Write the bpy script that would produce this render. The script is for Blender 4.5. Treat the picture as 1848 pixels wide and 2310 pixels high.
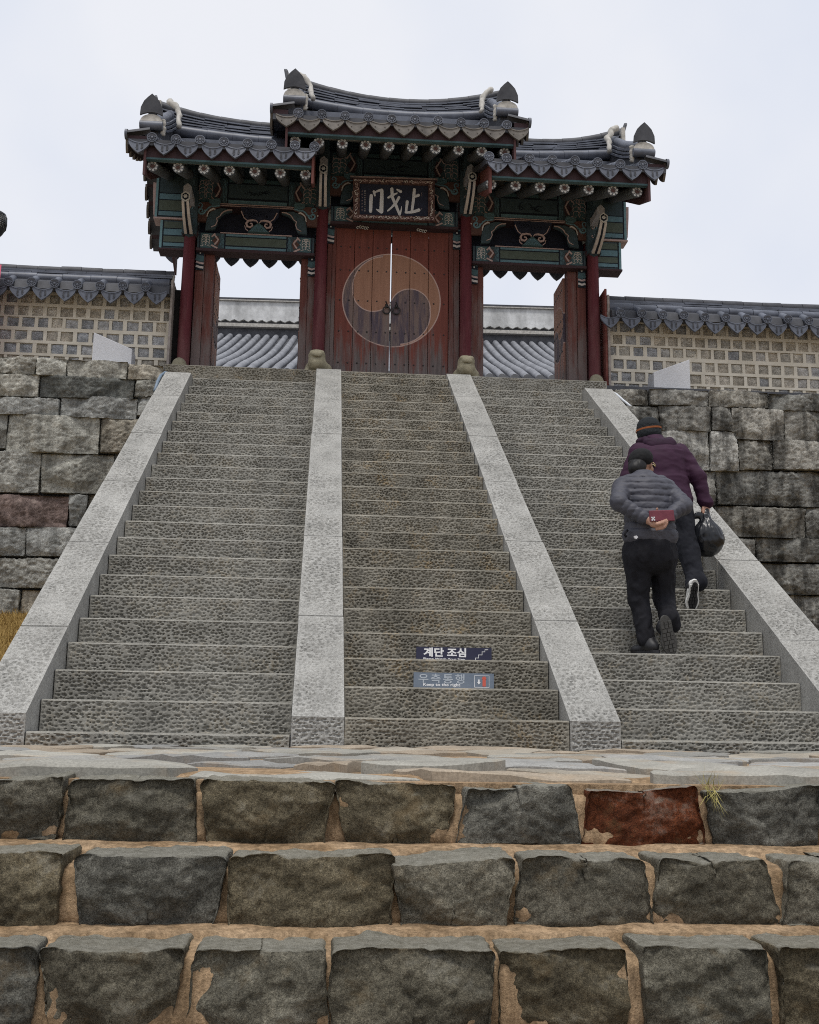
import bpy, math, random
import numpy as np
from mathutils import Matrix, Vector

# ---------------------------------------------------------------- camera, sky, sun, exposure
SC = bpy.context.scene
for o_ in list(bpy.data.objects):
    bpy.data.objects.remove(o_)
COL = SC.collection
cam_d = bpy.data.cameras.new('camera')
cam_d.sensor_fit = 'HORIZONTAL'
cam_d.sensor_width = 36.0
cam_d.lens = 36.0 * 2478.2 / 1848.0
cam_d.clip_start = 0.05
cam_d.clip_end = 2000.0
cam = bpy.data.objects.new('camera', cam_d)
COL.objects.link(cam)
SC.camera = cam
YAW, PIT, ROL = 0.0782, 0.1939, 0.0147
fw = Vector((math.sin(YAW) * math.cos(PIT), math.cos(YAW) * math.cos(PIT), math.sin(PIT)))
rt0 = Vector((math.cos(YAW), -math.sin(YAW), 0.0))
up0 = rt0.cross(fw)
rt = math.cos(ROL) * rt0 + math.sin(ROL) * up0
up = -math.sin(ROL) * rt0 + math.cos(ROL) * up0
cm = Matrix((rt, up, -fw)).transposed().to_4x4()
cm.translation = Vector((0.609, -6.835, 0.1435))
cam.matrix_world = cm

SUN_EL, SUN_AZ = math.radians(74), math.radians(192)      # azimuth measured from +Y towards +X
world = bpy.data.worlds.new('World')
SC.world = world
world.use_nodes = True
wn, wl = world.node_tree.nodes, world.node_tree.links
wn.clear()
wo = wn.new('ShaderNodeOutputWorld')
bg = wn.new('ShaderNodeBackground')
sky = wn.new('ShaderNodeTexSky')
sky.sky_type = 'NISHITA'
sky.sun_disc = False
sky.sun_elevation = SUN_EL
sky.sun_rotation = SUN_AZ
sky.air_density = 1.0
sky.dust_density = 2.0
bg.inputs['Strength'].default_value = 0.062
# an overcast deck in front of the blue: soft cloud noise, the same in every direction
tc = wn.new('ShaderNodeTexCoord')
cn = wn.new('ShaderNodeTexNoise')
cn.inputs['Scale'].default_value = 2.6
cn.inputs['Detail'].default_value = 4.0
cn.inputs['Roughness'].default_value = 0.5
wl.new(tc.outputs['Generated'], cn.inputs['Vector'])
cr = wn.new('ShaderNodeValToRGB')
cr.color_ramp.elements[0].position = 0.38
cr.color_ramp.elements[0].color = (7.5, 8.0, 9.1, 1)
cr.color_ramp.elements[1].position = 0.60
cr.color_ramp.elements[1].color = (8.9, 9.05, 9.55, 1)
wl.new(cn.outputs['Fac'], cr.inputs['Fac'])
mx = wn.new('ShaderNodeMixRGB')
mx.inputs['Fac'].default_value = 0.93
wl.new(sky.outputs['Color'], mx.inputs['Color1'])
wl.new(cr.outputs['Color'], mx.inputs['Color2'])
wl.new(mx.outputs['Color'], bg.inputs['Color'])
wl.new(bg.outputs['Background'], wo.inputs['Surface'])

sun_d = bpy.data.lights.new('sun', 'SUN')
sun_d.energy = 1.5
sun_d.angle = math.radians(14)
sun_d.color = (1.0, 0.96, 0.9)
sun = bpy.data.objects.new('sun', sun_d)
COL.objects.link(sun)
sd = Vector((math.sin(SUN_AZ) * math.cos(SUN_EL), math.cos(SUN_AZ) * math.cos(SUN_EL), math.sin(SUN_EL)))
sun.rotation_euler = sd.to_track_quat('Z', 'Y').to_euler()
sun.location = sd * 60

SC.view_settings.view_transform = 'Standard'
SC.view_settings.look = 'None'
SC.view_settings.gamma = 1.0
SC.view_settings.exposure = 0.7
SC.view_settings.use_curve_mapping = False
SC.render.engine = 'CYCLES'
SC.cycles.max_bounces = 6
SC.cycles.diffuse_bounces = 4
SC.cycles.use_denoising = False
SC.cycles.pixel_filter_type = 'BLACKMAN_HARRIS'
SC.cycles.filter_width = 1.05

# ---------------------------------------------------------------- noise (numpy)
def _h(ix, iy, iz, s):
    with np.errstate(over='ignore'):
        n = (ix.astype(np.int64) * 374761393 + iy.astype(np.int64) * 668265263 + iz.astype(np.int64) * 2147483647 + s * 1274126177) & 0xffffffff
        n = ((n ^ (n >> 13)) * 1274126177) & 0xffffffff
        n = (n ^ (n >> 16)) & 0xffffff
    return n / float(0xffffff)

def vnoise(P, s=0):
    P = np.asarray(P, float)
    i = np.floor(P).astype(np.int64)
    f = P - i
    f = f * f * (3 - 2 * f)
    r = 0
    for dx in (0, 1):
        for dy in (0, 1):
            for dz in (0, 1):
                w = (f[:, 0] if dx else 1 - f[:, 0]) * (f[:, 1] if dy else 1 - f[:, 1]) * (f[:, 2] if dz else 1 - f[:, 2])
                r = r + w * _h(i[:, 0] + dx, i[:, 1] + dy, i[:, 2] + dz, s)
    return r * 2 - 1

def fbm(P, s=0, octv=4, gain=0.5):
    r, a, t = 0, 1.0, 0
    P = np.asarray(P, float)
    for k in range(octv):
        r = r + a * vnoise(P * (2 ** k), s + 17 * k)
        t += a
        a *= gain
    return r / t

def pits(u, v, s, pu, pv):
    """tooled dimples: 1 at a dimple's centre, 0 between dimples (u, v in metres)"""
    U, V = u / pu, v / pv
    row = np.floor(V)
    best = np.full(U.shape, 9.0)
    for dv in (-1, 0, 1):
        r = row + dv
        Us = U + 0.5 * (r % 2)
        c = np.floor(Us)
        for du in (-1, 0, 1):
            cc = c + du
            z0 = np.zeros_like(cc)
            jx = _h(cc, r, z0, s) * 0.66 + 0.17
            jy = _h(cc, r, z0, s + 5) * 0.66 + 0.17
            sc = 0.55 + 0.75 * _h(cc, r, z0, s + 9)
            dx, dy = (Us - cc - jx), (V - r - jy)
            best = np.minimum(best, np.sqrt(dx * dx + dy * dy * 1.25) / sc)
    t = np.clip(1 - best / 0.50, 0, 1) * 1.45
    t = np.minimum(t, 1)
    return t * t * (3 - 2 * t)

# ---------------------------------------------------------------- objects
WM = {}

def link(o, parent=None, M=None):
    COL.objects.link(o)
    M = M if M is not None else Matrix.Identity(4)
    o.matrix_basis = M
    WM[o] = M.copy()
    if parent is not None:
        o.parent = parent
        o.matrix_parent_inverse = WM[parent].inverted()
    return o

def T(x, y, z):
    return Matrix.Translation((x, y, z))

def props(o, label=None, cat=None, group=None, kind=None):
    if label: o['label'] = label
    if cat: o['category'] = cat
    if group: o['group'] = group
    if kind: o['kind'] = kind
    return o

def thing(name, label, cat, loc=(0, 0, 0), group=None):
    o = bpy.data.objects.new(name, None)
    o.empty_display_size = 0.2
    link(o, None, T(*loc))
    return props(o, label, cat, group)

class MB:
    def __init__(s):
        s.v, s.f = [], []
    def add(s, vs, fs):
        b = len(s.v)
        s.v.extend([tuple(map(float, p)) for p in vs])
        s.f.extend([tuple(i + b for i in f) for f in fs])
        return s
    def box(s, x0, x1, y0, y1, z0, z1):
        s.add([(x0, y0, z0), (x1, y0, z0), (x1, y1, z0), (x0, y1, z0), (x0, y0, z1), (x1, y0, z1), (x1, y1, z1), (x0, y1, z1)],
              [(0, 3, 2, 1), (4, 5, 6, 7), (0, 1, 5, 4), (1, 2, 6, 5), (2, 3, 7, 6), (3, 0, 4, 7)])
        return s
    def plate(s, poly, y0, y1):
        """polygon in (x,z), extruded between y0 (front) and y1"""
        n = len(poly)
        a = sum(poly[i][0] * poly[(i + 1) % n][1] - poly[(i + 1) % n][0] * poly[i][1] for i in range(n))
        if a < 0: poly = poly[::-1]
        s.add([(x, y0, z) for x, z in poly] + [(x, y1, z) for x, z in poly],
              [tuple(range(n)), tuple(range(2 * n - 1, n - 1, -1))] + [((i + 1) % n, i, i + n, (i + 1) % n + n) for i in range(n)])
        return s
    def stroke(s, pts, w, y0, y1):
        """ribbon along a path in (x,z) with width w (number or list)"""
        n = len(pts)
        ws = w if hasattr(w, '__len__') else [w] * n
        A, B = [], []
        for i in range(n):
            p, q = pts[max(i - 1, 0)], pts[min(i + 1, n - 1)]
            dx, dz = q[0] - p[0], q[1] - p[1]
            l = math.hypot(dx, dz) or 1
            nx, nz = -dz / l * ws[i] / 2, dx / l * ws[i] / 2
            A.append((pts[i][0] + nx, pts[i][1] + nz)); B.append((pts[i][0] - nx, pts[i][1] - nz))
        for i in range(n - 1):
            q = [A[i], A[i + 1], B[i + 1], B[i]]
            v = [(x, y0, z) for x, z in q] + [(x, y1, z) for x, z in q]
            fs = [(0, 1, 2, 3), (0, 4, 5, 1), (2, 6, 7, 3)]
            if i == 0: fs.append((3, 7, 4, 0))
            if i == n - 2: fs.append((1, 5, 6, 2))
            s.add(v, fs)
        return s
    def tube(s, path, r, n=8, cap=True, half=None):
        """round bar along 3-D path"""
        P = [Vector(p) for p in path]
        m = len(P)
        rs = r if hasattr(r, '__len__') else [r] * m
        b = len(s.v)
        side = None
        for i in range(m):
            t = (P[min(i + 1, m - 1)] - P[max(i - 1, 0)]).normalized()
            if side is None:
                ref = Vector((0, 0, 1)) if abs(t.z) < 0.9 else Vector((1, 0, 0))
                side = t.cross(ref).normalized()
            side = (side - t * side.dot(t)).normalized()
            u2 = side.cross(t)
            for k in range(n):
                a = 2 * math.pi * k / n
                s.v.append(tuple(P[i] + (side * math.cos(a) + u2 * math.sin(a)) * rs[i]))
        for i in range(m - 1):
            for k in range(n):
                a, c = b + i * n + k, b + i * n + (k + 1) % n
                s.f.append((a, c, c + n, a + n))
        if cap:
            s.f.append(tuple(b + k for k in range(n - 1, -1, -1)))
            s.f.append(tuple(b + (m - 1) * n + k for k in range(n)))
        return s
    def mesh(s, name, mat, smooth=False, angle=None):
        me = bpy.data.meshes.new(name)
        me.from_pydata(s.v, [], s.f)
        me.update()
        if mat: me.materials.append(mat)
        if smooth:
            me.polygons.foreach_set('use_smooth', [True] * len(me.polygons))
            if angle: me.set_sharp_from_angle(angle=math.radians(angle))
        return me
    def build(s, name, mat, parent=None, smooth=False, angle=None, M=None):
        return link(bpy.data.objects.new(name, s.mesh(name, mat, smooth, angle)), parent, M)

def npmesh(name, V, F, mat, smooth=True, angle=None):
    me = bpy.data.meshes.new(name)
    V = np.asarray(V, np.float32); F = np.asarray(F, np.int32)
    k = F.shape[1]
    me.vertices.add(len(V)); me.vertices.foreach_set('co', V.ravel())
    me.loops.add(F.size); me.loops.foreach_set('vertex_index', F.ravel())
    me.polygons.add(len(F))
    me.polygons.foreach_set('loop_start', np.arange(0, F.size, k, dtype=np.int32))
    me.polygons.foreach_set('loop_total', np.full(len(F), k, np.int32))
    me.update(calc_edges=True)
    me.validate()
    if mat: me.materials.append(mat)
    if smooth:
        me.polygons.foreach_set('use_smooth', np.ones(len(me.polygons), bool))
        if angle: me.set_sharp_from_angle(angle=math.radians(angle))
    return me

def place(name, me, parent=None, M=None, color=None):
    o = bpy.data.objects.new(name, me)
    link(o, parent, M)
    if color: o.color = (*color, 1)
    return o

def grid_faces(nu, nv, off=0):
    i = np.arange(nu - 1)[:, None] * nv + np.arange(nv - 1)[None, :] + off
    i = i.ravel()
    return np.stack([i, i + nv, i + nv + 1, i + 1], 1)

# ---------------------------------------------------------------- materials
class NT:
    def __init__(s, name, rough=0.8, spec=0.3, metal=0.0):
        s.m = bpy.data.materials.new(name)
        s.m.use_nodes = True
        s.n, s.l = s.m.node_tree.nodes, s.m.node_tree.links
        s.b = s.n['Principled BSDF']
        s.b.inputs['Roughness'].default_value = rough
        s.b.inputs['Specular IOR Level'].default_value = spec
        s.b.inputs['Metallic'].default_value = metal
        s.pos = s.n.new('ShaderNodeNewGeometry').outputs['Position']
    def map(s, scale, vec=None):
        m = s.n.new('ShaderNodeMapping')
        m.inputs['Scale'].default_value = scale
        s.l.new(vec or s.pos, m.inputs['Vector'])
        return m.outputs['Vector']
    def noise(s, scale, detail=4, rough=0.55, vec=None):
        t = s.n.new('ShaderNodeTexNoise')
        t.inputs['Scale'].default_value = scale
        t.inputs['Detail'].default_value = detail
        t.inputs['Roughness'].default_value = rough
        s.l.new(vec or s.pos, t.inputs['Vector'])
        return t.outputs['Fac']
    def ramp(s, fac, stops):
        r = s.n.new('ShaderNodeValToRGB')
        e = r.color_ramp.elements
        while len(e) < len(stops): e.new(0.5)
        for k, (p, c) in enumerate(stops):
            e[k].position = p
            e[k].color = (*c, 1) if hasattr(c, '__len__') else (c, c, c, 1)
        s.l.new(fac, r.inputs['Fac'])
        return r.outputs['Color']
    def mix(s, fac, a, b, mode='MIX'):
        x = s.n.new('ShaderNodeMixRGB')
        x.blend_type = mode
        for k, v in (('Fac', fac), ('Color1', a), ('Color2', b)):
            if hasattr(v, 'is_output'): s.l.new(v, x.inputs[k])
            elif k == 'Fac': x.inputs[k].default_value = v
            else: x.inputs[k].default_value = (*v, 1)
        return x.outputs['Color']
    def math(s, op, a, b=0.0, clamp=False):
        x = s.n.new('ShaderNodeMath')
        x.operation = op
        x.use_clamp = clamp
        for k, v in ((0, a), (1, b)):
            if hasattr(v, 'is_output'): s.l.new(v, x.inputs[k])
            else: x.inputs[k].default_value = v
        return x.outputs[0]
    def objcol(s):
        return s.n.new('ShaderNodeObjectInfo').outputs['Color']
    def objrand(s):
        return s.n.new('ShaderNodeObjectInfo').outputs['Random']
    def bump(s, h, strength=0.4, dist=0.01):
        b = s.n.new('ShaderNodeBump')
        b.inputs['Strength'].default_value = strength
        b.inputs['Distance'].default_value = dist
        s.l.new(h, b.inputs['Height'])
        s.l.new(b.outputs['Normal'], s.b.inputs['Normal'])
    def col(s, c):
        if hasattr(c, 'is_output'): s.l.new(c, s.b.inputs['Base Color'])
        else: s.b.inputs['Base Color'].default_value = (*c, 1)
        return s.m

def simple(name, c1, c2=None, scale=12, rough=0.7, spec=0.3, bump=0.2, metal=0.0, dist=0.004):
    t = NT(name, rough, spec, metal)
    c2 = c2 or tuple(min(1, x * 1.35) for x in c1)
    n = t.noise(scale, 5, 0.6)
    if bump: t.bump(t.noise(scale * 4, 4, 0.6), bump, dist)
    return t.col(t.ramp(n, [(0.32, c1), (0.7, c2)]))

def granite(name, c1, c2, stain=None, stain_amt=0.5, speck=1.0, grime=0.4):
    t = NT(name, 0.85, 0.25)
    base = t.ramp(t.noise(2.2, 5, 0.6), [(0.3, c1), (0.7, c2)])
    g = t.ramp(t.noise(85, 4, 0.8), [(0.36, 0.42), (0.5, 0.95), (0.66, 1.5)])
    base = t.mix(0.8 * speck, base, g, 'MULTIPLY')
    st = t.ramp(t.noise(1.0, 5, 0.62, t.map((5, 5, 0.9))), [(0.42, 1.0), (0.66, 0.5)])
    base = t.mix(grime, base, st, 'MULTIPLY')
    if stain:
        f = t.ramp(t.noise(4.5, 7, 0.72), [(0.5, 0.0), (0.66, 1.0)])
        f2 = t.ramp(t.noise(45, 3, 0.6), [(0.45, 0.0), (0.6, 1.0)])
        base = t.mix(t.math('MULTIPLY', t.math('MULTIPLY', f, f2), stain_amt), base, stain)
    t.bump(t.noise(75, 5, 0.75), 0.6, 0.007)
    return t.col(base)

def blockstone(name, streak=0.5, lichen=0.25, fine=60.0, tan=0.3, dust_light=0.0, sv=(7, 7, 0.8)):
    """rough quarried stone; its tone is the object's own colour"""
    t = NT(name, 0.9, 0.2)
    oc = t.objcol()
    m = t.ramp(t.noise(9.0, 9, 0.8), [(0.30, 0.38), (0.5, 0.95), (0.68, 1.7)])
    base = t.mix(1.0, oc, m, 'MULTIPLY')
    g = t.ramp(t.noise(fine * 1.6, 6, 0.85), [(0.34, 0.35), (0.64, 1.65)])
    base = t.mix(0.85, base, g, 'MULTIPLY')
    base = t.mix(0.55, base, t.ramp(t.noise(fine * 4.5, 3, 0.7), [(0.38, 0.35), (0.6, 1.55)]), 'MULTIPLY')
    st = t.ramp(t.noise(1.0, 6, 0.65, t.map(sv)), [(0.43, 1.0), (0.58, 0.22)])
    base = t.mix(streak, base, st, 'MULTIPLY')
    f = t.ramp(t.noise(9, 8, 0.75), [(0.56, 0.0), (0.7, 1.0)])
    base = t.mix(t.math('MULTIPLY', f, lichen), base, (0.36, 0.35, 0.30))
    f = t.ramp(t.noise(5, 6, 0.7, t.map((1.3, 1, 1.7))), [(0.56, 0.0), (0.74, 1.0)])
    base = t.mix(t.math('MULTIPLY', f, tan), base, (0.20, 0.14, 0.07))
    if dust_light:      # treads: sky light painted onto upward faces, along with dust and foot wear
        s = t.n.new('ShaderNodeSeparateXYZ'); t.l.new(t.n.new('ShaderNodeNewGeometry').outputs['Normal'], s.inputs[0])
        up_f = t.ramp(t.math('ADD', s.outputs['Z'], t.math('MULTIPLY', t.math('SUBTRACT', t.noise(26, 6, 0.75), 0.5), 0.6)), [(0.5, 0.0), (0.95, 1.0)])
        base = t.mix(t.math('MULTIPLY', up_f, dust_light), base, t.ramp(t.noise(40, 6, 0.8), [(0.35, (0.2, 0.19, 0.15)), (0.65, (0.42, 0.405, 0.345))]))
    t.bump(t.noise(fine * 1.1, 8, 0.8), 1.0, 0.016)
    return t.col(base)

MAT = {}
MAT['step'] = granite('step_granite', (0.215, 0.208, 0.185), (0.305, 0.296, 0.264), (0.27, 0.2, 0.1), 0.35, speck=0.6)
MAT['step_mid'] = granite('lichened_step_granite', (0.19, 0.177, 0.146), (0.28, 0.263, 0.222), (0.29, 0.2, 0.09), 0.6, speck=0.6, grime=0.6)
MAT['rail'] = granite('rail_granite', (0.29, 0.286, 0.268), (0.37, 0.366, 0.345), None, speck=0.85, grime=0.35)
MAT['wedge'] = granite('new_granite', (0.47, 0.48, 0.51), (0.53, 0.54, 0.57), None, speck=0.35, grime=0.0)
MAT['block'] = blockstone('quarried_block', 0.45, 0.25)
MAT['block_dark'] = blockstone('streaked_block', 0.85, 0.4, sv=(5, 5, 1.0))
MAT['rubble'] = blockstone('rubble_stone', 0.25, 0.45, 70.0, 0.7, 0.75)
t_ = NT('flagstone', 0.85, 0.2)
b_ = t_.mix(1.0, t_.objcol(), t_.ramp(t_.noise(5.0, 6, 0.65), [(0.3, 0.78), (0.7, 1.2)]), 'MULTIPLY')
b_ = t_.mix(0.6, b_, t_.ramp(t_.noise(120, 4, 0.75), [(0.35, 0.6), (0.65, 1.3)]), 'MULTIPLY')
b_ = t_.mix(t_.math('MULTIPLY', t_.ramp(t_.noise(4.0, 5, 0.6), [(0.55, 0.0), (0.7, 1.0)]), 0.35), b_, (0.36, 0.25, 0.14))
t_.bump(t_.noise(45, 5, 0.6), 0.35, 0.006)
MAT['flag'] = t_.col(b_)
MAT['wallstone'] = blockstone('wall_stone', 0.1, 0.3, 55.0)

def earth(name, c1, c2, sc=8, b=0.6):
    t = NT(name, 0.95, 0.1)
    base = t.ramp(t.noise(sc, 7, 0.65), [(0.3, c1), (0.7, c2)])
    base = t.mix(0.75, base, t.ramp(t.noise(120, 4, 0.8), [(0.3, 0.5), (0.7, 1.4)]), 'MULTIPLY')
    base = t.mix(0.7, base, t.ramp(t.noise(1.0, 6, 0.7, t.map((34, 34, 4))), [(0.38, 0.45), (0.6, 1.25)]), 'MULTIPLY')
    t.bump(t.noise(60, 7, 0.75), b, 0.02)
    return t.col(base)
MAT['earth'] = earth('earth_mortar', (0.22, 0.145, 0.08), (0.48, 0.345, 0.22))
MAT['ground'] = earth('bare_ground', (0.3, 0.24, 0.16), (0.42, 0.34, 0.24), 3)
MAT['bank'] = earth('dry_turf', (0.17, 0.105, 0.035), (0.28, 0.19, 0.07), 5)
MAT['terrace'] = earth('terrace_gravel', (0.32, 0.30, 0.26), (0.42, 0.4, 0.36), 4)
MAT['plaster'] = simple('cream_mortar', (0.55, 0.505, 0.42), (0.67, 0.625, 0.535), 6, 0.9, 0.15, 0.3)
MAT['white_mortar'] = simple('white_lime_mortar', (0.30, 0.29, 0.265), (0.53, 0.51, 0.475), 14, 0.9, 0.15, 0.4)
MAT['tile'] = simple('roof_tile', (0.062, 0.070, 0.092), (0.128, 0.143, 0.182), 5, 0.5, 0.4, 0.25)
MAT['tile_dark'] = simple('old_tile_and_groove_shade', (0.035, 0.037, 0.045), (0.08, 0.083, 0.095), 5, 0.6, 0.3, 0.3)
MAT['tile_brown'] = simple('weathered_drip_tile', (0.09, 0.082, 0.075), (0.20, 0.183, 0.165), 7, 0.7, 0.3, 0.3)
MAT['tile_grey'] = simple('pale_roof_tile', (0.13, 0.135, 0.15), (0.23, 0.238, 0.26), 2.5, 0.6, 0.35, 0.2)
MAT['tile_pan'] = simple('pan_tile', (0.06, 0.062, 0.07), (0.12, 0.122, 0.135), 3, 0.7, 0.3, 0.3)
# ---------------------------------------------------------------- ground, terrace, banks
TR = 0.3087761                     # tread
RI = 0.2                           # riser
PLZ = 4.765                        # terrace level
random.seed(4)
rng = np.random.default_rng(11)

g = MB(); g.add([(-400, -300, -1.46), (400, -300, -1.46), (400, 500, -1.46), (-400, 500, -1.46)], [(0, 1, 2, 3)])
props(g.build('ground', MAT['ground']), kind='structure')
g = MB(); g.box(-60, 60, 7.75, 120, -1.4, PLZ)
props(g.build('terrace', MAT['terrace']), kind='structure')
# turf banks rising on both sides of the stairs to the foot of the retaining wall
def bank(name, xa, xb):
    nx, ny = 40, 60
    X, Y = np.meshgrid(np.linspace(xa, xb, nx), np.linspace(-5.4, 7.35, ny), indexing='ij')
    X, Y = X.ravel(), Y.ravel()
    Z = np.where(Y > 0, 0.207 * Y, np.where(Y > -3.6, 0.0, (Y + 3.6) * 0.78)) - 0.02
    edge = np.minimum(abs(X - xa), abs(X - xb))
    Z = Z + 0.05 * fbm(np.stack([X * 1.1, Y * 1.1, X * 0], 1), 3) * np.clip(edge * 2, 0, 1)
    return props(place(name, npmesh(name, np.stack([X, Y, Z], 1), grid_faces(nx, ny), MAT['bank'])), kind='structure')
bank('grass_bank', -14.0, -1.43)
bank('grass_bank', 4.27, 18.0)

# dry grass blades near the left edge of the stairs
N = 9000
bx = rng.uniform(-3.6, -1.47, N); by = rng.uniform(0.2, 7.0, N); bz = 0.207 * by - 0.03
hh = rng.uniform(0.05, 0.14, N); aa = rng.uniform(0, 6.283, N); ln = rng.normal(0, 0.05, (N, 2))
w = 0.006
V = np.zeros((N, 3, 3))
V[:, 0] = np.stack([bx - w * np.cos(aa), by - w * np.sin(aa), bz], 1)
V[:, 1] = np.stack([bx + w * np.cos(aa), by + w * np.sin(aa), bz], 1)
V[:, 2] = np.stack([bx + ln[:, 0], by + ln[:, 1], bz + hh], 1)
MAT['blade'] = simple('dry_grass', (0.24, 0.15, 0.05), (0.42, 0.3, 0.11), 9, 0.9, 0.1, 0)
props(place('dry_grass', npmesh('dry_grass', V.reshape(-1, 3), np.arange(3 * N).reshape(-1, 3), MAT['blade'], False)), kind='stuff')

# ---------------------------------------------------------------- paved landing at the foot of the stairs
landing = thing('landing', None, None, (0.8, -1.9, 0)); props(landing, kind='structure')
g = MB(); g.box(-3.4, 5.2, -3.74, 0.3, -0.5, -0.004)
g.build('bedding', MAT['earth'], landing)

def clip(poly, p, n):
    out = []
    for i in range(len(poly)):
        a, b = poly[i], poly[(i + 1) % len(poly)]
        da = (a[0] - p[0]) * n[0] + (a[1] - p[1]) * n[1]
        db = (b[0] - p[0]) * n[0] + (b[1] - p[1]) * n[1]
        if da <= 0: out.append(a)
        if da * db < 0:
            t = da / (da - db)
            out.append((a[0] + t * (b[0] - a[0]), a[1] + t * (b[1] - a[1])))
    return out

sites = []
yy = -3.5
row = 0
while yy < 0.1:
    xx = -3.3 + (row % 2) * 0.3
    while xx < 5.2:
        sites.append((xx + random.uniform(-0.2, 0.2), yy + random.uniform(-0.13, 0.13)))
        xx += random.uniform(0.5, 0.78)
    yy += 0.38; row += 1
FLAGC = [(0.27, 0.262, 0.23), (0.30, 0.29, 0.255), (0.24, 0.235, 0.215), (0.30, 0.27, 0.22), (0.26, 0.258, 0.245), (0.28, 0.235, 0.18)]
for si, p in enumerate(sites):
    if random.random() < 0.17: continue
    poly = [(-3.4, -3.66), (5.2, -3.66), (5.2, -0.015), (-3.4, -0.015)]
    gap = random.choice((0.015, 0.025, 0.04, 0.06))
    for q in sites:
        if q is p or (q[0] - p[0]) ** 2 + (q[1] - p[1]) ** 2 > 3: continue
        dx, dy = q[0] - p[0], q[1] - p[1]
        l = math.hypot(dx, dy)
        n = (dx / l, dy / l)
        poly = clip(poly, ((p[0] + q[0]) / 2 - n[0] * gap, (p[1] + q[1]) / 2 - n[1] * gap), n)
        if len(poly) < 3: break
    if len(poly) < 3: continue
    pts = []
    for i in range(len(poly)):
        a, b = poly[i], poly[(i + 1) % len(poly)]
        m = max(1, int(math.hypot(b[0] - a[0], b[1] - a[1]) / 0.07))
        for k in range(m):
            pts.append((a[0] + (b[0] - a[0]) * k / m, a[1] + (b[1] - a[1]) * k / m))
    cx = sum(x for x, y in pts) / len(pts); cy = sum(y for x, y in pts) / len(pts)
    h = random.uniform(0.0, 0.03); tx, ty = random.uniform(-0.016, 0.016), random.uniform(-0.016, 0.02)
    rings = []
    for sc, zo, nz in ((1.0, -0.05, 0), (0.998, -0.002, 0.008), (0.96, 0.003, 0.008), (0.7, 0.007, 0.008), (0.38, 0.006, 0.008)):
        P = np.array([(cx + (x - cx) * sc, cy + (y - cy) * sc, 0) for x, y in pts])
        j = fbm(P * 7, 40 + si, 3)
        P[:, 0] += 0.02 * fbm(P * 9, 7 + si, 3); P[:, 1] += 0.02 * fbm(P * 9 + 31, 9 + si, 3)
        P[:, 1] = np.clip(P[:, 1], -3.7, -0.004)
        lay = np.round(fbm(P * np.array([2.2, 5, 1]), 77 + si, 2) * 4) / 4 * 0.013      # split, layered surface
        P[:, 2] = h + zo + nz * j * 1.6 + (lay if zo > -0.01 else 0) + (P[:, 0] - cx) * tx + (P[:, 1] - cy) * ty
        rings.append(P)
    n = len(pts)
    V = np.concatenate(rings + [np.array([[cx, cy, h + 0.007]])])
    m = MB(); m.v = [tuple(v) for v in V]
    for r in range(len(rings) - 1):
        for k in range(n):
            m.f.append((r * n + k, r * n + (k + 1) % n, (r + 1) * n + (k + 1) % n, (r + 1) * n + k))
    for k in range(n):
        m.f.append(((len(rings) - 1) * n + k, (len(rings) - 1) * n + (k + 1) % n, len(V) - 1))
    o = m.build('flagstone', MAT['flag'], landing, smooth=True, angle=35)
    c = random.choice(FLAGC); f = random.uniform(0.85, 1.15)
    o.color = (c[0] * f, c[1] * f, c[2] * f, 1)

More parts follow.
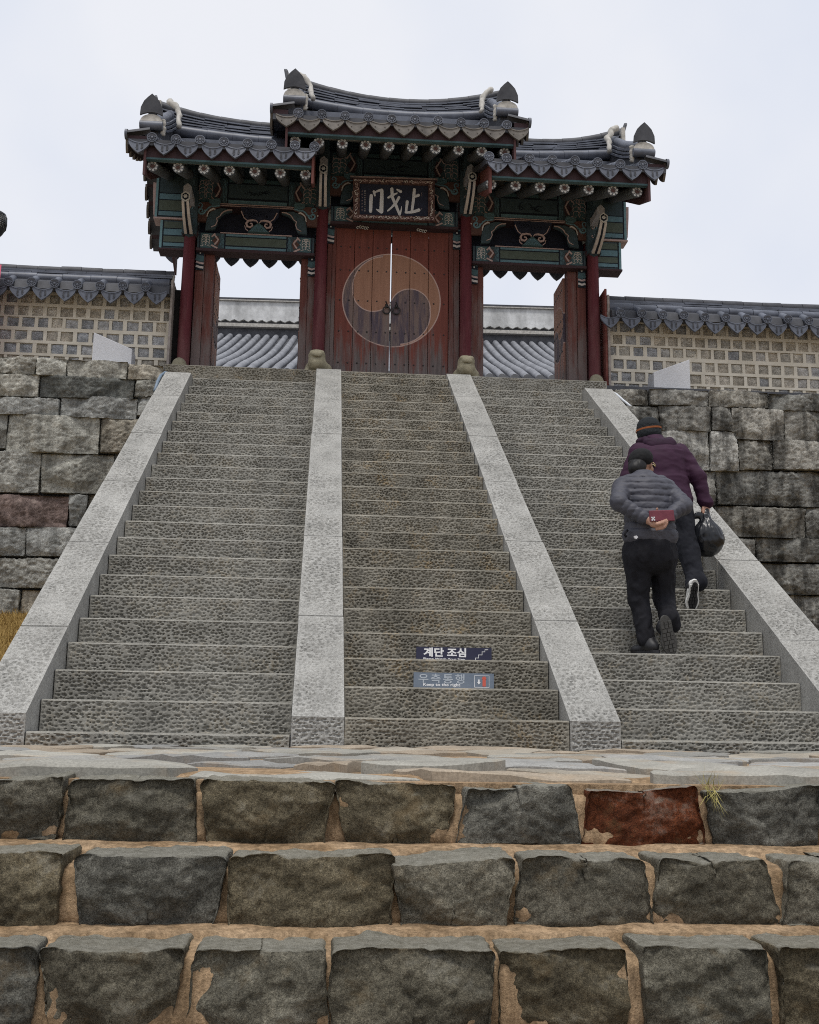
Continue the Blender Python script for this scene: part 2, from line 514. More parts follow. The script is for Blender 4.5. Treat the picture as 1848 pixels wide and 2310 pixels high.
# ---------------------------------------------------------------- rough stone blocks
def rock(name, w, h, d, seed, amp=0.03, rnd=0.04, res=0.02, mat=None, skew=0.02, flat=1.0, side_w=0.3):
    """quarried block: front face on y=0 looking to -Y, centred in x, base at z=0"""
    nx, nz, ny = max(6, int(w / res)), max(5, int(h / res)), max(3, int(d / (res * 2)))
    xs, zs, ys = np.linspace(-w / 2, w / 2, nx + 1), np.linspace(0, h, nz + 1), np.linspace(0, d, ny + 1)
    V, F, off = [], [], 0
    def face(A, B, fn):
        nonlocal off
        a, b = np.meshgrid(A, B, indexing='ij')
        V.append(fn(a.ravel(), b.ravel())); F.append(grid_faces(len(A), len(B), off)); off += len(A) * len(B)
    face(xs, zs, lambda a, b: np.stack([a, a * 0, b], 1))
    face(xs, ys, lambda a, b: np.stack([a, b, a * 0 + h], 1))
    face(zs, ys, lambda a, b: np.stack([a * 0 + w / 2, b, a], 1))
    face(ys, zs, lambda a, b: np.stack([a * 0 - w / 2, a, b], 1))
    face(ys, xs, lambda a, b: np.stack([b, a, b * 0], 1))
    V = np.concatenate(V); F = np.concatenate(F)
    # round the box
    lo = np.array([-w / 2, 0, 0]); hi = np.array([w / 2, d + 1, h])
    core = np.clip(V, lo + rnd, hi - rnd)
    dv = V - core
    L = np.linalg.norm(dv, axis=1, keepdims=True)
    N = dv / np.maximum(L, 1e-6)
    P = core + N * np.minimum(L, rnd)
    S = P + seed * 3.17
    big = fbm(S * 4.0, seed, 3) ; mid = fbm(S * 14.0, seed + 3, 4)
    ridg = 1 - 2 * abs(fbm(S * np.array([6.0, 6.0, 8.0]), seed + 8, 4))
    chip = 1 - 2 * abs(fbm(S * np.array([19.0, 19.0, 24.0]), seed + 12, 3))
    grit = fbm(S * 52.0, seed + 44, 3)
    soft = 0.5 if flat > 0.9 else 1.0
    dsp = amp * (flat * 0.5 * big + 0.42 * soft * mid + 0.4 * ridg * flat + 0.42 * soft * chip + 0.3 * grit - 0.28)
    wgt = np.where(P[:, 1] < 0.012, 1.0, side_w)
    r0 = np.random.default_rng(seed + 5000)
    # split faces: a few random planes shave the front
    fr = N[:, 1] < -0.5
    yf = P[:, 1].copy()
    for _ in range(9):
        ax_, az_ = r0.uniform(-0.5, 0.5), r0.uniform(-0.6, 0.5)
        cut_ = ax_ * P[:, 0] + az_ * (P[:, 2] - h / 2) - (abs(ax_) * w / 2 + abs(az_) * h / 2) * r0.uniform(0.2, 0.8)
        yf = np.where(fr, np.maximum(yf, np.minimum(cut_, amp * (1.15 if flat > 0.9 else 2.0))), yf)
    P[:, 1] = yf
    P = P + N * (dsp * wgt)[:, None]
    # uneven outline
    r = np.random.default_rng(seed)
    P[:, 0] += (r.uniform(-skew, skew) * (P[:, 2] / h - 0.5) * 2) * np.sign(P[:, 0]) + 0.35 * amp * fbm(S * 5 + 50, seed + 21, 2)
    P[:, 2] += r.uniform(-skew, skew) * 0.8 * P[:, 0] / w + 0.5 * amp * fbm(S * np.array([5, 1, 1]) + 90, seed + 31, 2) * (P[:, 2] / h)
    return npmesh(name, P, F, mat, True)

# ---------------------------------------------------------------- rubble steps in front of the landing
steps = thing('rubble_steps', 'broad flight of rough dark stone block steps below the paved landing', 'stone steps', (0.8, -4.3, -1.46))
ROWS = [(-3.81, 0.0, 0.165, 0.27, [-2.7, -2.35, -1.98, -1.62, -1.29, -0.93, -0.6, -0.30, -0.055, 0.305, 0.655, 0.985, 1.33, 1.675, 2.02, 2.36, 2.7, 3.04, 3.4, 3.75, 4.1]),
        (-4.075, -0.163, 0.165, 0.27, [-2.8, -2.4, -2.05, -1.7, -1.34, -0.98, -0.62, -0.3, 0.03, 0.405, 0.8, 1.095, 1.445, 1.755, 2.08, 2.4, 2.75, 3.1, 3.45, 3.8]),
        (-4.30, -0.325, 0.19, 0.24, [-2.8, -2.46, -2.1, -1.75, -1.4, -1.05, -0.7, -0.33, 0.03, 0.335, 0.655, 1.01, 1.325, 1.655, 2.0, 2.35, 2.7, 3.05, 3.4, 3.75]),
        (-4.56, -0.51, 0.19, 0.28, [-2.6, -2.2, -1.8, -1.42, -1.0, -0.62, -0.2, 0.2, 0.55, 0.95, 1.3, 1.7, 2.1, 2.5, 2.9, 3.3]),
        (-4.84, -0.69, 0.19, 0.29, [-2.5, -2.1, -1.7, -1.32, -0.9, -0.52, -0.1, 0.3, 0.65, 1.05, 1.4, 1.8, 2.2, 2.6, 3.0]),
        (-5.12, -0.87, 0.6, 0.3, [-2.6, -2.2, -1.8, -1.42, -1.0, -0.62, -0.2, 0.2, 0.55, 0.95, 1.3, 1.7, 2.1, 2.5, 2.9])]
TONES = [(0.165, 0.15, 0.112), (0.14, 0.13, 0.10), (0.185, 0.173, 0.135), (0.15, 0.146, 0.125), (0.165, 0.14, 0.092), (0.195, 0.18, 0.14)]
GAPW = {(0, 9): 0.045, (0, 10): 0.03, (0, 11): 0.035, (0, 12): 0.03, (0, 13): 0.03}
for ri, (yf, zt, hh_, dd, xs) in enumerate(ROWS):
    bed = MB()
    # earth filling behind and between the stones, its face recessed and uneven
    nx = 420; xx = np.linspace(xs[0], xs[-1], nx)
    prof = [(0.038, -hh_ - 0.05), (0.036, -hh_ + 0.01), (0.029, -hh_ * 0.85), (0.036, -hh_ * 0.7), (0.040, -hh_ * 0.55), (0.038, -hh_ * 0.4), (0.042, -0.055), (0.050, -0.038), (0.075, -0.030), (0.11, -0.026), (0.17, -0.020), (dd - 0.07, -0.004), (dd - 0.02, 0.003), (dd + 0.06, 0.006)]
    P = np.array([(x, yf + py, zt + pz) for x in xx for py, pz in prof])
    P[:, 1] += 0.026 * fbm(P * np.array([16, 9, 6]), 60 + ri, 5); P[:, 2] += 0.008 * fbm(P * 11, 70 + ri, 4)
    place('earth_joint', npmesh('earth_joint', P, grid_faces(nx, len(prof)), MAT['earth']), steps)
    for k in range(len(xs) - 1):
        vis = ri < 4
        gap = random.choice((0.006, 0.018, 0.03, 0.045)) if ri else (0.006 if k == 7 else random.uniform(0.02, 0.042))
        w = xs[k + 1] - xs[k] - gap
        red = (ri == 0 and k == 12)
        me = rock('block', w, hh_ - random.uniform(0.002, 0.012), random.uniform(0.15, dd - 0.03), 100 * ri + k, 0.026 if ri != 5 else 0.03,
                  random.uniform(0.007, 0.016), 0.0065 if (ri < 3 and -0.8 < xs[k] < 2.4) else 0.03, MAT['rubble'], 0.018, 1.0, 0.6)
        o = place('block', me, steps, T((xs[k] + xs[k + 1]) / 2, yf + random.uniform(-0.012, 0.012), zt - hh_ + random.uniform(-0.004, 0.004)))
        c = random.choice(TONES); f = random.uniform(0.85, 1.15)
        o.color = (c[0] * f, c[1] * f, c[2] * f, 1)
        if red:
            o.color = (0.15, 0.045, 0.018, 1); o['label'] = 'rusty red stone block'

# tuft of dry grass beside the red block
tuft = MB()
for k in range(46):
    x, y = 1.69 + random.gauss(0, 0.016), -3.80 + random.gauss(0, 0.012)
    h = random.uniform(0.02, 0.06); lx, ly = random.gauss(0, 0.024), random.gauss(-0.012, 0.02)
    z = 0.0 + random.uniform(-0.03, 0.004)
    if k % 2: h = -random.uniform(0.01, 0.07); ly = -0.03 - abs(ly)
    a = random.uniform(0, 3.14)
    tuft.add([(x - 0.0014 * math.cos(a), y - 0.0014 * math.sin(a), z), (x + 0.0014 * math.cos(a), y + 0.0014 * math.sin(a), z), (x + lx, y + ly, z + h), ], [(0, 1, 2)])
MAT['tuft'] = simple('yellow_green_grass', (0.24, 0.22, 0.07), (0.42, 0.36, 0.15), 40, 0.9, 0.1, 0)
props(tuft.build('grass_tuft', MAT['tuft']), 'small tuft of yellow grass growing beside the rusty red block', 'grass tuft')
moss = MB()
for k in range(260):
    x = random.choice((random.gauss(1.0, 0.03), random.gauss(2.12, 0.05), random.gauss(2.0, 0.05))); y = -0.01 - abs(random.gauss(0, 0.01)); z = 0.0
    a = random.uniform(0, 3.14); h = random.uniform(0.005, 0.022)
    moss.add([(x - 0.004 * math.cos(a), y - 0.004 * math.sin(a), z), (x + 0.004 * math.cos(a), y + 0.004 * math.sin(a), z), (x + random.gauss(0, 0.008), y + random.gauss(0, 0.006), z + h)], [(0, 1, 2)])
MAT['moss'] = simple('moss', (0.05, 0.075, 0.025), (0.09, 0.12, 0.04), 60, 0.95, 0.1, 0)
props(moss.build('moss', MAT['moss']), kind='stuff')

# ---------------------------------------------------------------- granite staircase
stair = thing('granite_staircase', 'long flight of pitted granite steps in three bays climbing to the gate', 'staircase', (1.45, 0, 0))
def step_mesh(x0, x1, h, seed, pu, pv, depth, mat, d=TR + 0.06, res=0.005):
    w = x1 - x0
    nu, nv = int(w / res), max(6, int(h / res))
    u, v = np.linspace(0, w, nu + 1), np.linspace(0, h - 0.012, nv + 1)
    U, Vv = np.meshgrid(u, v, indexing='ij'); U, Vv = U.ravel(), Vv.ravel()
    edge = np.clip(np.minimum(np.minimum(U, w - U) / 0.03, (h - Vv) / 0.022), 0, 1)
    pt = pits(U + 0.012 * vnoise(np.stack([U * 14, Vv * 14, U * 0], 1), seed), Vv + 0.006 * vnoise(np.stack([U * 11, Vv * 17, U * 0 + 5], 1), seed), seed, pu, pv)
    lf = fbm(np.stack([U * 5, Vv * 9, U * 0 + seed], 1), seed + 3, 3)
    Y = depth * pt * edge * (0.75 + 0.5 * lf) + 0.0035 * lf + 0.002 * fbm(np.stack([U * 40, Vv * 40, U * 0], 1), seed + 5, 2)
    front = np.stack([U, Y, Vv], 1)
    V = [front]; F = [grid_faces(nu + 1, nv + 1)]
    off = len(front)
    # worn nosing, tread, ends
    k = nu + 1
    ew = 0.0022 * fbm(np.stack([u * 9, u * 0, u * 0], 1), seed + 9, 3)
    a = front.reshape(nu + 1, nv + 1, 3)[:, -1]
    nos = np.stack([np.stack([u, 0.001 + ew, u * 0 + h - 0.010 + ew], 1), np.stack([u, 0.011 + ew, u * 0 + h + ew * 0.5], 1), np.stack([u, u * 0 + d, u * 0 + h], 1)], 1)
    strip = np.concatenate([a[:, None], nos], 1).reshape(-1, 3)
    V.append(strip); F.append(grid_faces(k, 4, off)); off += len(strip)
    for xx in (0, w):
        q = np.array([(xx, 0.004, 0), (xx, d, 0), (xx, d, h), (xx, 0.006, h)])
        V.append(q); F.append(np.array([[off, off + 1, off + 2, off + 3]])); off += 4
    me = npmesh('step', np.concatenate(V), np.concatenate(F), mat, True, 40)
    return me
BAYS = [(-1.133, 0.4402, 0.089, 'step', 0.029, 0.0245), (0.7608, 2.1624, 0.2, 'step_mid', 0.026, 0.021), (2.4814, 3.9288, 0.089, 'step', 0.029, 0.0245)]
for bi, (x0, x1, z1, mk, pu, pv) in enumerate(BAYS):
    gapx = 0.006
    var = [step_mesh(x0 + gapx, x1 - gapx, RI, 10 * bi + s, pu, pv, 0.017, MAT[mk]) for s in range(5)]
    first = step_mesh(x0 + gapx, x1 - gapx, z1, 77 + bi, pu, pv, 0.019, MAT[mk]) if z1 < 0.15 else None
    last = None
    n = 23 if bi != 1 else 23
    for i in range(n):
        if i == 0 and first:
            me, zb = first, 0.0
        else:
            me, zb = var[(i * 3 + bi) % 5], z1 + RI * (i - 1)
        r = random.uniform
        place('step', me, stair, T(x0 + gapx, TR * i + r(-0.004, 0.004), zb + r(-0.002, 0.002)) @ Matrix.Rotation(r(-0.0012, 0.0012), 4, 'Y'))
    zt = z1 + RI * (n - 1)
    top = step_mesh(x0 + (gapx if bi else -0.40), x1 - gapx + (0.42 if bi == 2 else 0), PLZ - zt, 91 + bi, pu * 1.2, pv, 0.017, MAT['step_mid' if bi != 2 else 'step'], d=0.75)
    place('landing_block', top, stair, T(x0 + (gapx if bi else -0.40), TR * n, zt))
# core under the treads
core = MB()
for x0, x1, z1, *_ in BAYS:
    pts = [(0.05, 0.0)]
    for i in range(23):
        pts += [(TR * i + 0.06, z1 + RI * (i - 1) if i else -0.02), (TR * i + 0.06, z1 + RI * i - 0.012)]
    pts += [(7.8, z1 + RI * 22 - 0.012), (7.8, -0.3), (0.06, -0.3)]
    n = len(pts)
    core.add([(x0 - 0.02, y, z) for y, z in pts] + [(x1 + 0.02, y, z) for y, z in pts], [tuple(range(n)), tuple(range(2 * n - 1, n - 1, -1))] + [(i, i + n, (i + 1) % n + n, (i + 1) % n) for i in range(n)])
core.build('core', MAT['tile_dark'], stair)

SL = RI / TR
def rail(x0, x1, yend, joints, zend, seed):
    """one inclined balustrade: separate stones along the slope, their top dimpled"""
    ys = [0.0] + joints + [yend]
    Lg = math.sqrt(1 + SL * SL)
    for k in range(len(ys) - 1):
        ya, yb = ys[k] + (0.008 if k else 0), ys[k + 1] - 0.008
        res = 0.007
        nu, nv = int((x1 - x0) / res), int((yb - ya) * Lg / res)
        u, v = np.linspace(0, x1 - x0, nu + 1), np.linspace(0, 1, nv + 1)
        U, Vv = np.meshgrid(u, v, indexing='ij'); U, Vv = U.ravel(), Vv.ravel()
        Yp = ya + (yb - ya) * Vv
        S = Yp * Lg
        w = x1 - x0
        edge = np.clip(np.minimum(np.minimum(U, w - U) / 0.03, np.minimum(S - ya * Lg, yb * Lg - S) / 0.02), 0, 1)
        nz = np.stack([U * 6, S * 6, U * 0 + seed], 1)
        D = (0.021 * pits(U + 0.01 * vnoise(nz * 3, seed), S + 0.01 * vnoise(nz * 3 + 9, seed), seed + k, 0.036, 0.036) * (0.6 + 0.6 * fbm(nz * 0.6, seed, 2)) + 0.004 * fbm(nz, seed, 3)) * edge
        Z = RI + SL * Yp
        nrm = np.array([0, -SL, 1]) / Lg
        Pt = np.stack([x0 + U, Yp, Z], 1) - nrm[None] * D[:, None]
        V = [Pt]; F = [grid_faces(nu + 1, nv + 1)]
        off = len(Pt)
        za, zb = RI + SL * ya, RI + SL * yb
        m = MB()
        m.add([(x0, ya, za), (x0, yb, zb), (x0, yb, zb - 0.55), (x0, max(ya, 0), -0.4 if k == 0 else za - 0.55)], [(0, 1, 2, 3)])
        m.add([(x1, ya, za), (x1, yb, zb), (x1, yb, zb - 0.55), (x1, ya, -0.4 if k == 0 else za - 0.55)], [(3, 2, 1, 0)])
        m.add([(x0, yb, zb), (x1, yb, zb), (x1, yb, zb - 0.55), (x0, yb, zb - 0.55)], [(0, 1, 2, 3)])
        if k: m.add([(x0, ya, za), (x1, ya, za), (x1, ya, za - 0.55), (x0, ya, za - 0.55)], [(3, 2, 1, 0)])
        V.append(np.array(m.v)); Fq = np.array(m.f) + off; F.append(Fq); off += len(m.v)
        if k == 0:        # dressed front end
            nf = int(RI / 0.008) + 2
            uu, vv = np.meshgrid(u, np.linspace(-0.02, RI, nf), indexing='ij'); uu, vv = uu.ravel(), vv.ravel()
            e2 = np.clip(np.minimum(np.minimum(uu, w - uu) / 0.02, (RI - vv) / 0.02), 0, 1)
            yy_ = 0.014 * pits(uu, vv + 0.02, seed + 50, 0.028, 0.024) * e2 + 0.003 * fbm(np.stack([uu * 8, vv * 8, uu * 0], 1), seed, 3)
            V.append(np.stack([x0 + uu, yy_, vv], 1)); F.append(grid_faces(len(u), nf, off)); off += len(uu)
        place('rail_stone', npmesh('rail_stone', np.concatenate(V), np.concatenate(F), MAT['rail'], True, 40), stair, T(random.uniform(-0.004, 0.004), 0, random.uniform(-0.003, 0.003)))
    if zend:
        m = MB(); m.box(x0, x1, yend, 7.12, 4.0, zend); m.build('rail_stone', MAT['rail'], stair)
rail(-1.45, -1.133, 6.66, [0.92, 2.14, 3.34, 4.56, 5.77], 4.515, 201)
rail(0.4402, 0.7608, 7.045, [1.12, 2.35, 4.72], 4.763, 202)
rail(2.1624, 2.4814, 7.045, [1.13, 2.36, 3.6, 4.81, 6.13], 4.763, 203)
rail(3.9288, 4.2884, 6.66, [0.94, 2.13, 4.03, 5.74], 4.515, 204)
# blind side walls under the outer rails
m = MB()
for x0, x1 in ((-1.44, -1.143), (3.9388, 4.2784)):
    pts = [(0.02, -0.4), (0.02, 0.1), (7.0, 0.1 + SL * 6.98 - 0.1), (7.0, -0.4)]
    m.add([(x0, y, z) for y, z in pts] + [(x1, y, z) for y, z in pts], [(0, 1, 2, 3), (7, 6, 5, 4), (0, 4, 5, 1), (1, 5, 6, 2), (2, 6, 7, 3)])
m.build('side_wall', MAT['step'], stair)

# ---------------------------------------------------------------- retaining walls of large blocks
LW = [(-3.74, 4.53, -3.16, 4.76), (-3.15, 4.52, -2.77, 4.76), (-2.77, 4.51, -2.0, 4.76), (-1.99, 4.52, -1.53, 4.73), (-3.71, 4.23, -3.1, 4.53), (-3.09, 4.24, -1.9, 4.53), (-1.89, 4.29, -1.45, 4.51), (-3.69, 3.99, -2.82, 4.22), (-2.81, 3.98, -1.84, 4.27), (-1.84, 4.03, -1.45, 4.28), (-3.86, 3.55, -3.45, 4.0), (-3.44, 3.5, -2.29, 4.0), (-2.28, 3.53, -1.6, 3.99), (-3.82, 2.98, -3.0, 3.52), (-2.99, 2.99, -2.09, 3.5), (-2.08, 3.0, -1.5, 3.52), (-3.77, 2.54, -2.61, 2.96), (-2.61, 2.57, -2.38, 2.98), (-2.37, 2.57, -1.6, 2.98), (-3.74, 2.17, -3.1, 2.53), (-3.1, 2.18, -2.2, 2.55), (-3.71, 1.78, -2.35, 2.15), (-3.68, 1.2, -3.12, 1.76), (-3.11, 1.2, -2.4, 1.76)]
LX = [(-4.9, 4.5, -3.76, 4.76), (-4.7, 4.22, -3.73, 4.5), (-5.0, 3.98, -3.71, 4.22), (-4.9, 3.5, -3.88, 3.97), (-4.7, 2.98, -3.84, 3.5), (-4.95, 2.54, -3.79, 2.97), (-4.6, 2.15, -3.76, 2.53), (-4.8, 1.77, -3.73, 2.14), (-4.7, 1.2, -3.7, 1.76)]
RW = [(4.35, 4.43, 4.89, 4.65), (4.9, 4.44, 5.71, 4.67), (5.72, 4.45, 6.55, 4.68), (6.55, 4.43, 7.47, 4.67), (4.3, 4.09, 5.03, 4.42), (5.03, 4.1, 5.74, 4.44), (5.75, 4.11, 6.02, 4.45), (6.02, 4.01, 6.75, 4.45), (6.75, 4.02, 7.45, 4.44), (4.3, 3.57, 5.02, 4.08), (5.03, 3.56, 5.7, 4.11), (5.71, 3.56, 6.09, 4.11), (6.1, 3.59, 6.57, 4.0), (6.58, 3.61, 7.42, 4.02), (4.9, 3.09, 5.77, 3.56), (5.78, 3.11, 7.39, 3.59), (5.2, 2.68, 5.75, 3.08), (5.76, 2.68, 6.97, 3.09), (6.98, 2.69, 7.56, 3.1), (5.5, 2.34, 6.27, 2.66), (6.28, 2.36, 7.54, 2.68), (5.7, 1.93, 6.3, 2.33), (6.31, 1.93, 7.52, 2.34), (5.9, 1.2, 6.68, 1.92), (6.69, 1.2, 7.49, 1.92)]
RX = [(7.48, 4.43, 8.6, 4.68), (7.47, 4.02, 8.5, 4.42), (7.44, 3.6, 8.7, 4.01), (7.42, 3.1, 8.5, 3.59), (7.57, 2.69, 8.6, 3.09), (7.56, 2.35, 8.5, 2.68), (7.54, 1.93, 8.6, 2.34), (7.52, 1.2, 8.5, 1.92)]
def retaining(label, blocks, tones, mat, s0):
    xs = [b[0] for b in blocks]; xe = [b[2] for b in blocks]
    t = thing('retaining_wall', label, 'stone wall', ((min(xs) + max(xe)) / 2, 7.0, 1.2))
    m = MB(); m.box(min(xs), max(xe), 7.2, 7.7, 0.6, 4.74); m.build('backing', MAT['tile_dark'], t)
    for k, (a, b, c, d) in enumerate(blocks):
        big = (c - a) * (d - b)
        me = rock('block', c - a - 0.014, d - b - 0.011, 0.3, s0 + k, 0.028 if k % 3 else 0.04, random.uniform(0.004, 0.010), 0.0145, mat, 0.01, 0.3)
        o = place('block', me, t, T((a + c) / 2, 7.0 + random.uniform(-0.02, 0.02), b))
        cc = random.choice(tones); f = random.uniform(0.8, 1.2)
        o.color = (cc[0] * f, cc[1] * f, cc[2] * f, 1)
        if s0 == 300 and k == 16: o.color = (0.2, 0.15, 0.135, 1)
        if s0 == 300 and k in (5,): o.color = (0.13, 0.135, 0.125, 1)
        if s0 == 400 and k in (10, 11): o.color = (0.42, 0.415, 0.385, 1)
    return t
retaining('grey quarried block wall left of the granite stairs under the tiled wall', LW + LX, [(0.36, 0.355, 0.315), (0.39, 0.38, 0.335), (0.32, 0.318, 0.29), (0.37, 0.34, 0.28), (0.30, 0.305, 0.29)], MAT['block'], 300)
retaining('dark rain streaked block wall right of the stairs, behind the climbers', RW + RX, [(0.24, 0.235, 0.215), (0.31, 0.30, 0.27), (0.20, 0.198, 0.182), (0.27, 0.26, 0.23)], MAT['block_dark'], 400)
# terrace edge between wall face and gate
m = MB(); m.box(-60, -1.53, 7.30, 7.75, 0.5, 4.70); m.box(4.36, 60, 7.30, 7.75, 0.5, 4.62)
props(m.build('terrace_edge', MAT['terrace']), kind='structure')

# new granite wedges standing on the retaining walls
def wedge(xa, xb, za, zb, z0, label):
    m = MB()
    pts = [(xa, z0), (xb, z0), (xb, zb), (xa, za)]
    m.plate(pts, 7.22, 7.5)
    o = m.build('granite_wedge', MAT['wedge'])
    md = o.modifiers.new('edge', 'BEVEL'); md.width = 0.006; md.segments = 2
    props(o, label, 'granite block', 'new wedge shaped granite blocks')
wedge(-2.5, -1.99, 5.2, 4.99, 4.74, 'pale wedge shaped granite block on the left wall, slanting down towards the gate')
wedge(5.03, 5.54, 4.96, 5.165, 4.66, 'pale wedge shaped granite block on the right wall, rising away from the gate')
# hoses beside the top of the outer rails
MAT['hose'] = simple('blue_hose', (0.13, 0.18, 0.24), (0.19, 0.25, 0.32), 30, 0.5, 0.4, 0)
MAT['hose_white'] = simple('white_pipe', (0.55, 0.58, 0.62), (0.66, 0.7, 0.74), 30, 0.5, 0.4, 0)
m = MB(); m.tube([(-1.49, 6.15, 4.1), (-1.50, 6.4, 4.3), (-1.50, 6.6, 4.44), (-1.47, 6.75, 4.53), (-1.45, 6.85, 4.555), (-1.43, 6.95, 4.56)], 0.022, 10)
props(m.build('hose', MAT['hose'], smooth=True), 'short blue grey hose lying beside the top of the left rail', 'hose')
m = MB(); m.tube([(4.37, 6.1, 4.12), (4.35, 6.35, 4.27), (4.33, 6.6, 4.43), (4.31, 6.85, 4.55)], 0.016, 8)
props(m.build('pipe', MAT['hose_white'], smooth=True), 'thin white pipe lying beside the top of the right rail', 'pipe')
# ---------------------------------------------------------------- tile shapes shared by all roofs
def disc_mesh(r, mat, th=0.035):
    """round end tile, its face to -Y: rim, hub and a ring of petals"""
    m = MB()
    n = 24
    def ring(rad, y): return [(rad * math.cos(2 * math.pi * k / n), y, rad * math.sin(2 * math.pi * k / n)) for k in range(n)]
    prof = [(r, th), (r, 0.0), (r * 0.84, 0.0), (r * 0.80, 0.012), (r * 0.30, 0.012), (r * 0.26, 0.001), (r * 0.12, -0.003)]
    b = len(m.v)
    for rad, y in prof: m.v += ring(rad, y)
    for i in range(len(prof) - 1):
        for k in range(n):
            m.f.append((b + i * n + k, b + i * n + (k + 1) % n, b + (i + 1) * n + (k + 1) % n, b + (i + 1) * n + k))
    m.f.append(tuple(b + (len(prof) - 1) * n + k for k in range(n)))
    for k in range(11):
        a = 2 * math.pi * k / 11
        ca, sa = math.cos(a), math.sin(a)
        q = []
        for rr, w in ((0.36, 0.055), (0.58, 0.105), (0.74, 0.085)):
            for s in (-1, 1):
                x, z = rr * r * ca - s * w * r * sa, rr * r * sa + s * w * r * ca
                q.append((x, 0.0015, z))
        q2 = [(x, 0.013, z) for x, y, z in q]
        m.add(q + q2, [(0, 1, 3, 2), (2, 3, 5, 4), (0, 2, 8, 6), (2, 4, 10, 8), (1, 7, 9, 3), (3, 9, 11, 5), (0, 6, 7, 1), (4, 5, 11, 10)])
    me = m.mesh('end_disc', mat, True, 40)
    me.materials.append(MAT['tile_dark'])  # recessed ring painted darker, standing in for shade in the grooves
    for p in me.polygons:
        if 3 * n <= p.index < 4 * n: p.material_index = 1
    return me

def drip_mesh(w, h, mat, marks=True, nails=False, mark_mat=None):
    """pointed drip tile hanging at an eave, face to -Y, top edge dished, origin at the middle of its top"""
    m = MB()
    n = 8
    top = [(-w / 2 + w * k / n, -0.045 * (1 - (2 * k / n - 1) ** 2)) for k in range(n + 1)]
    side = lambda s: [(s * w * 0.5, -0.0), (s * w * 0.49, -h * 0.22), (s * w * 0.43, -h * 0.42), (s * w * 0.32, -h * 0.62), (s * w * 0.17, -h * 0.82)]
    rgt, lft = side(1), side(-1)
    poly = top[:-1] + rgt + [(0, -h)] + lft[::-1][:-1]
    m.plate(poly, -0.012, 0.012)
    # raised border along the pointed edge
    m.stroke([(x * 0.97, z * 0.97) for x, z in rgt[1:]] + [(0, -h * 0.965)] + [(x * 0.97, z * 0.97) for x, z in lft[::-1][:-1]], 0.012, -0.019, -0.011)
    m.stroke([(x * 0.96, z - 0.008) for x, z in top], 0.014, -0.020, -0.011)
    for x in ((-0.14, -0.02, 0.09, 0.2) if marks else ()):
        m.stroke([(x * w, -0.052 - 0.01), (x * w * 1.0, -h * (0.75 - abs(x)))], 0.006, -0.0165, -0.011)
    if nails:
        for s in (-1, 1):
            m.box(s * w * 0.22 - 0.007, s * w * 0.22 + 0.007, -0.02, -0.011, -h * 0.5 - 0.007, -h * 0.5 + 0.007)
    me = m.mesh('drip_tile', mat)
    if marks:      # cast characters: short stacked strokes, in two columns
        k = MB()
        for x, zz in ((-0.075, -0.065), (0.15, -0.065)):
            z = zz
            for j in range(5 if x < 0 else 4):
                k.box(x * w - 0.011, x * w + 0.011, -0.018, -0.0115, z - 0.013, z - 0.004)
                k.box(x * w - 0.004, x * w + 0.005, -0.0185, -0.0115, z - 0.018, z - 0.001)
                z -= 0.019
        b = len(me.vertices)
        m2 = MB(); m2.v = list(m.v); m2.f = list(m.f); nf = len(m2.f); m2.add(k.v, k.f)
        me = m2.mesh('drip_tile', mat)
        me.materials.append(mark_mat or MAT['tile_dark'])
        for p in me.polygons:
            if p.index >= nf: p.material_index = 1
    return me

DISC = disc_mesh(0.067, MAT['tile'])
DRIP = drip_mesh(0.275, 0.205, MAT['tile'])
DRIP_OLD = drip_mesh(0.29, 0.20, MAT['tile_brown'], False, True)

def half_tube(L, r, mat, n=8, step=0.3):
    """row of overlapping convex tiles along +Y from 0 to L"""
    m = MB()
    k = max(1, round(L / step)); s = L / k
    for i in range(k):
        a = len(m.v)
        for y, rr in ((i * s, r), ((i + 1) * s + 0.01, r * 0.93)):
            for j in range(n + 1):
                t = math.pi * j / n
                m.v.append((rr * math.cos(t), y, rr * math.sin(t)))
        for j in range(n): m.f.append((a + j, a + j + 1, a + n + 2 + j, a + n + 1 + j))
        c = len(m.v); m.v.append((0, i * s, 0))
        for j in range(n): m.f.append((c, a + j + 1, a + j))
    return m.mesh('tile_row', mat, True, 50)

def frame_from(y_dir, z_hint=Vector((0, 0, 1))):
    y = Vector(y_dir).normalized(); x = y.cross(z_hint).normalized(); z = x.cross(y)
    return Matrix((x, y, z)).transposed().to_4x4()

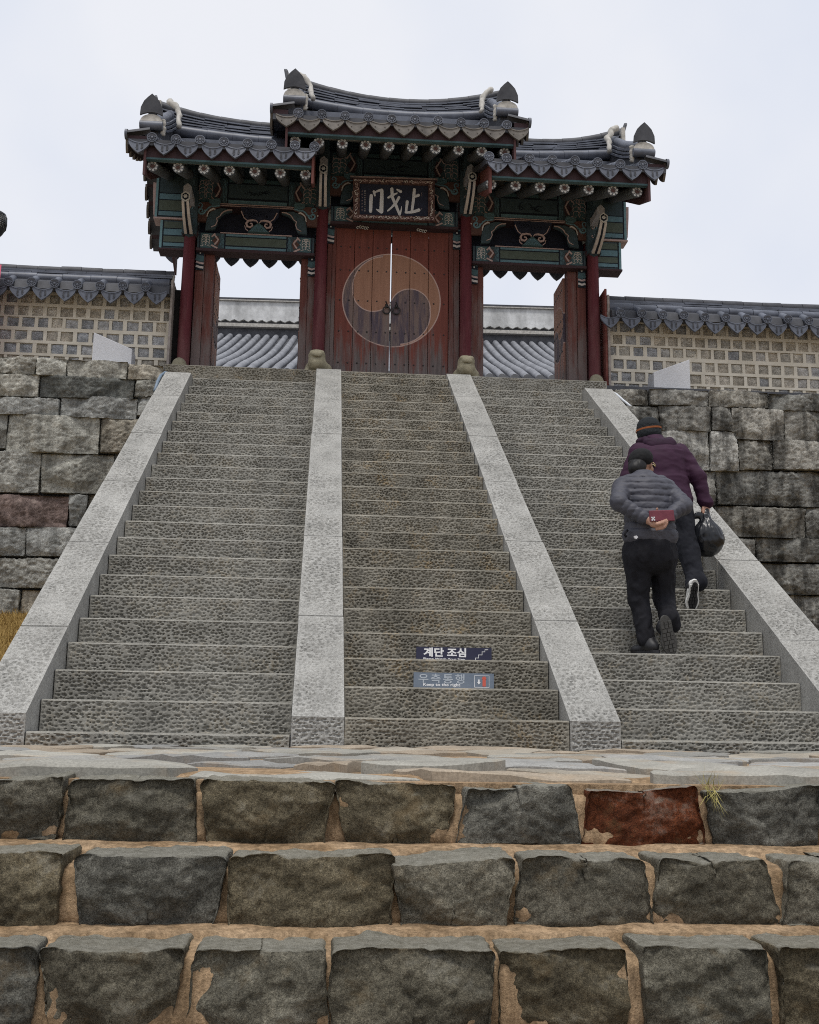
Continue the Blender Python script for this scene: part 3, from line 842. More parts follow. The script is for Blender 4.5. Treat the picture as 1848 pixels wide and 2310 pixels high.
# ---------------------------------------------------------------- walls of small squared stones set in cream mortar
STONE_C = [(0.43, 0.395, 0.335), (0.46, 0.42, 0.355), (0.40, 0.375, 0.325), (0.37, 0.355, 0.33), (0.43, 0.385, 0.315)]
STONE_G = [(0.33, 0.335, 0.345), (0.37, 0.37, 0.37), (0.30, 0.31, 0.325)]
wall_me = [rock('stone', 0.152, 0.138, 0.05, 800 + k, 0.011, 0.012, 0.018, MAT['wallstone'], 0.006) for k in range(8)]
def flower_wall(label, xa, xb, tops, zdisc, inner, rowshift):
    t = thing('tiled_wall', label, 'wall', ((xa + xb) / 2, 7.95, PLZ))
    m = MB(); m.box(xa, xb, 7.925, 8.28, PLZ - 0.1, zdisc + 0.2); m.build('mortar_bed', MAT['plaster'], t)
    mort = MB()
    rr = random.Random(int(xa * 100))
    bx0, bx1 = xa, xb
    for ri, zt in enumerate(tops):
        zb = zt - 0.14
        nxt = tops[ri + 1] if ri + 1 < len(tops) else zb - 0.045
        mort.box(bx0, bx1, 7.893 + rr.uniform(-0.002, 0.002), 7.93, nxt + 0.001, zb)
        x = xa + (0.04 if ri % 2 else -0.06) + rowshift
        prev = xa
        while x < xb - 0.03:
            w = rr.uniform(0.135, 0.172)
            a, b = max(x, xa + 0.004), min(x + w, xb - 0.012)
            if b - a > 0.035:
                if a > prev: mort.box(prev, a, 7.894 + rr.uniform(-0.002, 0.003), 7.93, zb + 0.0005, zt - 0.0005)
                greyness = 0.9 if ri in (2, 3, 4) and inner < 0 else (0.15 if ri != 4 else 0.3)
                if inner > 0 and x < 5.1 and rr.random() < 0.75: greyness = 1
                c = rr.choice(STONE_G if rr.random() < greyness * 0.9 else STONE_C); f = rr.uniform(0.8, 1.18)
                o = place('stone', rr.choice(wall_me), t, T((a + b) / 2, 7.908 + rr.uniform(-0.004, 0.004), zb) @ Matrix.Diagonal(((b - a) / 0.152, 1, 1, 1)), (c[0] * f, c[1] * f, c[2] * f))
                prev = b
            x += w + rr.uniform(0.04, 0.055)
        mort.box(prev, xb, 7.894, 7.93, zb + 0.0005, zt - 0.0005)
    mort.box(bx0, bx1, 7.893, 7.93, tops[0] + 0.001, tops[0] + 0.1)
    mort.build('mortar', MAT['plaster'], t)
    # cap: soffit, drips, discs, long round tile, two flat courses, cover course
    zc = zdisc
    m = MB()
    pr = [(7.66, zc - 0.06), (7.70, zc + 0.06), (8.1, zc + 0.3), (8.5, zc + 0.06), (8.54, zc - 0.06), (8.3, zc - 0.02), (7.9, zc - 0.02)]
    n = len(pr)
    m.add([(xa, y, z) for y, z in pr] + [(xb, y, z) for y, z in pr], [tuple(range(n)), tuple(range(2 * n - 1, n - 1, -1))] + [(i, i + n, (i + 1) % n + n, (i + 1) % n) for i in range(n)])
    m.build('cap_core', MAT['tile_dark'], t)
    row = half_tube(0.40, 0.06, MAT['tile'])
    x = xa + 0.13 if inner < 0 else xa + 0.1
    xs = []
    while x < xb - 0.02: xs.append(x); x += 0.306
    if inner < 0: xs = [xb - 0.31 - 0.306 * k for k in range(int((xb - xa - 0.2) / 0.306))][::-1]
    for x in xs:
        dz = random.uniform(-0.012, 0.012)
        place('cover_tile', row, t, T(x, 7.62, zc - 0.005 + dz) @ frame_from((0, 1, 0.62)))
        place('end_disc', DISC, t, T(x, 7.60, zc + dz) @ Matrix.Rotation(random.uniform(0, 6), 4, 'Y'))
        place('cover_tile', row, t, T(x, 8.58, zc - 0.005) @ frame_from((0, -1, 0.62)))
    for x in [xs[0] - 0.153] + [x + 0.153 for x in xs]:
        place('drip_tile', DRIP, t, T(x, 7.63, zc - 0.045 + random.uniform(-0.008, 0.008)) @ Matrix.Rotation(random.uniform(-0.12, 0.06), 4, 'X') @ Matrix.Rotation(random.uniform(-0.03, 0.03), 4, 'Y'))
    def course(z, y, hgt, dep, L, name, mat, rnd=None):
        x = xa
        while x < xb:
            l = min(L * random.uniform(0.92, 1.08), xb - x)
            if l > 0.03:
                m = MB()
                zz = z + random.uniform(-0.005, 0.005); ti = random.uniform(-0.006, 0.006)
                if rnd:
                    m.tube([(x + 0.002, y, zz), (x + l * 0.96, y, zz + ti), (x + l - 0.003, y, zz + ti)], [rnd, rnd, rnd * 0.95], 12)
                    m.build(name, mat, t, True, 50)
                else:
                    yo = random.uniform(-0.008, 0.008)
                    m.add([(x, y - dep / 2 + yo, zz), (x + l - 0.004, y - dep / 2 + yo, zz + ti), (x + l - 0.004, y + dep / 2, zz + ti), (x, y + dep / 2, zz),
                           (x, y - dep / 2 + yo, zz + hgt), (x + l - 0.004, y - dep / 2 + yo, zz + hgt + ti), (x + l - 0.004, y + dep / 2, zz + hgt + ti), (x, y + dep / 2, zz + hgt)],
                          [(0, 3, 2, 1), (4, 5, 6, 7), (0, 1, 5, 4), (1, 2, 6, 5), (2, 3, 7, 6), (3, 0, 4, 7)])
                    m.build(name, mat, t)
            x += l
    course(zc + 0.17, 7.87, 0, 0, 0.36, 'round_tile', MAT['tile'], 0.068)
    course(zc + 0.25, 8.05, 0.024, 0.36, 0.5, 'ridge_tile', MAT['tile'])
    course(zc + 0.29, 8.06, 0.024, 0.32, 0.55, 'ridge_tile', MAT['tile'])
    course(zc + 0.365, 8.08, 0, 0, 0.30, 'ridge_cover', MAT['tile_dark'], 0.075)
    return t
MAT['trim'] = simple('weathered_trim_wood', (0.22, 0.19, 0.17), (0.38, 0.34, 0.32), 14, 0.85, 0.15, 0.4)
MAT['dark_gap'] = simple('dark_gap_fill', (0.012, 0.011, 0.011), (0.02, 0.018, 0.018), 10, 0.9, 0.1, 0.2)  # black strip stands in for the shaded gap beside the left post
MAT['red_trim'] = simple('faded_red_trim', (0.14, 0.035, 0.03), (0.22, 0.09, 0.075), 10, 0.8, 0.2, 0.3)
lw = flower_wall('tile capped wall of small square stones left of the gate', -5.6, -1.625, [5.972, 5.787, 5.624, 5.432, 5.25, 5.074, 4.9], 6.02, -1, 0.0)
rw = flower_wall('tile capped wall of small square stones right of the gate', 4.60, 9.4, [5.92, 5.733, 5.562, 5.364, 5.18, 5.006, 4.83], 5.96, 1, 0.02)
for t, x0, s in ((lw, -1.622, 1), (rw, 4.565, -1)):
    m = MB(); m.box(x0, x0 + 0.03, 7.80, 8.4, PLZ - 0.05, 6.22 if s > 0 else 6.30)
    m.build('end_board', MAT['trim'], t)
    m = MB(); m.box(x0 + 0.031 if s > 0 else x0 - 0.031, x0 + 0.125 if s > 0 else x0 - 0.001, 8.0 if s > 0 else 7.83, 8.3, PLZ - 0.05, 6.16 if s > 0 else 6.40)
    m.build('end_strip_or_gap_shade', MAT['dark_gap'] if s > 0 else MAT['red_trim'], t)
    mm = MB()
    zz = np.linspace(6.0, 6.34, 8)
    mm.tube([(x0 + 0.0 + 0.006 * math.sin(17 * z), 7.82 + (z - 6) * 0.4, z) for z in zz], [0.018 + 0.008 * math.sin(31 * z) for z in zz], 6)
    mm.build('mortar_edge', MAT['white_mortar'], t, True)

# ---------------------------------------------------------------- large hall behind the gate: its tiled roof shows through the side doorways
hall = thing('hall', 'large tiled hall behind the gate, its pale ridge seen through the side doorways', 'hall', (1.5, 29, PLZ))
HM = T(1.5, 29.0, 0) @ Matrix.Rotation(math.radians(-2.6), 4, 'Z')
def roofz(d):       # d metres in front of the ridge
    return 13.15 - 4.0 * (d / 8.8) - 0.13 * math.sin(math.pi * min(d / 8.8, 1.0))
m = MB()
ds = np.linspace(0, 10.0, 16)
prof = [(-d, roofz(d)) for d in ds]
back = [(d, roofz(d)) for d in ds[1:]]
pr = prof[::-1] + back
n = len(pr)
Wd = 16.0
pan = [(-Wd, 0)]
m.add([(-Wd, y, z) for y, z in pr] + [(Wd, y, z) for y, z in pr] + [(-Wd, y, z - 0.35) for y, z in pr] + [(Wd, y, z - 0.35) for y, z in pr],
      [(i, i + n, i + n + 1, i + 1) for i in range(n - 1)] + [(2 * n + i, 2 * n + i + 1, 3 * n + i + 1, 3 * n + i) for i in range(n - 1)] +
      [(i, i + 1, 2 * n + i + 1, 2 * n + i) for i in range(n - 1)] + [(n + i + 1, n + i, 3 * n + i, 3 * n + i + 1) for i in range(n - 1)] + [(0, 2 * n, 3 * n, n), (n - 1, 2 * n - 1, 4 * n - 1, 3 * n - 1)])
hroof = m.build('roof', MAT['tile_pan'], hall, M=HM)
def bent_row(r, nn=10):
    m = MB()
    path = []
    for k in range(29):
        d = 0.1 + (9.9) * k / 28
        path.append((0, -d, roofz(d) + 0.045))
    rs = [r * (1.0 if i % 2 else 0.955) for i in range(29)]
    m.tube(path, rs, nn)
    return m.mesh('tile_row', MAT['tile_grey'], True, 60)
rowm = bent_row(0.105)
# pan tiles: shallow overlapping courses between the rows
pm = MB()
for k in range(40):
    d = 0.15 + k * 0.245
    if d > 9.8: break
    pm.add([(-0.15, -d - 0.26, roofz(d + 0.26) + 0.035), (0.15, -d - 0.26, roofz(d + 0.26) + 0.035), (0.15, -d, roofz(d) + 0.01), (-0.15, -d, roofz(d) + 0.01), (-0.15, -d - 0.26, roofz(d + 0.26)), (0.15, -d - 0.26, roofz(d + 0.26))], [(0, 1, 2, 3), (4, 5, 1, 0)])
panm = pm.mesh('pan_row', MAT['tile_pan'])
x = -8.0
while x < 12.0:
    place('tile_row', rowm, hroof, HM @ T(x, 0, 0))
    place('pan_row', panm, hroof, HM @ T(x + 0.155, 0, 0))
    x += 0.311
# ridge: plastered band with a scalloped foot over a pale moulding, dark coping
m = MB()
sc = []
x = -Wd
while x < Wd:
    for f, z in ((0.0, 13.66), (0.05, 13.675), (0.1, 13.64), (0.2, 13.60), (0.26, 13.64)):
        sc.append((x + f, z))
    x += 0.311
poly = sc + [(Wd, 14.36), (-Wd, 14.36)]
a = MB()
N = len(sc)
a.add([(x, -0.30, z) for x, z in sc] + [(x, -0.2, 14.36) for x, z in sc] + [(x, 0.25, 14.36) for x, z in sc] + [(x, -0.16, z - 0.0) for x, z in sc],
      [(i, i + 1, N + i + 1, N + i) for i in range(N - 1)] + [(N + i, N + i + 1, 2 * N + i + 1, 2 * N + i) for i in range(N - 1)] + [(i + 1, i, 3 * N + i, 3 * N + i + 1) for i in range(N - 1)])
t_ = NT('stained_ridge_plaster', 0.9, 0.15)
base = t_.ramp(t_.noise(0.9, 6, 0.65, t_.map((2.2, 2.2, 0.7))), [(0.35, (0.34, 0.345, 0.345)), (0.65, (0.56, 0.57, 0.575))])
base = t_.mix(0.35, base, t_.ramp(t_.noise(6, 6, 0.7), [(0.4, 0.6), (0.6, 1.1)]), 'MULTIPLY')
t_.bump(t_.noise(9, 5, 0.6), 0.3, 0.02)
MAT['ridge_plaster'] = t_.col(base)
a.build('ridge_band', MAT['ridge_plaster'], hall, M=HM)
m = MB(); m.box(-Wd, Wd, -0.2, 0.25, 13.0, 13.7); m.build('ridge_core', MAT['tile_dark'], hall, M=HM)
m = MB(); m.box(-Wd, Wd, -0.36, -0.2, 13.40, 13.52); m.build('ridge_moulding', MAT['white_mortar'], hall, M=HM)
m = MB(); m.box(-Wd, Wd, -0.27, 0.3, 14.365, 14.40); m.build('ridge_coping', MAT['white_mortar'], hall, M=HM)
m = MB(); m.box(-Wd, Wd, -0.24, 0.28, 14.41, 14.48); m.build('ridge_cap', MAT['tile_dark'], hall, M=HM)
m = MB(); m.box(-14, 14, -5.5, 6, PLZ - 0.1, 9.2); m.build('wall', MAT['plaster'], hall, M=HM)

# ---------------------------------------------------------------- lantern post with a pink banner at the left edge
MAT['black_metal'] = simple('black_painted_metal', (0.012, 0.013, 0.015), (0.02, 0.021, 0.024), 20, 0.4, 0.5, 0)
MAT['pale_glass'] = simple('frosted_white_glass', (0.75, 0.77, 0.78), (0.82, 0.84, 0.85), 8, 0.35, 0.5, 0)
lamp = thing('street_lamp', 'black egg shaped lantern on a post at the left wall edge', 'street lamp', (-3.96, 7.45, PLZ - 0.05))
m = MB(); m.tube([(-3.96, 7.45, PLZ - 0.05), (-3.96, 7.45, 5.4), (-3.96, 7.45, 6.56)], [0.045, 0.035, 0.03], 12); m.build('post', MAT['black_metal'], lamp, True, 60)
def lathe(prof, cx, cy, n=28):
    m = MB()
    for r, z in prof: m.v += [(cx + r * math.cos(2 * math.pi * k / n), cy + r * math.sin(2 * math.pi * k / n), z) for k in range(n)]
    for i in range(len(prof) - 1):
        for k in range(n): m.f.append((i * n + k, i * n + (k + 1) % n, (i + 1) * n + (k + 1) % n, (i + 1) * n + k))
    return m
LZ = 6.55
lathe([(0.03, LZ), (0.06, LZ + 0.03), (0.10, LZ + 0.085), (0.13, LZ + 0.15)], -3.96, 7.45).build('cup', MAT['black_metal'], lamp, True)
lathe([(0.118, LZ + 0.15), (0.128, LZ + 0.22), (0.122, LZ + 0.32)], -3.96, 7.45).build('globe', MAT['pale_glass'], lamp, True)
lathe([(0.128, LZ + 0.32), (0.134, LZ + 0.325), (0.125, LZ + 0.36), (0.09, LZ + 0.385), (0.02, LZ + 0.405), (0.001, LZ + 0.41)], -3.96, 7.45).build('hood', MAT['black_metal'], lamp, True)
m = MB()
for k in range(26):
    a_ = 2 * math.pi * k / 26
    ca, sa = math.cos(a_), math.sin(a_)
    m.tube([(-3.96 + 0.131 * ca, 7.45 + 0.131 * sa, LZ + 0.15), (-3.96 + 0.139 * ca, 7.45 + 0.139 * sa, LZ + 0.22), (-3.96 + 0.134 * ca, 7.45 + 0.134 * sa, LZ + 0.325)], 0.0075, 5)
m.build('grille', MAT['black_metal'], lamp, True)
m = MB()
for j in range(6): m.add(lathe([(0.1345, LZ + 0.165 + j * 0.027), (0.1395, LZ + 0.172 + j * 0.027), (0.1345, LZ + 0.179 + j * 0.027)], -3.96, 7.45).v, [tuple(f) for f in lathe([(0.13, 0), (0.13, 1), (0.13, 2)], 0, 0).f])
m.build('louvre_ring', MAT['black_metal'], lamp, True)
MAT['pink_cloth'] = simple('pink_banner_cloth', (0.72, 0.16, 0.25), (0.8, 0.22, 0.32), 5, 0.8, 0.2, 0.1)
nx, nz = 24, 40
xs, zs = np.linspace(-4.55, -3.812, nx), np.linspace(4.95, 6.16, nz)
X, Z = np.meshgrid(xs, zs, indexing='ij'); X, Z = X.ravel(), Z.ravel()
Y = 7.39 + 0.025 * np.sin(X * 9 + Z * 1.5) * np.clip((6.2 - Z), 0, 1)
F1 = grid_faces(nx, nz); k0 = len(X)
me = npmesh('banner', np.concatenate([np.stack([X + 0.006 * np.sin(Z * 5), Y, Z], 1), np.stack([X + 0.006 * np.sin(Z * 5), Y + 0.004, Z], 1)]), np.concatenate([F1, F1[:, ::-1] + k0]), MAT['pink_cloth'])
props(place('banner', me), 'pink cloth banner hanging from the lantern post at the left edge', 'banner')
# ---------------------------------------------------------------- the three bay gate
YC = 8.1                       # line of the posts and ridge
gate = thing('gatehouse', 'painted wooden three bay gate with grey tiled roofs at the top of the stairs', 'gate', (1.49, YC, PLZ))
def wood(name, c1, c2, worn=None, amt=0.5, grain=0.5, rough=0.75):
    t = NT(name, rough, 0.25)
    n = t.noise(1.0, 6, 0.65, t.map((26, 26, 1.6)))
    base = t.ramp(n, [(0.3, c1), (0.7, c2)])
    if worn:
        f = t.noise(1.0, 7, 0.7, t.map((6, 6, 1.1)))
        # wear is strongest near the foot of the boards, where rain splashes
        z = t.n.new('ShaderNodeSeparateXYZ'); t.l.new(t.pos, z.inputs[0])
        lo = t.math('MULTIPLY', t.math('SUBTRACT', 6.5, z.outputs['Z']), 0.15)
        k = t.ramp(t.math('ADD', f, lo), [(0.52, 0.0), (0.7, 1.0)])
        base = t.mix(t.math('MULTIPLY', k, amt), base, worn)
    t.bump(n, grain, 0.006)
    return t, base
def woodm(*a, **k):
    t, b = wood(*a, **k); return t.col(b)
MAT['red_post'] = woodm('dark_red_post', (0.075, 0.015, 0.021), (0.115, 0.024, 0.031), (0.24, 0.14, 0.13), 0.25, 0.3)
MAT['brown_wood'] = woodm('weathered_red_wood', (0.095, 0.034, 0.029), (0.165, 0.06, 0.048), (0.17, 0.15, 0.145), 0.75, 0.9)
MAT['dark_red'] = woodm('dark_red_board', (0.042, 0.026, 0.031), (0.064, 0.038, 0.044))
MAT['jamb_red'] = woodm('dull_red_jamb', (0.066, 0.034, 0.036), (0.10, 0.049, 0.049), (0.2, 0.17, 0.16), 0.4, 0.6)
def paint(name, c, v=1.3, rough=0.75): MAT[name] = simple(name, c, tuple(x * v for x in c), 18, rough, 0.2, 0.12)
paint('green_dark', (0.042, 0.064, 0.076))
paint('green_mid', (0.056, 0.10, 0.112))
paint('green_olive', (0.075, 0.095, 0.080))
paint('cyan', (0.10, 0.18, 0.22))
paint('cyan_light', (0.14, 0.25, 0.285))
paint('ink', (0.010, 0.014, 0.022))
paint('navy', (0.022, 0.026, 0.045))
paint('pink', (0.38, 0.285, 0.275))
paint('pale', (0.48, 0.44, 0.42))
paint('white_paint', (0.50, 0.50, 0.485), 1.15)
paint('ochre', (0.085, 0.045, 0.038))
paint('soffit', (0.42, 0.41, 0.35))
paint('grey_paint', (0.33, 0.33, 0.36))
paint('rafter', (0.085, 0.09, 0.095))
paint('rafter_ring', (0.20, 0.23, 0.24))
MAT['iron'] = simple('black_iron', (0.012, 0.012, 0.013), (0.02, 0.02, 0.02), 30, 0.5, 0.5, 0.2)

# door planks with the painted two-comma circle (flat paint, worn off towards the foot)
def door_material(name, cx, cz, R, axis='X', flip=1, c1=(0.12, 0.038, 0.03), c2=(0.195, 0.062, 0.047)):
    t, base = wood(name, c1, c2, None, 0, 0.5)
    s = t.n.new('ShaderNodeSeparateXYZ'); t.l.new(t.pos, s.inputs[0])
    x = t.math('MULTIPLY', t.math('SUBTRACT', s.outputs[axis], cx), flip / R); z = t.math('MULTIPLY', t.math('SUBTRACT', s.outputs['Z'], cz), 1 / R)
    def inside(ox, oz, r):
        dx, dz = t.math('SUBTRACT', x, ox), t.math('SUBTRACT', z, oz)
        d = t.math('SQRT', t.math('ADD', t.math('MULTIPLY', dx, dx), t.math('MULTIPLY', dz, dz)))
        return d, t.math('LESS_THAN', d, r)
    d0, big = inside(0, 0, 1.0)
    # dividing curve: the upper comma hangs on the left, the lower one rises on the right
    hi, lo2 = t.math('GREATER_THAN', z, 0.15), t.math('LESS_THAN', z, -0.15)
    nhi, nlo = t.math('SUBTRACT', 1.0, hi), t.math('SUBTRACT', 1.0, lo2)
    side = t.math('GREATER_THAN', t.math('ADD', t.math('MULTIPLY', x, 0.97), t.math('MULTIPLY', z, 0.2)), 0.0)
    nside = t.math('SUBTRACT', 1.0, side)
    dA1, A1 = inside(-0.385, 0.15, 0.41); dA2, A2 = inside(-0.13, 0.27, 0.67)
    dB1, B1 = inside(0.385, -0.15, 0.41); dB2, B2 = inside(0.13, -0.27, 0.67)
    A = t.math('MAXIMUM', A1, t.math('MULTIPLY', t.math('MULTIPLY', A2, hi), nside)); B = t.math('MAXIMUM', B1, t.math('MULTIPLY', t.math('MULTIPLY', B2, lo2), side))
    up_ = t.math('MULTIPLY', t.math('MAXIMUM', side, A), t.math('SUBTRACT', 1.0, B))
    up_ = t.math('MULTIPLY', up_, big)
    lo_ = t.math('MULTIPLY', big, t.math('SUBTRACT', 1.0, up_))
    def near(d, r, w): return t.math('LESS_THAN', t.math('ABSOLUTE', t.math('SUBTRACT', d, r)), w)
    line = near(d0, 1.0, 0.012)
    lA = t.math('MULTIPLY', t.math('MULTIPLY', t.math('MAXIMUM', t.math('MULTIPLY', near(dA1, 0.41, 0.011), nhi), t.math('MULTIPLY', near(dA2, 0.67, 0.011), hi)), nside), big)
    lB = t.math('MULTIPLY', t.math('MULTIPLY', t.math('MAXIMUM', t.math('MULTIPLY', near(dB1, 0.41, 0.011), nlo), t.math('MULTIPLY', near(dB2, 0.67, 0.011), lo2)), side), big)
    line = t.math('MAXIMUM', line, t.math('MAXIMUM', lA, lB))
    grain = t.noise(1.0, 6, 0.65, t.map((30, 30, 1.8)))
    wear = t.noise(1.0, 7, 0.72, t.map((9, 9, 0.9)))
    og = t.ramp(grain, [(0.3, (0.26, 0.135, 0.09)), (0.7, (0.34, 0.185, 0.125))])
    bl = t.ramp(wear, [(0.42, (0.078, 0.062, 0.082)), (0.54, (0.175, 0.125, 0.112))])
    base = t.mix(up_, base, og)
    base = t.mix(lo_, base, bl)
    base = t.mix(t.math('MULTIPLY', line, 0.8), base, (0.5, 0.36, 0.32))
    # bare grey wood where rain has taken the paint off
    low = t.math('MULTIPLY', t.math('SUBTRACT', 6.35, s.outputs['Z']), 0.26)
    notup = t.math('SUBTRACT', 1.0, t.math('MULTIPLY', up_, 0.85))
    bare = t.ramp(t.math('ADD', t.math('MULTIPLY', wear, 0.85), low), [(0.60, 0.0), (0.74, 1.0)])
    base = t.mix(t.math('MULTIPLY', t.math('MULTIPLY', bare, notup), 0.85), base, t.ramp(grain, [(0.35, (0.09, 0.085, 0.083)), (0.65, (0.19, 0.175, 0.17))]))
    red = t.ramp(t.noise(1.0, 5, 0.6, t.map((8, 8, 0.7))), [(0.62, 0.0), (0.7, 1.0)])
    base = t.mix(t.math('MULTIPLY', t.math('MULTIPLY', red, t.math('SUBTRACT', 1.0, big)), 0.7), base, (0.27, 0.07, 0.04))
    return t.col(base)
MAT['door'] = door_material('painted_door_planks', 1.475, 6.19, 0.705)

def plank_door(seams, z0, z1, y, th, mat, nails, parent, axis='X'):
    """planks side by side; axis X: seen from the front; axis Y: leaf standing open (x is then the plane)"""
    for k in range(len(seams) - 1):
        a, b = seams[k] + 0.003, seams[k + 1] - 0.003
        m = MB()
        o = random.uniform(-0.003, 0.003)
        bev = 0.004
        zz = random.uniform(-0.01, 0.01)
        if axis == 'X':
            m.add([(a, y + bev + o, z0), (a + bev, y + o, z0), (b - bev, y + o, z0), (b, y + bev + o, z0), (b, y + th, z0), (a, y + th, z0),
                   (a, y + bev + o, z1 + zz), (a + bev, y + o, z1 + zz), (b - bev, y + o, z1 + zz), (b, y + bev + o, z1 + zz), (b, y + th, z1 + zz), (a, y + th, z1 + zz)],
                  [(i, (i + 1) % 6, (i + 1) % 6 + 6, i + 6) for i in range(6)] + [(5, 4, 3, 2, 1, 0), (6, 7, 8, 9, 10, 11)])
        else:
            m.box(y, y + th, a, b, z0, z1 + zz)
        m.build('plank', MAT[mat], parent)
    m = MB()
    for z in nails:
        for k in range(len(seams) - 1):
            w = seams[k + 1] - seams[k]
            for f in (0.27, 0.77):
                c = seams[k] + w * f
                if axis == 'X':
                    pts = [(0.012, 0.0), (0.012, -0.006), (0.006, -0.011)]
                    b0 = len(m.v)
                    for r, dy in pts: m.v += [(c + r * math.cos(math.pi * j / 4), y - 0.003 + dy + 0.004, z + r * math.sin(math.pi * j / 4)) for j in range(8)]
                    for i in range(2):
                        for j in range(8): m.f.append((b0 + i * 8 + j, b0 + i * 8 + (j + 1) % 8, b0 + (i + 1) * 8 + (j + 1) % 8, b0 + (i + 1) * 8 + j))
                    m.f.append(tuple(b0 + 16 + j for j in range(8)))
                else:
                    for xx, dx in ((y, -0.008), (y + th, 0.008)):
                        m.box(min(xx, xx + dx), max(xx, xx + dx), c - 0.011, c + 0.011, z - 0.011, z + 0.011)
                    
    o = m.build('nails', MAT['iron'], parent); o['kind'] = 'stuff'

doorL = MB(); doorL.box(0.62, 1.452, YC + 0.05, YC + 0.075, 4.80, 7.18); doorL = doorL.build('door', MAT['brown_wood'], gate)
doorR = MB(); doorR.box(1.470, 2.33, YC + 0.05, YC + 0.075, 4.80, 7.18); doorR = doorR.build('door', MAT['brown_wood'], gate)
NZ = [6.98, 6.62, 6.16, 5.69, 5.22]
plank_door([0.655, 0.925, 1.19, 1.453], 4.79, 7.30, YC - 0.0, 0.049, 'door', NZ, doorL)
plank_door([1.469, 1.735, 2.005, 2.30], 4.79, 7.30, YC - 0.0, 0.049, 'door', NZ, doorR)
for px, par in ((1.405, doorL), (1.545, doorR)):
    m = MB()
    m.tube([(px + 0.052 * math.cos(a), YC - 0.025 - 0.004 * math.sin(a), 6.025 + 0.052 * math.sin(a)) for a in np.linspace(0, 2 * math.pi, 21)], 0.0095, 6, cap=False)
    m.tube([(px, YC - 0.02, 6.08), (px, YC - 0.012, 6.105), (px, YC - 0.012, 6.15)], [0.012, 0.014, 0.006], 6)
    m.box(px - 0.02, px + 0.02, YC - 0.008, YC - 0.001, 6.07, 6.12)
    m.build('ring_handle', MAT['iron'], par, True)

# posts, jambs
POSTS = [(-1.425, 6.95), (0.445, 7.47), (2.535, 7.47), (4.405, 6.95)]
for px, zt in POSTS:
    m = MB(); m.tube([(px, YC - 0.13, PLZ), (px, YC - 0.13, (PLZ + zt) / 2), (px, YC - 0.13, zt)], [0.088, 0.086, 0.080], 20)
    m.build('post', MAT['red_post'], gate, True, 60)
    m = MB(); m.tube([(px, YC + 0.12, PLZ), (px, YC + 0.12, zt + 0.3)], [0.09, 0.085], 16)
    m.build('rear_post', MAT['red_post'], gate, True, 60)
    m = MB(); m.tube([(px, YC - 0.13, zt), (px, YC - 0.13, zt + 0.05), (px, YC - 0.13, zt + 0.09)], [0.10, 0.125, 0.10], 16)
    m.build('post_cap', MAT['dark_red'], gate, True, 50)
JAMBS = [(-1.335, -1.21, 6.80, -0.03), (-1.205, -1.08, 6.80, -0.005), (0.165, 0.262, 6.80, -0.005), (0.268, 0.36, 7.0, -0.03), (0.535, 0.60, 7.3, -0.035), (0.604, 0.655, 7.3, -0.02),
         (2.304, 2.37, 7.3, -0.02), (2.374, 2.45, 7.3, -0.035), (2.62, 2.715, 7.0, -0.03), (2.721, 2.80, 6.80, -0.005), (4.055, 4.185, 6.80, -0.005), (4.19, 4.315, 6.80, -0.03)]
for a, b, zt, dy in JAMBS:
    m = MB(); m.box(a, b, YC + dy, YC + 0.16, PLZ, zt); m.build('jamb', MAT['brown_wood'], gate)
for a, b, zt in ((-1.34, -1.075, 6.8), (0.16, 0.365, 6.8), (0.53, 0.66, 7.3), (2.30, 2.455, 7.3), (2.615, 2.805, 6.8), (4.05, 4.32, 6.8)):
    m = MB(); m.box(a, b, YC + 0.1605, YC + 0.175, PLZ, zt); m.build('jamb_back', MAT['dark_red'], gate)
# striped paint bands at the head of the jambs
for s, px, z0 in ((1, -1.275, 6.50), (-1, 4.255, 6.50), (1, 0.57, 7.0), (-1, 2.41, 7.0), (-1, 0.315, 6.48), (1, 2.665, 6.48)):
    m = MB(); m.box(px - 0.055, px + 0.055, YC - 0.055, YC - 0.036, z0, z0 + 0.3); band = m.build('painted_band', MAT['green_dark'], gate)
    for dz, h, mk in ((0.0, 0.02, 'ink'), (0.025, 0.035, 'pale'), (0.065, 0.02, 'ink'), (0.09, 0.03, 'pink'), (0.13, 0.09, 'green_mid'), (0.225, 0.05, 'ink'), (0.28, 0.018, 'cyan')):
        m = MB(); m.stroke([(px - 0.053, z0 + dz + h / 2 + 0.012), (px, z0 + dz + h / 2 - 0.006), (px + 0.053, z0 + dz + h / 2 - 0.012 * s)], h * 0.9, YC - 0.060 , YC - 0.0553)
        m.build('stripe', MAT[mk], band)
    m = MB(); m.plate([(px + 0.012 * math.cos(a), z0 + 0.25 + 0.012 * math.sin(a)) for a in np.linspace(0, 6.28, 9)[:-1]], YC - 0.066, YC - 0.0605); m.build('dot', MAT['white_paint'], band)

# side doors standing open inwards
MAT['leaf'] = door_material('painted_side_door_planks', YC + 0.52, 5.95, 0.42, 'Y', 1, (0.25, 0.125, 0.095), (0.35, 0.185, 0.145))
for xx, th in ((-1.105, 0.04), (0.15, 0.03), (2.80, 0.035), (4.02, 0.045)):
    m = MB(); m.box(xx + 0.004, xx + th - 0.004, YC + 0.17, YC + 0.80, PLZ + 0.03, 6.72)
    lf = m.build('side_door', MAT['brown_wood'], gate)
    plank_door([YC + 0.165, YC + 0.38, YC + 0.60, YC + 0.81], PLZ + 0.02, 6.73, xx, th, 'leaf', [6.55, 6.1, 5.95, 5.6, 5.2, 4.95], lf, 'Y')

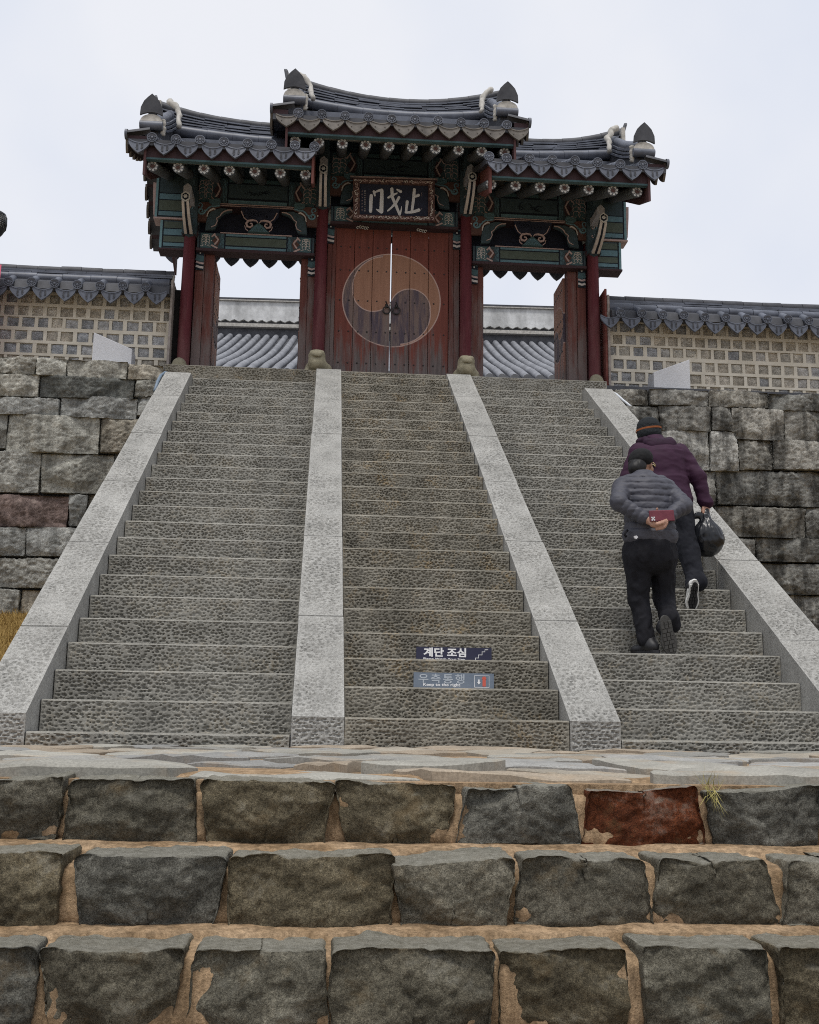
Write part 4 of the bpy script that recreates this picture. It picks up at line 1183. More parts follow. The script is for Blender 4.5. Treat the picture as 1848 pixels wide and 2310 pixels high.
# ---- painted beams
def spiral(cx, cz, r, turns, a0, sgn=1, n=22):
    return [(cx + (r * (1 - 0.78 * i / n)) * math.cos(a0 + sgn * turns * 2 * math.pi * i / n), cz + (r * (1 - 0.78 * i / n)) * math.sin(a0 + sgn * turns * 2 * math.pi * i / n)) for i in range(n + 1)]
def arc(cx, cz, r, a, b, n=10, rz=None):
    rz = rz or r
    return [(cx + r * math.cos(a + (b - a) * i / n), cz + rz * math.sin(a + (b - a) * i / n)) for i in range(n + 1)]
def mir(pts, c, s): return [((2 * c - x) if s < 0 else x, z) for x, z in pts]

def flower(parent, cx, cz, h, y, mk='pale', k=1.0):
    """lotus outline of white loops"""
    m = MB()
    w = 0.0062 * k
    for j, (oz, r) in enumerate(((0.30, 0.14), (0.12, 0.17), (-0.06, 0.17), (-0.24, 0.15))):
        for s in (-1, 1):
            m.stroke(arc(cx + s * 0.11 * h, cz + oz * h, r * h, -0.6, 4.2 if s > 0 else 3.9, 10), w, y - 0.004 - 0.0006 * j, y)
    m.stroke(arc(cx, cz + 0.34 * h, 0.12 * h, 0, 6.28, 12), w, y - 0.0075, y)
    for s in (-1, 1):
        m.stroke([(cx + s * 0.1 * h, cz - 0.34 * h), (cx + s * 0.26 * h, cz - 0.44 * h), (cx + s * 0.36 * h, cz - 0.40 * h)], w, y - 0.004, y)
    m.build('lotus', MAT[mk], parent)

def beam(x0, x1, z0, z1, y, endw, big, parent=gate, panelmat='green_olive'):
    """square beam painted with brocade ends and a plain middle panel"""
    c, h = (x0 + x1) / 2, z1 - z0
    m = MB(); m.box(x0, x1, y, y + 0.22, z0, z1); b = m.build('painted_beam', MAT['green_dark'], parent)
    m = MB(); m.box(x0 + endw, x1 - endw, y - 0.0035, y - 0.0005, z0 + 0.26 * h, z1 - 0.22 * h); m.build('panel', MAT[panelmat], b)
    m = MB(); m.box(x0 + endw, x1 - endw, y - 0.004, y - 0.0005, z0 + 0.02 * h, z0 + 0.17 * h); m.build('lower_band', MAT['cyan'], b)
    m = MB(); m.box(x0 + endw, x1 - endw, y - 0.004, y - 0.0005, z1 - 0.15 * h, z1 - 0.02 * h); m.build('upper_band', MAT['cyan' if not big else 'green_mid'], b)
    m = MB(); m.box(x0 + endw, x1 - endw, y - 0.0045, y - 0.0006, z0 + 0.19 * h, z0 + 0.25 * h); m.box(x0 + endw, x1 - endw, y - 0.0045, y - 0.0006, z1 - 0.21 * h, z1 - 0.16 * h)
    for s in (-1, 1):
        m.stroke(mir([(x0 + endw - 0.012 + 0.006 * math.sin(k * 1.3), z0 + h * k / 12) for k in range(13)], c, s), 0.016, y - 0.005, y - 0.0006)
        m.stroke(mir([(x0 + 0.035, z0), (x0 + 0.035, z1)], c, s), 0.012, y - 0.005, y - 0.0006)
    m.build('ink_line', MAT['ink'], b)['kind'] = 'stuff'
    for s in (-1, 1):
        u = lambda f, v: mir([(x0 + endw * f, z0 + h * v)], c, s)[0]
        m = MB(); m.plate([u(0.12, 0.03), u(0.5, 0.03), u(0.5, 0.97), u(0.12, 0.97)], y - 0.002, y - 0.0004); m.build('end_field', MAT['green_mid'], b)
        m = MB(); m.plate([u(0.52, 0.5), u(0.72, 0.14), u(0.80, 0.5), u(0.72, 0.86)], y - 0.0022, y - 0.0004); m.build('diamond', MAT['ochre' if not big else 'dark_red'], b)
        m = MB(); m.stroke([u(0.5, 0.22), u(0.72, 0.0 + 0.03)], 0.024, y - 0.0052, y - 0.0006); m.stroke([u(0.58, 0.93), u(0.74, 0.58), u(0.66, 0.36), u(0.61, 0.26)], 0.024, y - 0.0046, y - 0.0006)
        m.stroke([u(0.5, 0.75), u(0.62, 0.97)], 0.022, y - 0.0054, y - 0.0006)
        m.build('chevron', MAT['pink'], b)
        m = MB()
        for k in range(3):
            m.stroke([(u(0.84 + 0.045 * k, 0.05 + 0.9 * j / 8)[0] + s * 0.006 * math.sin(j * 2.2), z0 + h * (0.05 + 0.9 * j / 8)) for j in range(9)], 0.006, y - 0.0035, y - 0.0005)
        m.build('wave_line', MAT['cyan'], b)
        f = u(0.30, 0.5)
        flower(b, f[0], f[1], h * 0.85, y - 0.0022, 'pink' if big else 'pale')
        m = MB(); q = u(0.5, 0.5); m.plate([(q[0] + 0.008 * math.cos(a), q[1] + 0.008 * math.sin(a)) for a in np.linspace(0, 6.28, 7)[:-1]], y - 0.006, y - 0.0023); m.build('dot', MAT['white_paint'], b)
    return b

def bay(x0, x1, dz, side):
    """one bay: lower beam, open frieze with carved brackets, upper beam, purlin"""
    c = (x0 + x1) / 2
    Y = 7.98
    k = (x1 - x0) / 1.74
    lo = beam(x0 + 0.04, x1 - 0.04, 6.80 + dz, 7.035 + dz, Y, 0.40 * k, False)
    m = MB(); m.box(x0 + 0.03, x1 - 0.03, Y - 0.02, Y + 0.2, 6.755 + dz, 6.795 + dz); m.build('lintel_board', MAT['dark_red'], gate)
    m = MB(); m.box(x0 + 0.03, x1 - 0.03, Y + 0.20, Y + 0.26, 7.0 + dz, 7.52 + dz); m.build('frieze_board', MAT['navy'], gate)
    up_ = beam(x0 - 0.02, x1 + 0.02, 7.49 + dz, 7.90 + dz, Y + 0.01, 0.47 * k, True, panelmat='green_dark')
    # painted branch in the middle of the upper panel
    m = MB()
    rr = random.Random(int(x0 * 10))
    for j in range(13):
        a = rr.uniform(-0.5, 3.6); L = rr.uniform(0.05, 0.14) * (1 if abs(math.cos(a)) > 0.4 else 0.6)
        bx_, bz_ = c + rr.uniform(-0.16, 0.16), 7.66 + dz + rr.uniform(-0.03, 0.04)
        m.stroke([(bx_, bz_), (bx_ + L * math.cos(a) * 0.5, bz_ + L * 0.4 * math.sin(a) + 0.01), (bx_ + L * math.cos(a), min(7.78 + dz, max(7.61 + dz, bz_ + L * 0.6 * math.sin(a))))], [0.012, 0.009, 0.003], Y + 0.01 - 0.0065 - 0.0002 * j, Y + 0.01 - 0.0037)
    m.build('painted_branch', MAT['ink'], up_)['kind'] = 'stuff'
    # double pink fillet under the upper beam
    m = MB(); m.box(x0 + 0.20, x1 - 0.20, Y - 0.03, Y + 0.2, 7.435 + dz, 7.487 + dz); fl = m.build('fillet', MAT['dark_red'], gate)
    for z in (7.445, 7.472):
        m = MB(); m.box(x0 + 0.20, x1 - 0.20, Y - 0.034, Y - 0.0305, z + dz, z + 0.011 + dz); m.build('fillet_line', MAT['pink'], fl)
    m = MB(); m.box(x0 + 0.36, x1 - 0.36, Y - 0.012, Y - 0.001, 7.037 + dz, 7.05 + dz); m.build('fillet_line', MAT['pink'], fl)
    PX = lambda x, y: (c + (x - 845) / 851 * (k if k > 1.1 else 1.0), 7.03 + dz - (y - 0.025 * (x - 215) - 770) / 818)
    for s in (-1, 1):
        MM = lambda pts: mir([PX(*p) for p in pts], c, s)
        yb = Y - 0.05
        m = MB(); m.plate(MM([(110, 400), (395, 400), (400, 455), (350, 470), (330, 500), (270, 520), (245, 590), (235, 640), (90, 640)]), yb, yb + 0.05); br = m.build('bracket_board', MAT['ochre'], gate)
        m = MB(); m.plate(MM([(240, 645), (250, 590), (285, 520), (345, 490), (400, 470), (545, 480), (545, 505), (470, 525), (420, 560), (380, 610), (370, 680), (340, 735), (230, 745)]), yb + 0.005, yb + 0.05); m.build('carved_wing', MAT['green_dark'], br)
        m = MB(); m.stroke(MM([(300, 712), (350, 690), (372, 640), (362, 600), (400, 572), (415, 545), (440, 518), (490, 495), (545, 492)]), [0.008, 0.013, 0.012, 0.015, 0.010, 0.015, 0.012, 0.014, 0.012], yb - 0.006, yb + 0.004); m.build('pale_edge', MAT['pink'], br)
        m = MB(); m.stroke(MM([(245, 588), (252, 548), (262, 520), (285, 500), (318, 482), (342, 492)]), [0.012, 0.018, 0.014, 0.02, 0.024, 0.014], yb - 0.008, yb - 0.001); m.build('pale_edge', MAT['pale'], br)
        m = MB(); m.stroke(MM([(395, 440), (340, 455), (290, 455), (255, 478), (232, 512)]), 0.022, yb - 0.010, yb - 0.001)
        p = PX(172, 515); sp = spiral(p[0], p[1], 0.056, 1.3, 0.3, -1)
        m.stroke(mir(sp, c, s), [0.030 * (1 - 0.55 * i / 22) for i in range(23)], yb - 0.012, yb - 0.001)
        p = PX(150, 440); sp = spiral(p[0], p[1], 0.045, 1.0, -1.2, 1)
        m.stroke(mir(sp, c, s), [0.020 * (1 - 0.5 * i / 22) for i in range(23)], yb - 0.009, yb - 0.001)
        m.build('cloud_scroll', MAT['cyan'], br)
        m = MB(); m.stroke(mir([(x, z) for x, z in spiral(*PX(172, 515), 0.064, 0.8, 0.3, -1)], c, s), 0.007, yb - 0.0135, yb - 0.002); m.build('scroll_edge', MAT['cyan_light'], br)
        m = MB(); m.plate(MM([(265, 370), (385, 355), (405, 400), (380, 440), (300, 440), (262, 410)]), yb - 0.014, yb - 0.001); m.build('leaf_scroll', MAT['green_mid'], br)
        m = MB(); m.stroke(MM([(285, 385), (330, 372), (385, 385), (380, 425), (310, 425), (290, 400)]), 0.006, yb - 0.018, yb - 0.0145); m.build('scroll_edge', MAT['cyan'], br)
        m = MB(); m.plate(MM([(85, 490), (115, 500), (112, 515), (95, 512)]), yb - 0.012, yb - 0.001); m.build('tip', MAT['pale'], br)
    # carved flower block between the beams
    yb = Y - 0.06
    m = MB(); m.plate([PX(*p) for p in [(650, 455), (1120, 465), (1105, 560), (1060, 610), (1020, 640), (880, 650), (735, 630), (690, 590), (655, 530)]], yb, yb + 0.06); fb = m.build('flower_block', MAT['navy'], gate)
    m = MB()
    rr = random.Random(5 + int(x0))
    for j in range(16):
        p = PX(rr.uniform(690, 1080), rr.uniform(475, 590)); r = rr.uniform(0.022, 0.042)
        m.stroke(spiral(p[0], p[1], r, 1.0, rr.uniform(0, 6), rr.choice((-1, 1)), 14), 0.012, yb - 0.012 - 0.0012 * j, yb - 0.001)
    m.build('carved_petals', MAT['navy'], fb)['kind'] = 'stuff'
    for s in (-1, 1):
        MM = lambda pts: mir([PX(*p) for p in pts], PX(872, 0)[0], s)
        m = MB(); m.stroke(MM([(655, 510), (670, 545), (690, 590), (735, 628)]), [0.016, 0.013, 0.012, 0.010], yb - 0.012, yb - 0.001); m.build('pink_edge', MAT['pink'], fb)
        m = MB(); m.stroke(MM([(862, 655), (845, 630), (800, 622), (745, 632), (722, 665), (735, 702), (772, 712), (800, 690), (790, 665), (765, 665)]), [0.010, 0.018, 0.024, 0.028, 0.03, 0.028, 0.024, 0.02, 0.017, 0.014], yb - 0.020, yb - 0.001); m.build('pink_spiral', MAT['pink'], fb)
        m = MB(); m.stroke(MM([(705, 690), (715, 730), (745, 755)]), 0.010, yb - 0.014, yb - 0.001); m.build('pink_edge', MAT['pink'], fb)
    m = MB(); m.plate([PX(*p) for p in [(745, 765), (770, 745), (800, 712), (830, 680), (872, 655), (915, 682), (945, 715), (975, 750), (1005, 772)]], yb - 0.012, yb + 0.05); fan = m.build('green_fan', MAT['green_mid'], fb)
    m = MB()
    for j in range(-4, 5):
        m.stroke([PX(872 + 6 * j, 690), PX(872 + 26 * j, 765)], 0.006, yb - 0.017 - 0.0003 * abs(j), yb - 0.0125)
    m.build('fan_rib', MAT['cyan'], fb)
    # round purlin and infill above the upper beam
    m = MB(); m.box(x0 - 0.02, x1 + 0.02, Y + 0.05, Y + 0.24, 7.902 + dz, 8.25 + dz); m.build('purlin', MAT['green_dark'], gate)
bay(-1.36, 0.38, 0.0, -1)
bay(0.53, 2.45, 0.51, 0)
bay(2.60, 4.34, 0.0, 1)

# stubs of the beams beyond the outer posts, painted in bands
for s in (-1, 1):
    fx = lambda x: (2 * 1.49 - x) if s > 0 else x
    def stub(xo, xi, z0, z1, bands, y):
        a, b = sorted((fx(xo), fx(xi)))
        m = MB(); m.box(a, b, y, y + 0.24, z0, z1); st = m.build('beam_end', MAT['green_dark'], gate)
        e0, e1 = sorted((fx(xo), fx(xo + 0.035)))
        m = MB(); m.box(e0 + 0.001, e1, y - 0.004, y - 0.0005, z0, z1 - 0.002); m.build('edge_band', MAT['cyan_light'], st)
        i0, i1 = sorted((fx(xo + 0.055), fx(xi)))
        for za, zb, mk in bands:
            m = MB(); m.box(i0, i1, y - 0.003, y - 0.0005, za, zb); m.build('paint_band', MAT[mk], st)
        m = MB()
        j0, j1 = sorted((fx(xo + 0.036), fx(xo + 0.052)))
        m.box(j0, j1, y - 0.0036, y - 0.0005, z0, z1 - 0.002)
        for za, zb, mk in bands:
            m.box(i0, i1, y - 0.0042, y - 0.0032, za - 0.012, za - 0.001)
        m.build('ink_line', MAT['ink'], st)['kind'] = 'stuff'
    stub(-1.94, -1.50, 7.24, 7.92, [(7.265, 7.33, 'cyan'), (7.345, 7.50, 'green_olive'), (7.515, 7.60, 'cyan'), (7.615, 7.88, 'green_dark')], 7.97)
    stub(-1.85, -1.50, 6.77, 7.19, [(6.80, 6.85, 'cyan'), (6.865, 6.95, 'green_olive'), (6.97, 7.06, 'cyan'), (7.075, 7.17, 'green_olive')], 7.965)
    for z0, xo in ((7.205, -1.95), (6.74, -1.86)):
        a, b = sorted((fx(xo), fx(-1.50)))
        m = MB(); m.box(a, b, 7.95, 8.2, z0, z0 + 0.026); m.build('fillet', MAT['pink' if z0 > 7 else 'dark_red'], gate)
    a, b = sorted((fx(-1.955), fx(-2.0)))
    m = MB(); m.plate([(fx(-1.945), 7.24), (fx(-1.965), 7.3), (fx(-1.985), 7.6), (fx(-1.99), 7.78), (fx(-1.945), 7.78)], 8.0, 8.2); m.build('side_board', MAT['pink'], gate)

# bracket arms over the posts: curved horn with a hexagonal end, and a grey beam nose above
def horn(px, z0, parent=gate):
    m = MB()
    def sect(y, z, w, h):
        return [(px - w, y, z - h * 0.55), (px - w, y, z + h * 0.55), (px, y, z + h), (px + w, y, z + h * 0.55), (px + w, y, z - h * 0.55), (px, y, z - h)]
    secs = [sect(7.94, z0 - 0.02, 0.06, 0.10), sect(7.80, z0 + 0.03, 0.058, 0.10), sect(7.62, z0 + 0.06, 0.055, 0.075), sect(7.45, z0 + 0.13, 0.052, 0.07), sect(7.32, z0 + 0.235, 0.05, 0.066)]
    for sct in secs: m.v += sct
    for i in range(len(secs) - 1):
        for k in range(6): m.f.append((i * 6 + k, i * 6 + (k + 1) % 6, (i + 1) * 6 + (k + 1) % 6, (i + 1) * 6 + k))
    e = (len(secs) - 1) * 6
    m.f.append(tuple(e + k for k in range(6)))
    h = m.build('bracket_arm', MAT['green_dark'], parent)
    # underside painted pale with a black stripe
    for w0, mk, off in ((1.0, 'pale', 0.004), (0.28, 'ink', 0.007)):
        m = MB()
        bot = [(7.80, z0 + 0.03 - 0.115, 0.058), (7.62, z0 + 0.06 - 0.09, 0.055), (7.45, z0 + 0.13 - 0.085, 0.052), (7.325, z0 + 0.235 - 0.08, 0.05)]
        for i in range(len(bot) - 1):
            (ya, za, wa), (yb, zb, wb) = bot[i], bot[i + 1]
            m.add([(px - wa * w0, ya, za - off), (px + wa * w0, ya, za - off), (px + wb * w0, yb, zb - off), (px - wb * w0, yb, zb - off),
                   (px - wa * w0, ya, za + 0.03), (px + wa * w0, ya, za + 0.03), (px + wb * w0, yb, zb + 0.03), (px - wb * w0, yb, zb + 0.03)],
                  [(0, 1, 2, 3), (0, 4, 5, 1), (1, 5, 6, 2), (2, 6, 7, 3), (3, 7, 4, 0)])
        m.build('underside_stripe', MAT[mk], h)
    zc = z0 + 0.235
    hexa = lambda r, y0, y1, rot=math.pi / 2: [[(px + r * math.cos(rot + k * math.pi / 3), zc + 1.15 * r * math.sin(rot + k * math.pi / 3)) for k in range(6)], y0, y1]
    for r, y0, y1, mk in ((0.066, 7.312, 7.32, 'white_paint'), (0.048, 7.309, 7.3115, 'ink')):
        m = MB(); m.plate(*hexa(r, y0, y1)); m.build('nose_paint', MAT[mk], h)
    m = MB()
    for k in range(6):
        a = k * math.pi / 3
        cx, cz = px + 0.018 * math.cos(a), zc + 0.018 * math.sin(a)
        m.plate([(cx + 0.010 * math.cos(b), cz + 0.010 * math.sin(b)) for b in np.linspace(0, 2 * math.pi, 9)[:-1]], 7.304 - 0.0004 * k, 7.3085)
    m.plate([(px + 0.009 * math.cos(b), zc + 0.009 * math.sin(b)) for b in np.linspace(0, 2 * math.pi, 9)[:-1]], 7.300, 7.3085)
    m.build('nose_flower', MAT['white_paint'], h)
    # grey five sided nose above
    zb = z0 + 0.36
    m = MB(); m.plate([(px - 0.055, zb), (px + 0.055, zb), (px + 0.055, zb + 0.10), (px, zb + 0.15), (px - 0.055, zb + 0.10)], 7.46, 7.97)
    m.build('beam_nose', MAT['grey_paint'], parent)
    m = MB(); m.box(px - 0.075, px + 0.075, 7.60, 7.97, zb + 0.152, zb + 0.52); m.build('beam_head', MAT['green_dark'], parent)
    m = MB(); m.box(px - 0.10, px + 0.10, 7.86, 7.99, z0 - 0.05, z0 + 0.62); m.build('post_head', MAT['green_dark'], parent)
    for sx in (-1, 1):
        m = MB()
        for j in range(4):
            cz = z0 + 0.08 + 0.13 * j
            m.stroke(spiral(px + sx * 0.02, cz, 0.035, 0.9, j, sx, 12), 0.010, 7.852 - 0.001 * j - 0.0005 * sx, 7.8595)
        m.build('painted_scroll', MAT['cyan' if sx > 0 else 'pink'], parent)
for px, zt in POSTS: horn(px, zt + 0.06)
# ---- name board
SX, SZ = 1.46, 7.555
board = MB(); board.box(-0.49, 0.49, 0.0, 0.04, -0.235, 0.235)
BM = T(SX, 7.735, SZ) @ Matrix.Rotation(math.radians(-1.2), 4, 'Y') @ Matrix.Rotation(math.radians(4), 4, 'X')
sign = thing('name_board', 'black wooden name board with three white characters hanging over the central door', 'sign board', (SX, 7.735, SZ))
board.build('panel', MAT['navy'], sign, M=BM)
t_ = NT('carved_frame_paint', 0.8, 0.2)
nn = t_.noise(24, 4, 0.6)
MAT['frame'] = t_.col(t_.ramp(nn, [(0.4, (0.055, 0.028, 0.03)), (0.55, (0.12, 0.07, 0.06))]))
fr = MB()
fr.box(-0.585, 0.585, -0.035, 0.03, 0.2355, 0.305); fr.box(-0.585, 0.585, -0.035, 0.03, -0.305, -0.2355)
fr.box(-0.585, -0.4905, -0.034, 0.03, -0.235, 0.235); fr.box(0.4905, 0.585, -0.034, 0.03, -0.235, 0.235)
frame = fr.build('frame', MAT['frame'], sign, M=BM)
m = MB(); m.box(-0.625, 0.625, -0.05, 0.035, 0.3055, 0.33); m.build('top_rail', MAT['dark_red'], sign, M=BM)
m = MB(); m.box(-0.625, 0.625, -0.0535, -0.0505, 0.309, 0.314); m.box(-0.625, 0.625, -0.0535, -0.0505, 0.321, 0.327); m.build('rail_line', MAT['pink'], sign, M=BM)
rr = random.Random(3)
sw, sw2 = MB(), MB()
for j in range(34):
    u_ = -0.55 + 1.1 * j / 33
    for zc in (0.27, -0.27):
        (sw if rr.random() < (0.6 if zc < 0 else 0.4) else sw2).stroke(spiral(u_, zc + rr.uniform(-0.006, 0.006), rr.uniform(0.014, 0.027), rr.uniform(0.6, 1.1), rr.uniform(0, 6), rr.choice((-1, 1)), 9), 0.0085, -0.041 - 0.0002 * j, -0.0352)
for j in range(13):
    z_ = -0.21 + 0.42 * j / 12
    for xc in (-0.537, 0.537):
        (sw if rr.random() < 0.5 else sw2).stroke(spiral(xc + rr.uniform(-0.012, 0.012), z_, rr.uniform(0.014, 0.03), rr.uniform(0.6, 1.1), rr.uniform(0, 6), rr.choice((-1, 1)), 9), 0.0085, -0.041 - 0.0002 * j, -0.0342)
sw.build('frame_scrolls', MAT['pale'], sign, M=BM)['kind'] = 'stuff'; sw2.build('frame_scrolls', MAT['pink'], sign, M=BM)['kind'] = 'stuff'
paint('letter_white', (0.60, 0.61, 0.64), 1.1)
# brush strokes, board pixels (x right, y down) of the photographed panel: origin at its middle
def br(pts, w): 
    L = [((x - 893) / 700 * 0.98, -(y - 545) / 272 * 0.47 + (x - 893) / 700 * 0.0) for x, y in pts]
    return L, [q / 700 * 0.98 for q in w]
def tilt(x, y): return (x, y - 0.045 * (x - 893))
def glyph(name, strokes):
    m = MB()
    for j, (pts, w) in enumerate(strokes):
        P, W_ = br([tilt(*p) for p in pts], w)
        # resample smoothly
        P2, W2 = [], []
        for i in range(len(P) - 1):
            p0, p1, p2, p3 = P[max(i - 1, 0)], P[i], P[i + 1], P[min(i + 2, len(P) - 1)]
            for k in range(5):
                t = k / 5
                f = lambda a, b, c, d: 0.5 * (2 * b + (c - a) * t + (2 * a - 5 * b + 4 * c - d) * t * t + (3 * b - a - 3 * c + d) * t ** 3)
                P2.append((f(p0[0], p1[0], p2[0], p3[0]), f(p0[1], p1[1], p2[1], p3[1]))); W2.append(W_[i] * (1 - t) + W_[i + 1] * t)
        P2.append(P[-1]); W2.append(W_[-1])
        y0 = -0.009 - 0.0007 * j
        m.stroke(P2, W2, y0, -0.0005)
        for e, (q, w_) in enumerate(((P2[0], W2[0]), (P2[-1], W2[-1]))):
            m.plate([(q[0] + w_ / 2 * math.cos(a), q[1] + w_ / 2 * math.sin(a)) for a in np.linspace(0, 2 * math.pi, 13)[:-1]], y0 - 0.0003 - 0.0002 * e, -0.0005)
    return m.build(name, MAT['letter_white'], sign, M=BM)
glyph('character', [  # gate
    ([(688, 465), (698, 500)], [26, 16]),
    ([(662, 500), (657, 560), (654, 635)], [34, 36, 32]),
    ([(700, 472), (735, 458), (768, 455)], [14, 22, 34]),
    ([(770, 462), (768, 540), (764, 640)], [32, 38, 42]),
    ([(765, 640), (735, 630), (712, 618)], [40, 22, 6])])
glyph('character', [  # halberd
    ([(835, 520), (880, 500), (925, 482)], [20, 26, 12]),
    ([(872, 445), (880, 520), (915, 590), (952, 670)], [32, 30, 30, 24]),
    ([(952, 670), (965, 640), (972, 600)], [22, 14, 6]),
    ([(945, 520), (905, 575), (830, 635)], [26, 26, 14]),
    ([(925, 452), (962, 470)], [14, 30])])
glyph('character', [  # stop
    ([(1104, 455), (1094, 540), (1078, 640)], [30, 30, 26]),
    ([(1094, 522), (1145, 505)], [18, 30]),
    ([(1030, 560), (1024, 600), (1018, 645)], [32, 26, 24]),
    ([(1015, 652), (1080, 650), (1148, 634)], [22, 26, 34])])
for x0_, k0_, mk in ((568, 7, 'pink'), (597, 10, 'pale')):
    m = MB()
    for j in range(k0_):
        X0, Z0 = br([tilt(x0_, 455 + j * (190 / k0_))], [1])[0][0]
        m.box(X0 - 0.008, X0 + 0.008, -0.004, -0.0005, Z0 - 0.0032, Z0)
        m.box(X0 - 0.002 + rr.uniform(-0.004, 0.004), X0 + 0.002, -0.0044, -0.0005, Z0 - 0.014, Z0 + 0.003)
        m.box(X0 - 0.007, X0 + 0.006, -0.0036, -0.0005, Z0 - 0.0125, Z0 - 0.0095)
    m.build('small_writing', MAT[mk], sign, M=BM)['kind'] = 'stuff'
m = MB()
for z in (0.13, 0.10, -0.10): m.box(0.40, 0.405, -0.003, -0.0005, z - 0.02, z)
m.build('small_writing', MAT['pink'], sign, M=BM)
m = MB()
for j in range(9):
    m.stroke(arc(-0.5 + 0.035 * j + (0.7 if j > 4 else 0), -0.335 + rr.uniform(-0.01, 0.01), 0.018, 0, 5, 8), 0.009, -0.004, 0.002)
m.build('cloud_paint', MAT['white_paint'], sign, M=T(SX, 7.955, SZ))

